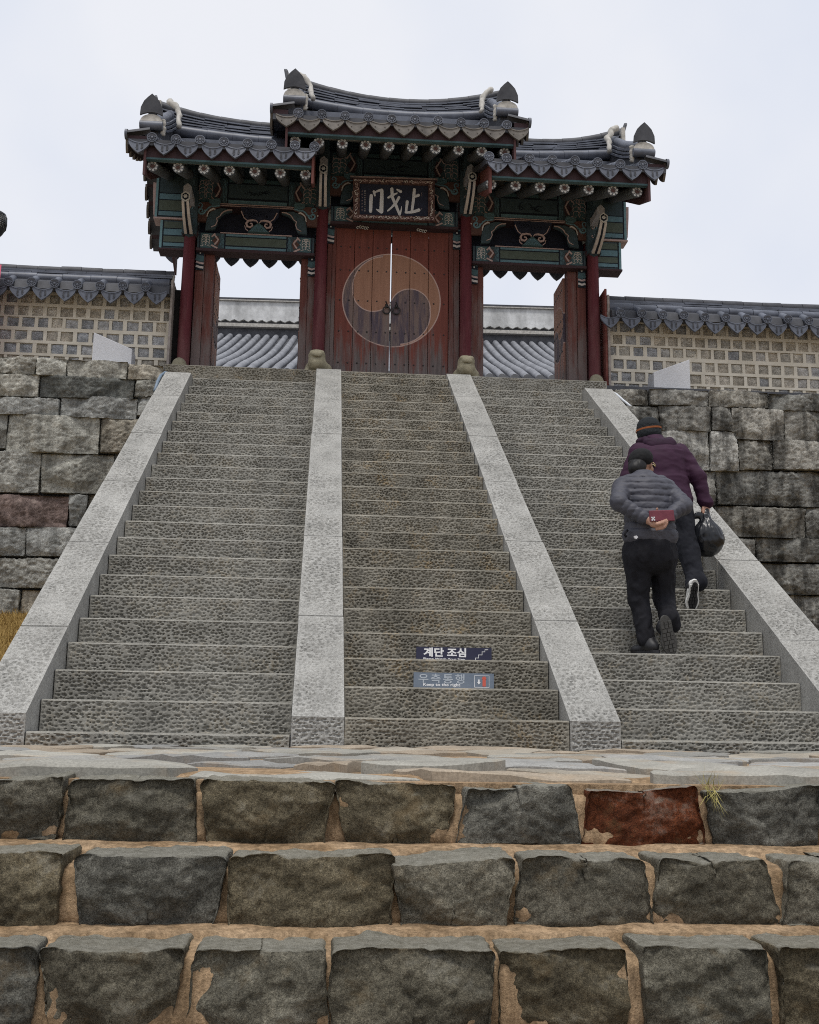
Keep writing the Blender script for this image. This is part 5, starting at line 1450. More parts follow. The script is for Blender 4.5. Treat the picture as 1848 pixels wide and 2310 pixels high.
# ---- roofs
def gate_roof(x0, x1, zE, zR, ridge, base, cols, drips, rafters, up_l, up_r, drip_me, verge_l, verge_r, xl, xr):
    """xl, xr: faces of the gables; cols: x of convex tile rows"""
    YF, YB = 6.45, 9.75
    sl = lambda y: zE + (zR - zE) * (1 - abs(y - YC) / 1.65) - 0.06 * math.sin(math.pi * min(1, abs(y - YC) / 1.65))
    ups = lambda x: up_l * max(0, (x0 + 0.5 - x) / 0.5) ** 2 + up_r * max(0, (x - x1 + 0.5) / 0.5) ** 2
    sk = lambda y: -0.045 * (y - YF)
    m = MB()
    ys = np.linspace(YF, YB, 17)
    n = len(ys)
    m.add([(x0 + sk(y), y, sl(y) - 0.02) for y in ys] + [(x1 + sk(y), y, sl(y) - 0.02) for y in ys] + [(x0 + sk(y), y, sl(y) - 0.10) for y in ys] + [(x1 + sk(y), y, sl(y) - 0.10) for y in ys],
          [(i, i + n, i + n + 1, i + 1) for i in range(n - 1)] + [(2 * n + i, 2 * n + i + 1, 3 * n + i + 1, 3 * n + i) for i in range(n - 1)] + [(i, i + 1, 2 * n + i + 1, 2 * n + i) for i in range(n - 1)] +
          [(n + i + 1, n + i, 3 * n + i, 3 * n + i + 1) for i in range(n - 1)] + [(0, 2 * n, 3 * n, n), (n - 1, 2 * n - 1, 4 * n - 1, 3 * n - 1)])
    R = m.build('tiled_roof', MAT['tile_dark'], gate)
    row = half_tube(1.72, 0.064, MAT['tile'])
    slope = (zR - zE) / 1.65
    for x in cols:
        dz = random.uniform(-0.01, 0.01) + ups(x)
        rx = random.uniform(-0.02, 0.02)
        for sgn, y in ((1, YF), (-1, YB)):
            place('tile_row', row, R, T(x, y, zE - 0.012 + dz) @ frame_from((rx, sgn, slope)))
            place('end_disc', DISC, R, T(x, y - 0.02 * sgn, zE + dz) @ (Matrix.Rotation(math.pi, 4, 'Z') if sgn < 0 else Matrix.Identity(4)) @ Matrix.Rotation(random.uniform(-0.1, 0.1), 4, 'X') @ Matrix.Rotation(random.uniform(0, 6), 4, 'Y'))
    for x in drips:
        for sgn, y in ((1, YF), (-1, YB)):
            place('drip_tile', drip_me, R, T(x + random.uniform(-0.008, 0.008), y + 0.01 * sgn, zE - (0.04 if sgn > 0 else 0.085) + ups(x) + random.uniform(-0.008, 0.008)) @ (Matrix.Rotation(math.pi, 4, 'Z') if sgn < 0 else Matrix.Identity(4)) @ Matrix.Rotation(random.uniform(-0.16, -0.02), 4, 'X') @ Matrix.Rotation(random.uniform(-0.03, 0.03), 4, 'Y'))
    # eave boards and soffit
    for sgn, ye in ((1, YF), (-1, YB)):
        a, b = sorted((ye + 0.07 * sgn, ye + 0.11 * sgn))
        lo_e = 0.235 if sgn > 0 else 0.11
        m = MB(); m.box(xl, xr, a, b, zE - lo_e, zE - 0.02); m.build('eave_board', MAT['dark_red'], gate)
        a, b = sorted((ye + 0.06 * sgn, ye + 0.13 * sgn))
        m = MB(); m.box(xl, xr, a, b, zE - lo_e - 0.027, zE - lo_e - 0.002); m.build('eave_batten', MAT['green_mid'], gate)
        m = MB(); m.add([(xl, ye + 0.12 * sgn, zE - lo_e - 0.027), (xr, ye + 0.12 * sgn, zE - lo_e - 0.027), (xr, YC, zE + slope * 1.6 - 0.20), (xl, YC, zE + slope * 1.6 - 0.20),
                         (xl, ye + 0.12 * sgn, zE - lo_e), (xr, ye + 0.12 * sgn, zE - lo_e), (xr, YC, zE + slope * 1.6 - 0.17), (xl, YC, zE + slope * 1.6 - 0.17)],
                        [(0, 1, 2, 3), (7, 6, 5, 4), (0, 4, 5, 1), (1, 5, 6, 2), (3, 7, 4, 0)])
        m.build('soffit_board', MAT['soffit'], gate)
    # round rafters with a painted flower on the end
    L = 1.65
    for x in rafters:
        for sgn, ye in ((1, YF + 0.15), (-1, YB - 0.45)):
            if sgn < 0 and not (0): pass
            p0 = Vector((x, ye, zE - 0.315 + (0.0 if sgn > 0 else 0.14))); p1 = p0 + Vector((0, sgn * L * 0.93, slope * L * 0.88))
            m = MB()
            for f in (0.0, 0.5, 1.0):      # log with its end sawn plumb
                q = p0.lerp(p1, f)
                m.v += [(x + 0.074 * math.cos(2 * math.pi * k / 18), q.y, q.z + 0.078 * math.sin(2 * math.pi * k / 18)) for k in range(18)]
            for i in range(2):
                for k in range(18): m.f.append((i * 18 + k, i * 18 + (k + 1) % 18, (i + 1) * 18 + (k + 1) % 18, (i + 1) * 18 + k))
            m.f.append(tuple(range(17, -1, -1))); m.f.append(tuple(range(36, 54)))
            if sgn < 0: m.f = [tuple(reversed(f)) for f in m.f]
            r = m.build('rafter', MAT['rafter'], gate, True, 50)
            if sgn > 0:
                m = MB()
                for f in (0.06, 0.10, 0.16):
                    q = p0.lerp(p1, f); q2 = p0.lerp(p1, f + 0.012)
                    b0 = len(m.v)
                    for qq in (q, q2): m.v += [(x + 0.0762 * math.cos(2 * math.pi * k / 18), qq.y, qq.z + 0.0802 * math.sin(2 * math.pi * k / 18)) for k in range(18)]
                    m.f += [(b0 + k, b0 + (k + 1) % 18, b0 + 18 + (k + 1) % 18, b0 + 18 + k) for k in range(18)]
                m.build('ring', MAT['rafter_ring'], r, True)
                m = MB()
                for k in range(8):
                    a = 2 * math.pi * k / 8 + 0.2
                    pts = []
                    for rr_, da in ((0.014, 0.0), (0.040, 0.27), (0.060, 0.27), (0.073, 0.0), (0.060, -0.27), (0.040, -0.27)):
                        pts.append((x + rr_ * math.cos(a + da), p0.z + rr_ * math.sin(a + da)))
                    m.plate(pts, p0.y - 0.006 - 0.0003 * k, p0.y - 0.001)
                m.build('flower', MAT['white_paint'], r)
                m = MB()
                for k in range(8):
                    a = 2 * math.pi * k / 8 + 0.2
                    m.stroke([(x + 0.004 * math.cos(a), p0.z + 0.004 * math.sin(a)), (x + 0.048 * math.cos(a), p0.z + 0.048 * math.sin(a))], [0.011, 0.006], p0.y - 0.011 - 0.0003 * k, p0.y - 0.0085)
                m.build('flower_heart', MAT['ochre'], r)
    # main ridge
    def pieces(zf, y0, y1, th, Lp, name, mat):
        x = ridge[0][0]
        xe = ridge[-1][0]
        while x < xe - 0.02:
            l = min(Lp * random.uniform(0.9, 1.1), xe - x)
            xa, xb = x, x + l - 0.003
            o = random.uniform(-0.012, 0.006); dz = random.uniform(-0.006, 0.006)
            za, zb = zf(xa) + dz, zf(xb) + dz + random.uniform(-0.006, 0.004)
            m = MB()
            m.add([(xa, y0 + o, za), (xb, y0 + o, zb), (xb, y1 - o, zb), (xa, y1 - o, za), (xa, y0 + o, za + th), (xb, y0 + o, zb + th), (xb, y1 - o, zb + th), (xa, y1 - o, za + th)],
                  [(0, 3, 2, 1), (4, 5, 6, 7), (0, 1, 5, 4), (1, 2, 6, 5), (2, 3, 7, 6), (3, 0, 4, 7)])
            m.build(name, MAT[mat], R)
            x += l
    ipl = lambda pts: (lambda x: float(np.interp(x, [p[0] for p in pts], [p[1] for p in pts])))
    def smooth(pts):
        xs = np.linspace(pts[0][0], pts[-1][0], 60); zs = np.interp(xs, [p[0] for p in pts], [p[1] for p in pts])
        k = np.ones(9) / 9; zp = np.pad(zs, 4, mode='reflect', reflect_type='odd'); zs = np.convolve(zp, k, 'valid')
        return ipl(list(zip(xs, zs)))
    zt, zb = smooth(ridge), smooth(base)
    NL = 5
    for j in range(NL):
        f0 = (j + 0.25) / (NL + 0.9)
        w = 0.165 - 0.012 * j
        pieces(lambda x: zb(x) + 0.07 + (zt(x) - 0.06 - zb(x) - 0.07) * f0, YC - w, YC + w, 0.021, 0.34, 'ridge_tile', 'tile')
    m = MB()
    xs = np.linspace(ridge[0][0] + 0.02, ridge[-1][0] - 0.02, 30)
    k_ = len(xs)
    m.add([(x, YC - 0.05, zb(x) - 0.2) for x in xs] + [(x, YC + 0.05, zb(x) - 0.2) for x in xs] + [(x, YC - 0.05, zt(x) - 0.05) for x in xs] + [(x, YC + 0.05, zt(x) - 0.05) for x in xs],
          [(i, i + 1, 2 * k_ + i + 1, 2 * k_ + i) for i in range(k_ - 1)] + [(k_ + i + 1, k_ + i, 3 * k_ + i, 3 * k_ + i + 1) for i in range(k_ - 1)] + [(2 * k_ + i, 2 * k_ + i + 1, 3 * k_ + i + 1, 3 * k_ + i) for i in range(k_ - 1)] + [(0, 2 * k_, 3 * k_, k_), (k_ - 1, 2 * k_ - 1, 4 * k_ - 1, 3 * k_ - 1)])
    m.build('ridge_core', MAT['tile_dark'], R)
    # long round tiles at the foot and a cover course on top
    for zf, y, rad, nm, mk, Lp in ((lambda x: zb(x) + 0.0, YC - 0.17, 0.075, 'round_tile', 'tile', 0.37), (lambda x: zb(x) - 0.02, YC + 0.17, 0.075, 'round_tile', 'tile', 0.5), (lambda x: zt(x) - 0.055, YC, 0.075, 'ridge_cover', 'tile_dark', 0.3)):
        x = ridge[0][0]
        while x < ridge[-1][0] - 0.02:
            l = min(Lp, ridge[-1][0] - x)
            m = MB(); m.tube([(x, y, zf(x)), (x + l * 0.5, y, zf(x + l * 0.5)), (x + l - 0.003, y, zf(x + l - 0.003))], [rad, rad * 0.98, rad * 0.95], 12)
            m.build(nm, MAT[mk], R, True, 50); x += l
    m = MB(); m.box(ridge[0][0], ridge[-1][0], YC - 0.32, YC + 0.32, min(zb(x) for x in xs) - 0.22, min(zb(x) for x in xs) - 0.085); m.build('ridge_bed', MAT['tile'], R)
    # gables: side tiles, barge boards, descending ridge with its end shield
    for s, on, xe, xg in ((-1, verge_l, x0, xl), (1, verge_r, x1, xr)):
        # barge boards
        for sgn, ye in ((1, YF + 0.03), (-1, YB - 0.03)):
            m = MB()
            q = [(ye, zE - 0.50), (ye, zE - 0.06), (YC, zR - 0.02), (YC, zR - 0.42), (ye + sgn * 0.5, zE - 0.50 + slope * 0.42)]
            a, b = sorted((xg - s * 0.0, xg + s * 0.03))
            m.add([(a, y, z) for y, z in q] + [(b, y, z) for y, z in q], [(0, 1, 2, 3, 4), (9, 8, 7, 6, 5)] + [(i, i + 5, (i + 1) % 5 + 5, (i + 1) % 5) for i in range(5)])
            m.build('barge_board', MAT['jamb_red' if on else 'brown_wood'], gate)
        if not on: continue
        zs = ups(xe)
        # side tiles lie across the edge, their discs facing outwards
        yv = np.linspace(YF + 0.02, YB - 0.02, 12)
        short = half_tube(0.30, 0.06, MAT['tile_dark'])
        for i, y in enumerate(yv):
            z = sl(y) + 0.03 + zs
            place('side_tile', short, R, T(xe + sk(y) + s * 0.02, y, z - 0.03) @ frame_from((-s, 0, 0.22)))
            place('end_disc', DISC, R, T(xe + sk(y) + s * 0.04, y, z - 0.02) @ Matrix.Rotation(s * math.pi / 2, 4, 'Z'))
            if i < len(yv) - 1:
                y2 = (yv[i] + yv[i + 1]) / 2
                place('side_drip', DRIP_OLD, R, T(xe + sk(y2) + s * 0.0, y2, sl(y2) - 0.03 + zs) @ Matrix.Rotation(s * math.pi / 2, 4, 'Z') @ Matrix.Rotation(-0.1, 4, 'X'))
        m = MB()
        q = [(y, sl(y) - 0.13 + zs) for y in yv] + [(y, sl(y) + 0.0 + zs) for y in yv[::-1]]
        a, b = sorted((xe, xg))
        nq = len(q)
        m.add([(a + sk(y), y, z) for y, z in q] + [(b + sk(y), y, z) for y, z in q], [(i, i + nq, (i + 1) % nq + nq, (i + 1) % nq) for i in range(nq)])
        m.build('verge_bed', MAT['dark_red'], R)
        # descending ridge
        xd = xe - s * 0.27
        for sgn, ye in ((1, YF + 0.16), (-1, YB - 0.16)):
            yt = YC - sgn * 0.06
            for j in range(3):
                m = MB()
                za = zE + 0.17 + zs + 0.055 * j; zb_ = zt(min(max(xd, ridge[0][0]), ridge[-1][0])) - 0.36 + 0.06 * j
                w = 0.125 - 0.012 * j
                segs = 5
                for i in range(segs):
                    f0, f1 = i / segs, (i + 1) / segs - 0.01
                    ya_, yb_ = ye + (yt - ye) * f0, ye + (yt - ye) * f1
                    h0, h1 = za + (zb_ - za) * f0, za + (zb_ - za) * f1
                    h0 -= 0.05 * math.sin(math.pi * f0); h1 -= 0.05 * math.sin(math.pi * f1)
                    m.add([(xd - w, ya_, h0), (xd + w, ya_, h0), (xd + w, yb_, h1), (xd - w, yb_, h1), (xd - w, ya_, h0 + 0.035), (xd + w, ya_, h0 + 0.035), (xd + w, yb_, h1 + 0.035), (xd - w, yb_, h1 + 0.035)],
                          [(0, 1, 2, 3), (7, 6, 5, 4), (0, 4, 5, 1), (1, 5, 6, 2), (2, 6, 7, 3), (3, 7, 4, 0)])
                m.build('hip_tile', MAT['tile'], R)
            m = MB()
            pth = [(xd, ye + (yt - ye) * f, zE + 0.17 + zs + 0.19 + (zt(min(max(xd, ridge[0][0]), ridge[-1][0])) - 0.36 - zE - 0.17 - zs) * f - 0.05 * math.sin(math.pi * f)) for f in np.linspace(0, 1, 6)]
            m.tube(pth, [0.072, 0.066, 0.07, 0.066, 0.07, 0.066], 10); m.build('hip_cover', MAT['tile'], R, True, 50)
            m = MB()
            m.add([(xd - 0.08, ye, zE), (xd + 0.08, ye, zE), (xd + 0.08, yt, zR), (xd - 0.08, yt, zR), (xd - 0.08, ye, zE + 0.3 + zs), (xd + 0.08, ye, zE + 0.3 + zs), (xd + 0.08, yt, zt(xd if ridge[0][0] < xd < ridge[-1][0] else xe) - 0.25), (xd - 0.08, yt, zt(xd if ridge[0][0] < xd < ridge[-1][0] else xe) - 0.25)],
                  [(0, 1, 2, 3), (7, 6, 5, 4), (0, 4, 5, 1), (1, 5, 6, 2), (2, 6, 7, 3), (3, 7, 4, 0)])
            m.build('hip_core', MAT['tile_dark'], R)
            # end: round tile lying across, lime mortar, dark pointed shield
            y0 = ye - sgn * 0.06
            m = MB(); m.tube([(xd - 0.148, y0, zE + 0.205 + zs), (xd + 0.148, y0, zE + 0.205 + zs)], 0.058, 14); m.build('cross_tile', MAT['tile'], R, True, 50)
            m = MB(); pts = arc(xd, zE + 0.25 + zs, 0.142, 0, math.pi, 12, 0.10); a, b = sorted((y0 - 0.035 * sgn, y0 + 0.12 * sgn)); m.plate(pts, a, b); m.build('mortar_dome', MAT['white_mortar'], R)
            m = MB()
            sh = [(-0.147, 0.33), (-0.14, 0.43), (-0.10, 0.52), (-0.05, 0.575), (0, 0.62), (0.05, 0.575), (0.10, 0.52), (0.14, 0.43), (0.147, 0.33), (0.10, 0.35), (0.05, 0.365), (0, 0.37), (-0.05, 0.365), (-0.10, 0.35)]
            lean = -0.10 * sgn
            n_ = len(sh)
            yy = lambda z: y0 - 0.05 * sgn + lean * (z - 0.33)
            for half in (sh,):
                m.add([(xd + x, yy(z), zE + zs + z) for x, z in half] + [(xd + x, yy(z) + 0.03 * sgn, zE + zs + z) for x, z in half],
                      [(0, 1, 13), (1, 2, 12, 13), (2, 3, 11, 12), (3, 4, 11), (4, 5, 11), (5, 6, 10, 11), (6, 7, 9, 10), (7, 8, 9)] +
                      [tuple(i + n_ for i in reversed(f)) for f in ((0, 1, 13), (1, 2, 12, 13), (2, 3, 11, 12), (3, 4, 11), (4, 5, 11), (5, 6, 10, 11), (6, 7, 9, 10), (7, 8, 9))] +
                      [(i, i + n_, (i + 1) % n_ + n_, (i + 1) % n_) for i in range(n_)])
            m.build('end_shield', MAT['tile_dark'], R)
            if sgn > 0:   # lime mortar smeared along the joints
                for xx in (xd - s * 0.15, xd - s * 0.36):
                    f = 0.0 if abs(xx - xd) < 0.2 else 1.0
                    path, rs = [], []
                    for k in range(13):
                        u_ = k / 12
                        if f == 0:
                            pz = zE + 0.10 + zs + 0.22 * u_; py = ye + 0.0 - 0.02 * u_
                            path.append((xx + random.uniform(-0.008, 0.008), py, pz)); rs.append(random.uniform(0.022, 0.036))
                        else:
                            zr0 = zt(min(max(xe - s * 0.1, ridge[0][0]), ridge[-1][0])) - 0.13
                            p_ = np.array([[xd - s * 0.0, YC - 0.26, zr0], [xd - s * 0.10, YC - 0.33, zr0 - 0.10], [xd - s * 0.175, YC - 0.40, zr0 - 0.26], [xd - s * 0.19, YC - 0.52, zr0 - 0.44], [xd - s * 0.22, YC - 0.62, zr0 - 0.60]])
                            t_i = u_ * 4; i_ = min(int(t_i), 3); q_ = p_[i_] + (p_[i_ + 1] - p_[i_]) * (t_i - i_)
                            path.append((q_[0] + random.uniform(-0.014, 0.014), q_[1], q_[2])); rs.append(random.uniform(0.036, 0.060) * (1 - 0.35 * u_))
                    m = MB(); m.tube(path, rs, 8); m.build('lime_joint', MAT['white_mortar'], R, True)
        # ridge end plate
        xr_ = ridge[0][0] if s < 0 else ridge[-1][0]
        zz = zt(xr_)
        m = MB(); q = [(YC - 0.16, zz - 0.12), (YC - 0.15, zz + 0.0), (YC - 0.08, zz + 0.07), (YC, zz + 0.11), (YC + 0.08, zz + 0.07), (YC + 0.15, zz), (YC + 0.16, zz - 0.12)]
        a, b = sorted((xr_ + s * 0.01, xr_ + s * 0.045))
        m.add([(a + s * 0.3 * (z - zz), y, z) for y, z in q] + [(b + s * 0.3 * (z - zz), y, z) for y, z in q], [tuple(range(7)), tuple(range(13, 6, -1))] + [(i, i + 7, (i + 1) % 7 + 7, (i + 1) % 7) for i in range(7)])
        m.build('ridge_shield', MAT['tile_dark'], R)
        m = MB(); a, b = sorted((xr_ + s * 0.008, xr_ - s * 0.05)); m.box(a, b, YC - 0.17, YC + 0.17, zb(xr_) - 0.1, zz - 0.06); m.build('ridge_end', MAT['white_mortar'], R)

gL = [-1.77 + 0.3075 * i for i in range(7)]
gate_roof(-2.08, 0.36, 7.60, 8.36, [(-1.99, 9.10), (-1.58, 8.985), (-1.2, 8.915), (-0.82, 8.875), (-0.46, 8.85), (0.2, 8.845), (0.46, 8.845)], [(-1.99, 8.60), (-1.68, 8.565), (-1.16, 8.52), (-0.61, 8.48), (0.46, 8.46)],
          gL + [0.33], [x - 0.154 for x in gL] + [0.21], [-1.77 + 0.3317 * i for i in range(7)], 0.03, 0.0, DRIP, True, False, -1.84, 0.30)
gR = [4.72 - 0.3075 * i for i in range(7)]
gate_roof(2.60, 5.04, 7.60, 8.36, [(2.5, 8.845), (2.8, 8.845), (3.42, 8.83), (3.8, 8.84), (4.16, 8.875), (4.5, 8.95), (4.92, 9.09)], [(2.5, 8.46), (3.58, 8.48), (4.1, 8.52), (4.62, 8.565), (4.92, 8.60)],
          [2.64] + gR, [2.76] + [x + 0.154 for x in gR], [4.68 - 0.3317 * i for i in range(7)], 0.0, 0.03, DRIP, False, True, 2.68, 4.80)
gC = [0.103 + 0.3085 * i for i in range(10)]
gate_roof(-0.23, 3.17, 8.07, 8.86, [(-0.12, 9.65), (0.14, 9.575), (0.51, 9.48), (1.0, 9.395), (1.5, 9.36), (2.0, 9.375), (2.45, 9.44), (2.8, 9.52), (3.09, 9.61)], [(-0.12, 9.17), (0.4, 9.09), (1.0, 9.02), (1.5, 9.0), (2.0, 9.01), (2.67, 9.07), (3.09, 9.15)],
          gC, [gC[0] - 0.154] + [x + 0.154 for x in gC], [0.07 + 0.3117 * i for i in range(10)], 0.05, 0.05, DRIP_OLD, True, True, -0.03, 2.98)

# infill above the centre bay's flanks, closing the view to the rafters
for a, b in ((-0.02, 0.36), (2.62, 2.99)):
    m = MB(); m.box(a, b, YC - 0.02, YC + 0.15, 7.9, 8.55); m.build('flank_board', MAT['dark_red'], gate)

# ---------------------------------------------------------------- smooth bodies: distance fields turned into one continuous mesh
def cap_(a, b, r1, r2=None, mod=None):
    return ('c', np.array(a, float), np.array(b, float), r1, r1 if r2 is None else r2, mod)
def ell(c, r, rot=None, mod=None):
    return ('e', np.array(c, float), np.array(r, float), None if rot is None else np.array(rot.to_3x3()), mod)

def prim_d(p, P):
    if p[0] == 'c':
        _, a, b, r1, r2, mod = p
        ab = b - a
        h = np.clip(((P - a) @ ab) / (ab @ ab), 0, 1)
        d = np.linalg.norm(P - a - h[:, None] * ab, axis=1) - (r1 + (r2 - r1) * h)
        if mod: d = d - mod(h * np.linalg.norm(ab), P)
        return d
    _, c, r, R, mod = p
    q = P - c
    if R is not None: q = q @ R
    k0 = np.linalg.norm(q / r, axis=1); k1 = np.linalg.norm(q / (r * r), axis=1)
    d = k0 * (k0 - 1) / np.maximum(k1, 1e-9)
    if mod: d = d - mod(q[:, 2], P)
    return d

def prim_box(p, m):
    if p[0] == 'c':
        r = max(p[3], p[4]) + m
        return np.minimum(p[1], p[2]) - r, np.maximum(p[1], p[2]) + r
    r = p[2].max() + m
    return p[1] - r, p[1] + r

def sdf_mesh(name, prims, k, res, mat, disp=None, cut=None):
    """smooth union of primitives -> surface nets mesh.  prims: (primitive[, own k, 'sub'])"""
    items = [(q if isinstance(q, tuple) and isinstance(q[0], tuple) else (q,)) for q in prims]
    los, his = zip(*[prim_box(i[0], 0.02) for i in items if len(i) < 3])
    lo, hi = np.min(los, 0) - 2 * res, np.max(his, 0) + 2 * res
    N = np.ceil((hi - lo) / res).astype(int) + 1
    D = np.full(N, 0.5, np.float32)
    for it in items:
        p = it[0]; kk = it[1] if len(it) > 1 and it[1] is not None else k
        a, b = prim_box(p, kk + 3 * res + 0.02)
        i0 = np.clip(np.floor((a - lo) / res).astype(int), 0, N - 1); i1 = np.clip(np.ceil((b - lo) / res).astype(int) + 1, 1, N)
        ax = [lo[j] + res * np.arange(i0[j], i1[j]) for j in range(3)]
        G = np.stack(np.meshgrid(*ax, indexing='ij'), -1)
        d = prim_d(p, G.reshape(-1, 3)).reshape(G.shape[:3]).astype(np.float32)
        s = (slice(i0[0], i1[0]), slice(i0[1], i1[1]), slice(i0[2], i1[2]))
        o = D[s]
        if len(it) > 2:
            d = -d; h = np.maximum(kk - abs(o - d), 0) / kk
            D[s] = np.maximum(o, d) + h * h * kk * 0.25
        else:
            h = np.maximum(kk - abs(o - d), 0) / kk
            D[s] = np.minimum(o, d) - h * h * kk * 0.25
    if disp is not None or cut is not None:
        idx = np.argwhere(abs(D) < 0.035)
        P = lo + idx * res
        v = D[idx[:, 0], idx[:, 1], idx[:, 2]]
        if disp is not None: v = v - disp(P)
        D[idx[:, 0], idx[:, 1], idx[:, 2]] = v
        if cut is not None:
            G = np.stack(np.meshgrid(*[lo[j] + res * np.arange(N[j]) for j in range(3)], indexing='ij'), -1)
            D = np.maximum(D, cut(G.reshape(-1, 3)).reshape(N).astype(np.float32))
    S = D < 0
    c = [S[dx:N[0] - 1 + dx, dy:N[1] - 1 + dy, dz:N[2] - 1 + dz] for dx in (0, 1) for dy in (0, 1) for dz in (0, 1)]
    cnt = sum(q.astype(np.int8) for q in c)
    act = (cnt > 0) & (cnt < 8)
    vid = np.full(act.shape, -1, np.int64)
    A = np.argwhere(act)
    vid[act] = np.arange(len(A))
    acc = np.zeros((len(A), 3)); num = np.zeros(len(A))
    cor = [(dx, dy, dz) for dx in (0, 1) for dy in (0, 1) for dz in (0, 1)]
    val = {q: D[A[:, 0] + q[0], A[:, 1] + q[1], A[:, 2] + q[2]] for q in cor}
    for q in cor:
        for ax_ in range(3):
            if q[ax_] == 0:
                w = list(q); w[ax_] = 1; w = tuple(w)
                d0, d1 = val[q], val[w]
                m = (d0 < 0) != (d1 < 0)
                t = np.where(m, d0 / np.where(m, d0 - d1, 1), 0)
                pt = np.array(q, float)[None] + t[:, None] * (np.array(w) - np.array(q))[None]
                acc += np.where(m[:, None], pt, 0); num += m
    V = lo + (A + acc / np.maximum(num, 1)[:, None]) * res
    F = []
    for ax_ in range(3):
        sl0 = [slice(None)] * 3; sl1 = [slice(None)] * 3
        sl0[ax_] = slice(0, N[ax_] - 1); sl1[ax_] = slice(1, N[ax_])
        e = S[tuple(sl0)] != S[tuple(sl1)]
        u, v = (ax_ + 1) % 3, (ax_ + 2) % 3
        E = np.argwhere(e)
        E = E[(E[:, u] > 0) & (E[:, v] > 0) & (E[:, u] < N[u] - 1) & (E[:, v] < N[v] - 1)]
        ins = S[tuple(sl0)][E[:, 0], E[:, 1], E[:, 2]]
        q = []
        for du, dv in ((-1, -1), (0, -1), (0, 0), (-1, 0)):
            C = E.copy(); C[:, u] += du; C[:, v] += dv
            q.append(vid[C[:, 0], C[:, 1], C[:, 2]])
        q = np.stack(q, 1)
        q = np.where(ins[:, None], q, q[:, ::-1])
        F.append(q[(q >= 0).all(1)])
    return npmesh(name, V, np.concatenate(F), mat, True)

# ---- stones at the foot of the posts
t_ = NT('mossy_carved_stone', 0.9, 0.2)
b_ = t_.ramp(t_.noise(9, 6, 0.7), [(0.3, (0.22, 0.20, 0.14)), (0.7, (0.36, 0.33, 0.24))])
b_ = t_.mix(0.6, b_, t_.ramp(t_.noise(90, 3, 0.7), [(0.35, 0.65), (0.65, 1.2)]), 'MULTIPLY')
t_.bump(t_.noise(60, 5, 0.7), 0.5, 0.008)
MAT['carved'] = t_.col(b_)
wob = lambda P: 0.008 * fbm(P * 16, 5, 3)
def beast(cx, label):
    y, z = 7.34, PLZ
    pr = [ell((cx + 0.02, y + 0.08, z + 0.10), (0.185, 0.22, 0.125)), ell((cx, y - 0.10, z + 0.235), (0.115, 0.12, 0.085)), ell((cx, y - 0.10, z + 0.13), (0.118, 0.115, 0.10)),
          ell((cx - 0.06, y - 0.175, z + 0.27), (0.028, 0.03, 0.016)), ell((cx + 0.06, y - 0.175, z + 0.27), (0.028, 0.03, 0.016)), ell((cx, y - 0.205, z + 0.225), (0.05, 0.022, 0.022)),
          ell((cx - 0.14, y + 0.0, z + 0.03), (0.05, 0.09, 0.04)), ell((cx + 0.13, y + 0.0, z + 0.03), (0.05, 0.09, 0.04)),
          (cap_((cx - 0.085, y - 0.205, z + 0.19), (cx + 0.085, y - 0.205, z + 0.19), 0.012), 0.012, 'sub')]
    o = place('carved_stone_beast', sdf_mesh('carved_stone_beast', pr, 0.05, 0.009, MAT['carved'], wob))
    props(o, label, 'stone carving', 'carved stone beasts at the head of the stairs')
beast(0.44, 'crouching carved stone beast above the left inner stair rail')
beast(2.45, 'crouching carved stone beast above the right inner stair rail')
for px, lb in ((-1.445, 'rounded stone at the foot of the far left red post'), (4.37, 'rounded stone at the foot of the far right red post')):
    pr = [cap_((px - 0.05, 7.75, PLZ + 0.1), (px + 0.05, 7.75, PLZ + 0.1), 0.09), ell((px, 7.76, PLZ + 0.2), (0.10, 0.10, 0.11)), ell((px, 7.78, PLZ + 0.06), (0.15, 0.14, 0.10))]
    o = place('base_stone', sdf_mesh('base_stone', pr, 0.06, 0.012, MAT['carved'], wob))
    props(o, lb, 'base stone', 'rounded stones at the outer posts')

# ---- cloth and skin
def cloth(name, c1, c2, rough=0.8, sc=30, b=0.2, spec=0.2):
    t = NT(name, rough, spec)
    t.bump(t.noise(sc * 6, 4, 0.6), b, 0.003)
    return t.col(t.ramp(t.noise(sc, 5, 0.6), [(0.3, c1), (0.7, c2)]))
MAT['skin'] = cloth('skin', (0.33, 0.185, 0.13), (0.40, 0.23, 0.165), 0.55, 40, 0.1, 0.35)
MAT['hair'] = cloth('black_hair', (0.008, 0.008, 0.009), (0.018, 0.017, 0.017), 0.5, 60, 0.3)
MAT['grey_nylon'] = cloth('grey_quilted_nylon', (0.046, 0.047, 0.060), (0.062, 0.063, 0.079), 0.6, 14, 0.12, 0.3)
MAT['purple_nylon'] = cloth('dark_purple_fabric', (0.027, 0.0085, 0.023), (0.039, 0.013, 0.033), 0.75, 14, 0.15)
MAT['purple_dark'] = cloth('dark_purple_hood', (0.018, 0.007, 0.0165), (0.027, 0.010, 0.025), 0.8, 14, 0.15)
MAT['black_cloth'] = cloth('black_trousers', (0.008, 0.008, 0.0105), (0.014, 0.014, 0.018), 0.85, 16, 0.2)
MAT['navy_cloth'] = cloth('dark_navy_trousers', (0.008, 0.009, 0.013), (0.014, 0.015, 0.021), 0.85, 16, 0.2)
MAT['cap_cloth'] = cloth('black_cap', (0.007, 0.007, 0.008), (0.013, 0.013, 0.014), 0.8, 40, 0.3)
MAT['knit'] = cloth('charcoal_knit', (0.014, 0.017, 0.02), (0.03, 0.034, 0.038), 0.9, 90, 0.6)
MAT['rust_band'] = cloth('rust_stripe', (0.22, 0.07, 0.025), (0.28, 0.10, 0.04), 0.9, 60, 0.3)
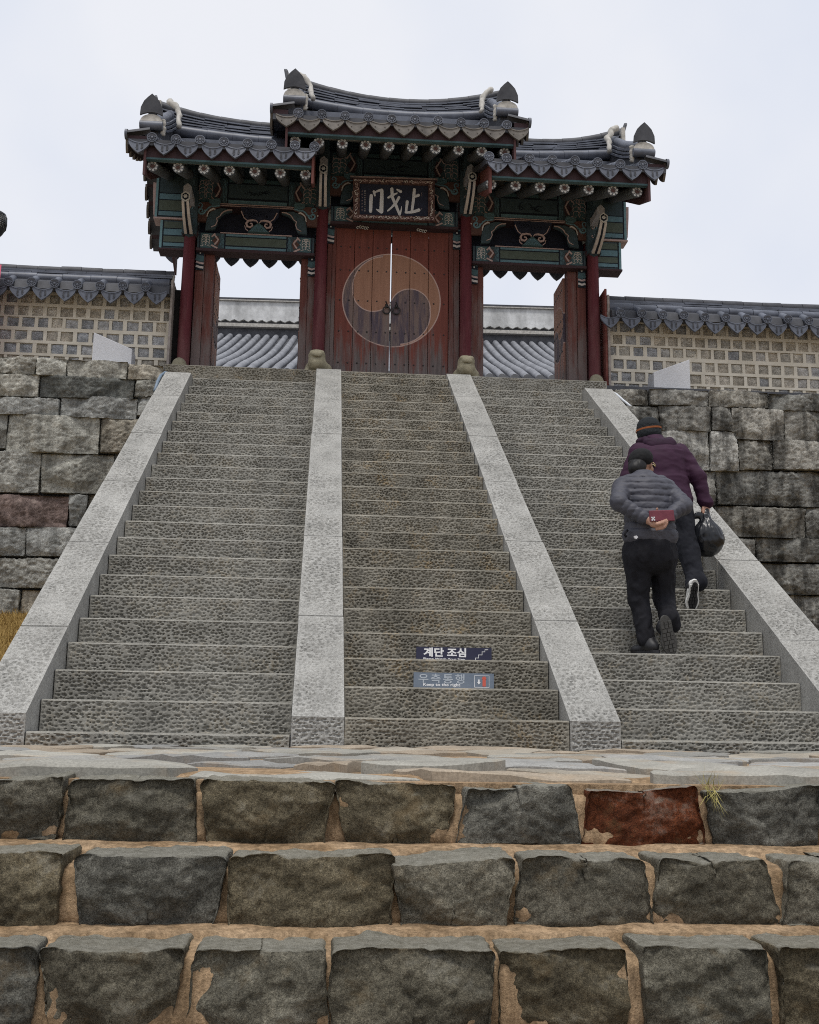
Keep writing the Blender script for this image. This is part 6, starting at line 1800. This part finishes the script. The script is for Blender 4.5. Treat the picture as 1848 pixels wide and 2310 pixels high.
MAT['sole'] = cloth('grey_rubber_sole', (0.06, 0.058, 0.055), (0.09, 0.088, 0.083), 0.8, 40, 0.2)
MAT['black_shoe'] = cloth('black_shoe', (0.010, 0.010, 0.012), (0.02, 0.02, 0.023), 0.5, 30, 0.1, 0.4)
MAT['white_shoe'] = cloth('white_shoe_trim', (0.62, 0.62, 0.6), (0.7, 0.7, 0.68), 0.6, 30, 0.1)
MAT['gold'] = cloth('pale_gold_frame', (0.55, 0.45, 0.22), (0.65, 0.55, 0.3), 0.35, 30, 0, 0.5)
MAT['dark_glass'] = cloth('dark_lens', (0.015, 0.015, 0.018), (0.02, 0.02, 0.024), 0.15, 30, 0, 0.5)
MAT['case'] = cloth('dark_red_leather', (0.125, 0.025, 0.04), (0.165, 0.036, 0.055), 0.55, 30, 0.15, 0.35)
MAT['bag'] = cloth('black_plastic_film', (0.008, 0.009, 0.012), (0.010, 0.011, 0.014), 0.28, 10, 0.0, 0.4)
MAT['chrome'] = cloth('camera_lens', (0.5, 0.5, 0.52), (0.6, 0.6, 0.62), 0.3, 30, 0, 0.5)

def fingers(prims, palm, across, along, normal, n=4, L=0.075, r=0.0085, curl=0.6, spread=0.019, fan=0.0):
    """four bent fingers from a palm edge; unequal lengths"""
    palm, across, along, normal = (np.array(q, float) for q in (palm, across, along, normal))
    for i in range(n):
        f = (0.9, 1.05, 1.0, 0.8)[i]
        b = palm + across * spread * (i - 1.5)
        al = along + across * fan * (i - 1.5); al = al / np.linalg.norm(al)
        a0 = b - al * 0.02
        p1 = b + al * L * 0.42 * f
        d2 = al * math.cos(curl) + normal * math.sin(curl)
        p2 = p1 + d2 * L * 0.32 * f
        d3 = al * math.cos(curl * 1.9) + normal * math.sin(curl * 1.9)
        p3 = p2 + d3 * L * 0.26 * f
        prims += [(cap_(a0, p1, r * 1.05, r), 0.006), (cap_(p1, p2, r, r * 0.95), 0.004), (cap_(p2, p3, r * 0.95, r * 0.8), 0.004)]

def fold(s, amp, sc=(9, 9, 5)):
    def f(P):
        n = fbm(P * np.array(sc), s, 3)
        return amp * (1 - 2.2 * abs(n)) * 0.6 + amp * 0.5 * fbm(P * np.array(sc) * 0.5, s + 5, 2)
    return f

def sole_mesh(name, L, w, mat):
    """shoe sole lying in x (width) / y (length, toe at +), tread down to -z"""
    m = MB()
    out = []
    for k in range(28):
        a = 2 * math.pi * k / 28
        y = 0.5 * L * math.sin(a)
        f = y / L + 0.5
        ww = w * (0.36 + 0.05 * math.cos((f - 0.15) * 9) * 0 + 0.14 * math.exp(-((f - 0.70) / 0.22) ** 2) + 0.04 * math.exp(-((f - 0.15) / 0.15) ** 2) - 0.05 * math.exp(-((f - 0.42) / 0.12) ** 2))
        out.append((ww * math.copysign(abs(math.cos(a)) ** 0.75, math.cos(a)) , y))
    n = len(out)
    m.add([(x, y, 0) for x, y in out] + [(x, y, 0.022) for x, y in out], [tuple(range(n - 1, -1, -1)), tuple(range(n, 2 * n))] + [(i, (i + 1) % n, (i + 1) % n + n, i + n) for i in range(n)])
    # tread blocks
    def inside(x, y):
        c = False
        for i in range(n):
            (xa, ya), (xb, yb) = out[i], out[(i + 1) % n]
            if (ya > y) != (yb > y) and x < (xb - xa) * (y - ya) / (yb - ya) + xa: c = not c
        return c
    y = -0.46 * L
    j = 0
    while y < 0.46 * L:
        for x0 in (-0.36, -0.12, 0.12) if j % 3 else (-0.33, -0.02):
            x = x0 * w; wd = (0.215 if j % 3 else 0.30) * w
            cx = x + wd / 2
            for xs in (1,):
                if inside(x + 0.006, y + 0.004) and inside(x + wd - 0.006, y + 0.004) and inside(cx, y + 0.02) and inside(x + 0.006, y + 0.02) and inside(x + wd - 0.006, y + 0.02):
                    m.box(x, x + wd - 0.004, y, y + 0.024, -0.008, 0.001)
        y += 0.029; j += 1
    return m.mesh(name, mat)

# ---------------------------------------------------------------- woman in the grey quilted jacket, hands behind her back
def person_one():
    label = 'person in grey quilted jacket and black cap climbing with hands clasped behind back'
    base = Vector((3.02, 1.08, 0.689))
    hips = (3.03, 1.10, 1.46)
    sh_l, sh_r = (2.880, 1.24, 1.985), (3.212, 1.24, 1.985)
    el_l, el_r = (2.785, 1.02, 1.81), (3.278, 1.02, 1.80)
    wr_l, wr_r = (2.975, 0.925, 1.665), (3.135, 0.93, 1.70)
    head = np.array((3.06, 1.335, 2.185))
    kn_l, an_l = (2.95, 1.13, 1.10), (2.985, 1.06, 0.77)
    kn_r, an_r = (3.17, 1.24, 1.12), (3.125, 1.015, 0.92)
    # -- body
    yaw = Matrix.Rotation(math.radians(-38), 3, 'Z')      # face turned to the right
    H = lambda x, y, z: tuple(head + np.array(yaw @ Vector((x, y, z))))
    body = [ell(H(0, 0.0, 0.02), (0.073, 0.092, 0.098)), ell(H(0, 0.032, -0.05), (0.055, 0.066, 0.065)), cap_(H(0, 0.06, -0.075), H(0, 0.07, -0.085), 0.028),
            cap_(H(0, -0.01, -0.06), (3.045, 1.25, 2.04), 0.048, 0.055),
            (cap_(H(0, 0.095, -0.005), H(0, 0.108, -0.028), 0.010, 0.014), 0.015), (cap_(H(-0.02, 0.088, -0.065), H(0.02, 0.088, -0.065), 0.008), 0.012),
            (ell(H(0.076, -0.005, -0.008), (0.011, 0.021, 0.033)), 0.008), (ell(H(-0.076, -0.005, -0.008), (0.011, 0.021, 0.033)), 0.008), (ell(H(0.084, 0.0, -0.008), (0.006, 0.010, 0.018)), 0.004, 'sub'),
            (ell(H(0.03, 0.083, 0.01), (0.016, 0.008, 0.008)), 0.01, 'sub'), (ell(H(-0.03, 0.083, 0.01), (0.016, 0.008, 0.008)), 0.01, 'sub'),
            (ell(H(0.05, 0.055, -0.035), (0.024, 0.03, 0.028)), 0.03), (ell(H(-0.05, 0.055, -0.035), (0.024, 0.03, 0.028)), 0.03),
            cap_((2.93, 1.22, 1.93), (3.16, 1.22, 1.93), 0.085), cap_((3.04, 1.2, 1.9), hips, 0.11, 0.09), ell(hips, (0.14, 0.085, 0.09)),
            cap_(sh_l, el_l, 0.046, 0.038), cap_(el_l, wr_l, 0.038, 0.024), cap_(sh_r, el_r, 0.046, 0.038), cap_(el_r, wr_r, 0.038, 0.024),
            cap_((2.965, 1.12, 1.42), kn_l, 0.066, 0.048), cap_(kn_l, an_l, 0.045, 0.03), cap_((3.10, 1.14, 1.42), kn_r, 0.066, 0.048), cap_(kn_r, an_r, 0.045, 0.03),
            cap_(an_l, (2.965, 1.15, 0.745), 0.026, 0.022), cap_(an_r, (3.115, 1.005, 0.78), 0.026, 0.02)]
    # hands: the right one holds the case from below, fingers over its face; left grips the right wrist
    palm = (3.045, 0.862, 1.632)
    body += [cap_(wr_r, (3.085, 0.888, 1.655), 0.024, 0.024), (cap_((3.03, 0.885, 1.625), (3.085, 0.885, 1.64), 0.021, 0.022), 0.015)]
    fingers(body, (3.062, 0.866, 1.646), (0.95, 0, 0.32), (-0.45, -0.55, -0.70), (0.15, 0.35, 0.9), L=0.068, r=0.0098, curl=0.75, spread=0.0205)
    body += [cap_(wr_l, (3.0, 0.895, 1.632), 0.024, 0.023), (cap_((2.995, 0.88, 1.622), (3.03, 0.872, 1.612), 0.019, 0.016), 0.012), (cap_((3.0, 0.875, 1.635), (2.985, 0.852, 1.66), 0.011, 0.009), 0.008)]
    fingers(body, (3.045, 0.868, 1.615), (0.2, -0.1, 0.95), (0.9, -0.25, 0.15), (0.0, -0.5, 0.6), L=0.06, r=0.0092, curl=0.5, spread=0.0165)
    body += [(cap_((3.032, 0.905, 1.71), (3.034, 0.885, 1.745), 0.010, 0.0085), 0.006)]
    p = place('person', sdf_mesh('person', body, 0.028, 0.0058, MAT['skin']))
    props(p, label, 'person')
    # -- jacket: quilted in level tubes on the back, in rings round the sleeves
    puff = lambda pitch, a, ph=0.0: (lambda h, P: a * (abs(np.sin(math.pi * (h / pitch + ph))) ** 0.55 - 0.7))
    bp = lambda h, P: 0.010 * (abs(np.sin(math.pi * ((P[:, 2] - 0.05 * (P[:, 0] - 3.04) ** 2 * 8) / 0.052))) ** 0.5 - 0.72) * np.where(P[:, 2] > 1.585, 1.0, 0.15)
    jk = [cap_((2.945, 1.20, 1.935), (3.15, 1.20, 1.935), 0.118, 0.118, bp), cap_((2.93, 1.225, 1.985), (3.165, 1.225, 1.985), 0.082, 0.082, bp),
          ell((3.045, 1.16, 1.86), (0.188, 0.145, 0.20), None, bp), ell((3.045, 1.12, 1.70), (0.188, 0.142, 0.20), None, bp), ell((3.043, 1.105, 1.575), (0.208, 0.15, 0.12), None, bp),
          cap_((3.035, 1.205, 2.03), (3.04, 1.235, 2.075), 0.085, 0.074),
          (cap_(sh_l, el_l, 0.074, 0.064, puff(0.05, 0.007)), 0.025), (cap_(el_l, (2.955, 0.945, 1.68), 0.062, 0.045, puff(0.047, 0.007)), 0.02),
          (cap_(sh_r, el_r, 0.074, 0.064, puff(0.05, 0.007)), 0.025), (cap_(el_r, (3.148, 0.95, 1.71), 0.062, 0.045, puff(0.047, 0.007)), 0.02)]
    def hem(P):
        z0 = 1.488 + 0.012 * np.sin((P[:, 0] - 2.8) * 14) + 0.03 * (1 - ((P[:, 0] - 3.04) / 0.2) ** 2) * (P[:, 1] < 1.1) - 0.0
        return z0 - P[:, 2]
    def collar(P):
        return (P[:, 2] - 2.105)
    j = sdf_mesh('jacket', jk, 0.045, 0.0062, MAT['grey_nylon'], fold(3, 0.008, (14, 14, 18)), cut=lambda P: np.maximum(hem(P), collar(P)))
    place('jacket', j, p)
    m = MB(); m.tube([(2.846 + 0.39 * f, 0.985 - 0.055 * math.sin(math.pi * f), 1.512 + 0.02 * math.sin(math.pi * f)) for f in np.linspace(0.05, 0.95, 14)], 0.012, 6)
    # drawcord at the left hip and small pale logo patch
    m2 = MB(); m2.tube([(2.845, 1.02, 1.60), (2.825, 0.99, 1.585), (2.815, 0.99, 1.56), (2.83, 1.0, 1.55)], 0.010, 6); m2.build('pocket_flap', MAT['black_cloth'], p, True)
    m3 = MB(); m3.plate([(2.875, 1.548), (2.895, 1.552), (2.905, 1.540), (2.892, 1.526), (2.878, 1.532)], 0.950, 0.965); m3.build('logo_patch', MAT['chrome'], p)
    # -- trousers
    tr = [(ell((3.04, 1.11, 1.46), (0.200, 0.15, 0.16)), 0.05), (ell((3.04, 1.09, 1.40), (0.165, 0.125, 0.11)), 0.05), cap_((2.95, 1.11, 1.42), kn_l, 0.105, 0.068), cap_(kn_l, (2.982, 1.065, 0.80), 0.066, 0.056),
          cap_((3.135, 1.13, 1.42), (3.165, 1.20, 1.12), 0.104, 0.070), cap_((3.165, 1.20, 1.12), (3.145, 1.04, 0.965), 0.070, 0.062), (cap_((3.15, 1.035, 0.96), (3.18, 1.045, 0.905), 0.060, 0.046), 0.015)]
    place('trousers', sdf_mesh('trousers', tr, 0.022, 0.0075, MAT['black_cloth'], fold(9, 0.020, (15, 15, 8))), p)
    # -- cap with bun of hair below, glasses
    cp = [ell(H(0, -0.005, 0.055), (0.088, 0.104, 0.072)), ell(H(0, -0.025, 0.02), (0.090, 0.092, 0.06)), (cap_(H(-0.03, 0.09, 0.035), H(0.03, 0.09, 0.035), 0.010), 0.02), (cap_(H(-0.035, 0.12, 0.02), H(0.035, 0.12, 0.02), 0.010), 0.02)]
    place('cap', sdf_mesh('cap', cp, 0.03, 0.005, MAT['cap_cloth'], fold(21, 0.004, (20, 20, 20)), cut=lambda P: (head[2] - 0.012 + 0.12 * (P[:, 1] - head[1])) - P[:, 2]), p)
    hr = [ell(H(-0.012, -0.055, -0.01), (0.070, 0.055, 0.062)), ell((2.985, 1.24, 2.125), (0.056, 0.05, 0.055)), ell((3.015, 1.255, 2.155), (0.056, 0.05, 0.052)), cap_(H(-0.07, 0.0, 0.0), H(-0.072, 0.0, -0.03), 0.014)]
    place('hair', sdf_mesh('hair', hr, 0.025, 0.005, MAT['hair'], fold(31, 0.004, (40, 40, 12))), p)
    m = MB()
    m.tube([H(0.082, -0.01, 0.012), H(0.083, 0.05, 0.012), H(0.076, 0.098, 0.008), H(0.072, 0.104, -0.002)], 0.0035, 6)
    m.tube([H(-0.082, -0.01, 0.012), H(-0.083, 0.05, 0.012), H(-0.07, 0.100, 0.008)], 0.0035, 6)
    m.tube([H(0.072, 0.104, -0.002), H(0.058, 0.112, 0.014), H(0, 0.116, 0.013), H(-0.058, 0.112, 0.014)], 0.0035, 6)
    gl = m.build('glasses', MAT['gold'], p, True)
    m = MB()
    for s in (-1, 1):
        q = [H(s * 0.012, 0.115, 0.012), H(s * 0.06, 0.111, 0.012), H(s * 0.066, 0.108, -0.012), H(s * 0.04, 0.114, -0.028), H(s * 0.014, 0.117, -0.014)]
        m.add(q, [(0, 1, 2, 3, 4)])
    m.build('lens', MAT['dark_glass'], gl)
    # -- shoes
    def shoe(name, M_, mk, sole_mk):
        s = sdf_mesh('shoe', [cap_((0, -0.085, 0.045), (0, -0.06, 0.055), 0.038, 0.042), cap_((0, -0.06, 0.05), (0.0, 0.085, 0.03), 0.040, 0.030), ell((0, 0.075, 0.032), (0.044, 0.06, 0.03)), cap_((0, -0.055, 0.06), (0, -0.05, 0.10), 0.04, 0.038)], 0.03, 0.006, MAT[mk], None, cut=lambda P: 0.012 - P[:, 2])
        o = place('shoe', s, p, M_)
        place('sole', sole_mesh('sole', 0.272 if sole_mk != 'sole' else 0.30, 0.105 if sole_mk != 'sole' else 0.128, MAT[sole_mk]), o, M_)
        return o
    shoe('shoe', T(2.975, 1.085, 0.698) @ Matrix.Rotation(math.radians(30), 4, 'Z'), 'black_shoe', 'black_shoe')
    shoe('shoe', T(3.108, 0.945, 0.822) @ Matrix.Rotation(math.radians(6), 4, 'Z') @ Matrix.Rotation(math.radians(-14), 4, 'Y') @ Matrix.Rotation(math.radians(-80), 4, 'X'), 'black_shoe', 'sole')
    # -- what she holds
    m = MB()
    m.box(-0.098, 0.098, -0.008, 0.008, -0.041, 0.041)
    CM = T(3.06, 0.866, 1.688) @ Matrix.Rotation(math.radians(-5), 4, 'Y') @ Matrix.Rotation(math.radians(8), 4, 'Z')
    ph = thing('phone', 'phone in a dark red case held behind the back of the person in grey', 'phone', tuple(CM.translation))
    c = m.build('case', MAT['case'], ph, M=CM); b = c.modifiers.new('edge', 'BEVEL'); b.width = 0.006; b.segments = 3
    m = MB()
    for x, z in ((-0.083, -0.012), (-0.083, -0.030), (-0.066, -0.012), (-0.066, -0.030), (-0.075, -0.021)):
        m.plate([(x + 0.0065 * math.cos(a), z + 0.0065 * math.sin(a)) for a in np.linspace(0, 6.283, 9)[:-1]], -0.0105, -0.0078)
    m.build('camera_lens', MAT['chrome'], ph, M=CM)
person_one()

# ---------------------------------------------------------------- person in the purple jacket with a bag
def person_two():
    label = 'person in dark purple jacket and striped knit hat climbing ahead, carrying a black bag'
    head = np.array((3.415, 2.30, 2.712))
    yaw = Matrix.Rotation(math.radians(12), 3, 'Z')
    H = lambda x, y, z: tuple(head + np.array(yaw @ Vector((x, y, z))))
    hips = (3.48, 1.98, 1.98)
    sh_l, sh_r = (3.285, 2.16, 2.495), (3.635, 2.13, 2.495)
    el_r, wr_r = (3.752, 2.02, 2.26), (3.792, 2.0, 2.03)
    el_l, wr_l = (3.19, 2.15, 2.27), (3.21, 2.35, 2.18)
    kn_l, an_l = (3.40, 2.28, 1.68), (3.40, 2.12, 1.40)
    kn_r, an_r = (3.60, 1.93, 1.60), (3.575, 1.745, 1.32)
    body = [ell(H(0, 0, 0.02), (0.074, 0.092, 0.098)), ell(H(0, 0.035, -0.05), (0.055, 0.066, 0.065)), cap_(H(0, 0.06, -0.075), H(0, 0.07, -0.085), 0.028), cap_(H(0, -0.01, -0.06), (3.45, 2.17, 2.56), 0.05, 0.058),
            (cap_(H(0, 0.095, -0.005), H(0, 0.108, -0.028), 0.010, 0.014), 0.015), (ell(H(0.076, -0.005, -0.008), (0.011, 0.021, 0.033)), 0.008), (ell(H(-0.076, -0.005, -0.008), (0.011, 0.021, 0.033)), 0.008),
            (ell(H(0.03, 0.083, 0.01), (0.016, 0.008, 0.008)), 0.01, 'sub'), (ell(H(-0.03, 0.083, 0.01), (0.016, 0.008, 0.008)), 0.01, 'sub'), (cap_(H(-0.02, 0.088, -0.065), H(0.02, 0.088, -0.065), 0.008), 0.012),
            cap_((3.33, 2.14, 2.44), (3.58, 2.12, 2.44), 0.09), cap_((3.46, 2.1, 2.4), hips, 0.11, 0.10), ell(hips, (0.14, 0.09, 0.09)),
            cap_(sh_l, el_l, 0.046, 0.038), cap_(el_l, wr_l, 0.038, 0.025), cap_(sh_r, el_r, 0.046, 0.038), cap_(el_r, wr_r, 0.038, 0.026),
            cap_((3.42, 2.02, 1.94), kn_l, 0.08, 0.055), cap_(kn_l, an_l, 0.05, 0.036), cap_((3.56, 1.98, 1.94), kn_r, 0.07, 0.05), cap_(kn_r, an_r, 0.045, 0.028),
            cap_(an_l, (3.40, 2.21, 1.35), 0.026, 0.024), cap_(an_r, (3.563, 1.775, 1.19), 0.025, 0.020),
            cap_(wr_r, (3.79, 1.985, 1.985), 0.025, 0.027), cap_(wr_l, (3.22, 2.40, 2.15), 0.025, 0.026)]
    fingers(body, (3.79, 1.965, 1.965), (0.9, 0.35, 0), (-0.1, -0.25, -0.95), (-0.5, 0.85, 0.0), L=0.07, r=0.0095, curl=1.0, spread=0.019)
    body += [(cap_((3.772, 1.975, 1.995), (3.755, 1.96, 1.955), 0.012, 0.010), 0.008)]
    fingers(body, (3.225, 2.425, 2.14), (0.5, -0.2, 0.8), (0.2, 0.95, -0.2), (0.6, 0, -0.3), L=0.07, r=0.0095, curl=0.6)
    p = place('person', sdf_mesh('person', body, 0.028, 0.0062, MAT['skin']))
    props(p, label, 'person')
    fl = fold(43, 0.013, (5, 5, 11))
    jk = [cap_((3.345, 2.13, 2.45), (3.575, 2.11, 2.45), 0.112), ell((3.465, 2.08, 2.34), (0.205, 0.15, 0.22)), ell((3.475, 2.03, 2.17), (0.20, 0.15, 0.20)), ell((3.48, 2.0, 2.05), (0.205, 0.155, 0.14)),
          (cap_(sh_l, el_l, 0.082, 0.068), 0.03), (cap_(el_l, (3.205, 2.32, 2.19), 0.066, 0.05), 0.02), (cap_(sh_r, el_r, 0.080, 0.066), 0.03), (cap_(el_r, (3.79, 2.0, 2.075), 0.064, 0.052), 0.02), (cap_((3.79, 2.0, 2.075), (3.802, 1.995, 2.045), 0.054, 0.055), 0.008), cap_((3.45, 2.14, 2.53), (3.44, 2.2, 2.59), 0.095, 0.09)]
    place('jacket', sdf_mesh('jacket', jk, 0.045, 0.0075, MAT['purple_nylon'], fl, cut=lambda P: np.maximum(np.where(P[:, 0] < 3.72, 1.95, 1.9) - P[:, 2], P[:, 2] - 2.66)), p)
    hd = [cap_((3.36, 2.10, 2.565), (3.545, 2.08, 2.56), 0.045, 0.045), ell((3.46, 2.055, 2.53), (0.115, 0.045, 0.05)), cap_((3.345, 2.16, 2.605), (3.33, 2.26, 2.62), 0.035), cap_((3.545, 2.12, 2.595), (3.53, 2.24, 2.62), 0.035)]
    place('hood', sdf_mesh('hood', hd, 0.04, 0.007, MAT['purple_dark'], fold(47, 0.007, (14, 14, 14))), p)
    tr = [ell((3.485, 2.0, 1.98), (0.195, 0.14, 0.13)), cap_((3.42, 2.03, 1.93), (3.40, 2.26, 1.68), 0.10, 0.078), cap_((3.40, 2.26, 1.68), (3.40, 2.12, 1.40), 0.078, 0.066), cap_((3.57, 1.97, 1.93), (3.605, 1.90, 1.60), 0.10, 0.076), cap_((3.605, 1.90, 1.60), (3.62, 1.80, 1.37), 0.076, 0.066), (cap_((3.62, 1.80, 1.37), (3.63, 1.78, 1.335), 0.068, 0.07), 0.01), (cap_((3.60, 1.78, 1.36), (3.566, 1.735, 1.305), 0.050, 0.046), 0.02)]
    place('trousers', sdf_mesh('trousers', tr, 0.04, 0.008, MAT['navy_cloth'], fold(53, 0.017, (15, 15, 9))), p)
    ht = [ell(H(0, -0.01, 0.055), (0.10, 0.115, 0.085)), ell(H(0, -0.02, 0.0), (0.101, 0.112, 0.07)), ell(H(0, -0.025, -0.03), (0.098, 0.108, 0.05))]
    place('knit_hat', sdf_mesh('knit_hat', ht, 0.03, 0.0055, MAT['knit'], lambda P: 0.0022 * np.sin(P[:, 2] * 520) , cut=lambda P: (head[2] - 0.06 + 0.5 * np.maximum(P[:, 1] - head[1], 0)) - P[:, 2]), p)
    m = MB()
    n = 36
    for dz in (0.0, 0.016):
        m.v += [tuple(H(0.108 * math.cos(2 * math.pi * k / n), -0.012 + 0.1245 * math.sin(2 * math.pi * k / n), 0.018 + dz + 0.012 * math.cos(2 * math.pi * k / n))) for k in range(n)]
    m.f += [(k, (k + 1) % n, (k + 1) % n + n, k + n) for k in range(n)]
    m.build('hat_stripe', MAT['rust_band'], p, True)
    hr = [ell(H(0.02, -0.055, -0.075), (0.078, 0.05, 0.045)), ell(H(0.055, -0.03, -0.065), (0.05, 0.055, 0.05))]
    place('hair', sdf_mesh('hair', hr, 0.025, 0.006, MAT['hair'], fold(61, 0.006, (40, 40, 14))), p)
    def shoe(M_):
        s = sdf_mesh('shoe', [cap_((0, -0.085, 0.045), (0, -0.06, 0.055), 0.038, 0.042), cap_((0, -0.06, 0.05), (0.0, 0.085, 0.03), 0.040, 0.030), ell((0, 0.075, 0.032), (0.044, 0.06, 0.03)), cap_((0, -0.06, 0.06), (0, -0.055, 0.09), 0.042, 0.04)], 0.03, 0.006, MAT['black_shoe'], None, cut=lambda P: 0.012 - P[:, 2])
        o = place('shoe', s, p, M_)
        place('sole', sole_mesh('sole', 0.285, 0.112, MAT['white_shoe']), o, M_)
        place('tread', sole_mesh('tread', 0.245, 0.082, MAT['black_shoe']), o, M_ @ T(0, 0, -0.011))
        c = sdf_mesh('heel_counter', [cap_((0, -0.088, 0.035), (0, -0.076, 0.085), 0.040, 0.038), cap_((-0.03, -0.05, 0.03), (-0.036, 0.06, 0.022), 0.017), cap_((0.03, -0.05, 0.03), (0.036, 0.06, 0.022), 0.017)], 0.01, 0.006, MAT['white_shoe'], None, cut=lambda P: np.maximum(0.014 - P[:, 2], np.minimum(P[:, 1] + 0.085, 0.020 - abs(P[:, 0]))))
        place('heel_counter', c, o, M_)
    shoe(T(3.563, 1.70, 1.205) @ Matrix.Rotation(math.radians(-64), 4, 'X'))
    shoe(T(3.40, 2.20, 1.297) @ Matrix.Rotation(math.radians(3), 4, 'Z'))
    # bag: knotted black plastic, bulging, creased
    c = np.array((3.785, 1.955, 1.725))
    bg_ = [ell(c + (0.0, 0, -0.01), (0.125, 0.11, 0.145)), ell(c + (0.035, -0.01, -0.005), (0.10, 0.10, 0.11)), ell(c + (-0.035, 0.01, -0.05), (0.085, 0.09, 0.09)), cap_(c + (0.0, 0, 0.09), c + (0.0, 0.02, 0.235), 0.062, 0.014), cap_(c + (0.0, 0.02, 0.235), (3.775, 1.985, 1.985), 0.012, 0.012), cap_(c + (-0.02, 0, 0.19), c + (-0.075, 0.0, 0.195), 0.008, 0.006), cap_(c + (-0.075, 0, 0.195), c + (-0.115, 0.0, 0.175), 0.006, 0.005)]
    def creases(P):
        q = P - c
        a = np.arctan2(q[:, 1], q[:, 0])
        neck = np.clip((q[:, 2] + 0.03) / 0.2, 0, 1)
        r = fbm(np.stack([np.cos(a) * 2.6, np.sin(a) * 2.6, q[:, 2] * 3], 1), 71, 3)
        b = fbm(P * 9, 73, 3)
        b2 = fbm(P * np.array([16, 16, 11]), 79, 2)
        return neck * 0.014 * (1 - 2.6 * abs(r)) + (0.009 * (0.5 - 1.8 * abs(b)) + 0.004 * (0.4 - 1.6 * abs(b2))) * (1 - 0.4 * neck)
    o = place('plastic_bag', sdf_mesh('plastic_bag', bg_, 0.03, 0.006, MAT['bag'], creases))
    props(o, 'full black plastic bag hanging from the hand of the person in purple', 'bag')
person_two()

# ---------------------------------------------------------------- notices stuck on two risers of the middle bay
def notice_text(body, size, mat, x, z, y, parent, name, bold=0.0, sx=1.0, space=1.0):
    cu = bpy.data.curves.new(name, 'FONT')
    cu.body = body; cu.size = size; cu.offset = bold; cu.extrude = 0.0004; cu.space_character = space
    o = bpy.data.objects.new(name, cu)
    COL.objects.link(o)
    dg = bpy.context.evaluated_depsgraph_get()
    me = bpy.data.meshes.new_from_object(o.evaluated_get(dg))
    bpy.data.objects.remove(o); bpy.data.curves.remove(cu)
    me.materials.clear(); me.materials.append(mat)
    xs = [v.co.x for v in me.vertices]; zs = [v.co.y for v in me.vertices]
    w = max(xs) - min(xs)
    return place(name, me, parent, T(x, y, z) @ Matrix.Rotation(math.pi / 2, 4, 'X') @ Matrix.Diagonal((sx / w, 1, 1, 1)) @ T(-min(xs), -min(zs), 0))
MAT['sign_navy'] = simple('navy_sign_film', (0.024, 0.025, 0.055), (0.034, 0.035, 0.068), 8, 0.6, 0.3, 0)
MAT['sign_blue'] = simple('faded_blue_sign_film', (0.13, 0.165, 0.215), (0.19, 0.225, 0.275), 8, 0.6, 0.3, 0)
MAT['sign_white'] = simple('white_print', (0.78, 0.78, 0.78), (0.82, 0.82, 0.82), 8, 0.6, 0.3, 0)
MAT['sign_grey'] = simple('pale_grey_print', (0.40, 0.44, 0.48), (0.48, 0.52, 0.56), 20, 0.6, 0.3, 0)
MAT['sign_red'] = simple('red_print', (0.55, 0.10, 0.07), (0.6, 0.13, 0.09), 20, 0.6, 0.3, 0)
ya = TR * 3 - 0.004
sa = thing('step_notice', 'dark navy step warning notice with white lettering, upper of the two on the middle steps', 'notice', (1.55, ya, 0.601), 'notices on the middle steps')
m = MB(); m.box(1.279, 1.815, ya, ya + 0.003, 0.601, 0.705); m.build('plate', MAT['sign_navy'], sa)
notice_text('계단 조심', 0.066, MAT['sign_white'], 1.330, 0.637, ya - 0.0006, sa, 'lettering', 0.0022, 0.303)
notice_text('Please Watch Your Step', 0.022, MAT['sign_white'], 1.330, 0.6095, ya - 0.0006, sa, 'lettering', 0.0004, 0.295)
m = MB(); m.stroke([(1.70, 0.606), (1.70, 0.634), (1.722, 0.634), (1.722, 0.656), (1.747, 0.656), (1.747, 0.678), (1.767, 0.678), (1.767, 0.693), (1.79, 0.693)], 0.0045, ya - 0.0012, ya - 0.0002)
m.build('stair_symbol', MAT['sign_white'], sa)
yb = TR * 2 - 0.004
sb = thing('step_notice', 'faded blue keep right notice with arrow symbol, lower of the two on the middle steps', 'notice', (1.51, yb, 0.401), 'notices on the middle steps')
m = MB(); m.box(1.237, 1.783, yb, yb + 0.003, 0.401, 0.511); m.build('plate', MAT['sign_blue'], sb)
notice_text('우측통행', 0.068, MAT['sign_grey'], 1.270, 0.440, yb - 0.0006, sb, 'lettering', 0.0008, 0.312, 1.25)
notice_text('Keep to the right', 0.027, MAT['sign_white'], 1.302, 0.4155, yb - 0.0006, sb, 'lettering', 0.0006, 0.252)
m = MB(); m.stroke([(1.650, 0.418), (1.650, 0.495), (1.750, 0.495), (1.750, 0.418), (1.650, 0.418)], 0.0035, yb - 0.0012, yb - 0.0002); m.build('symbol_frame', MAT['sign_white'], sb)
m = MB(); m.stroke([(1.680, 0.470), (1.680, 0.450)], 0.010, yb - 0.0012, yb - 0.0002); m.plate([(1.668, 0.452), (1.692, 0.452), (1.680, 0.436)], yb - 0.0016, yb - 0.0002); m.build('arrow', MAT['sign_white'], sb)
m = MB(); m.stroke([(1.716, 0.424), (1.716, 0.478)], 0.022, yb - 0.0012, yb - 0.0002); m.plate([(1.699, 0.474), (1.733, 0.474), (1.724, 0.490), (1.708, 0.490)], yb - 0.0016, yb - 0.0002); m.build('arrow', MAT['sign_red'], sb)
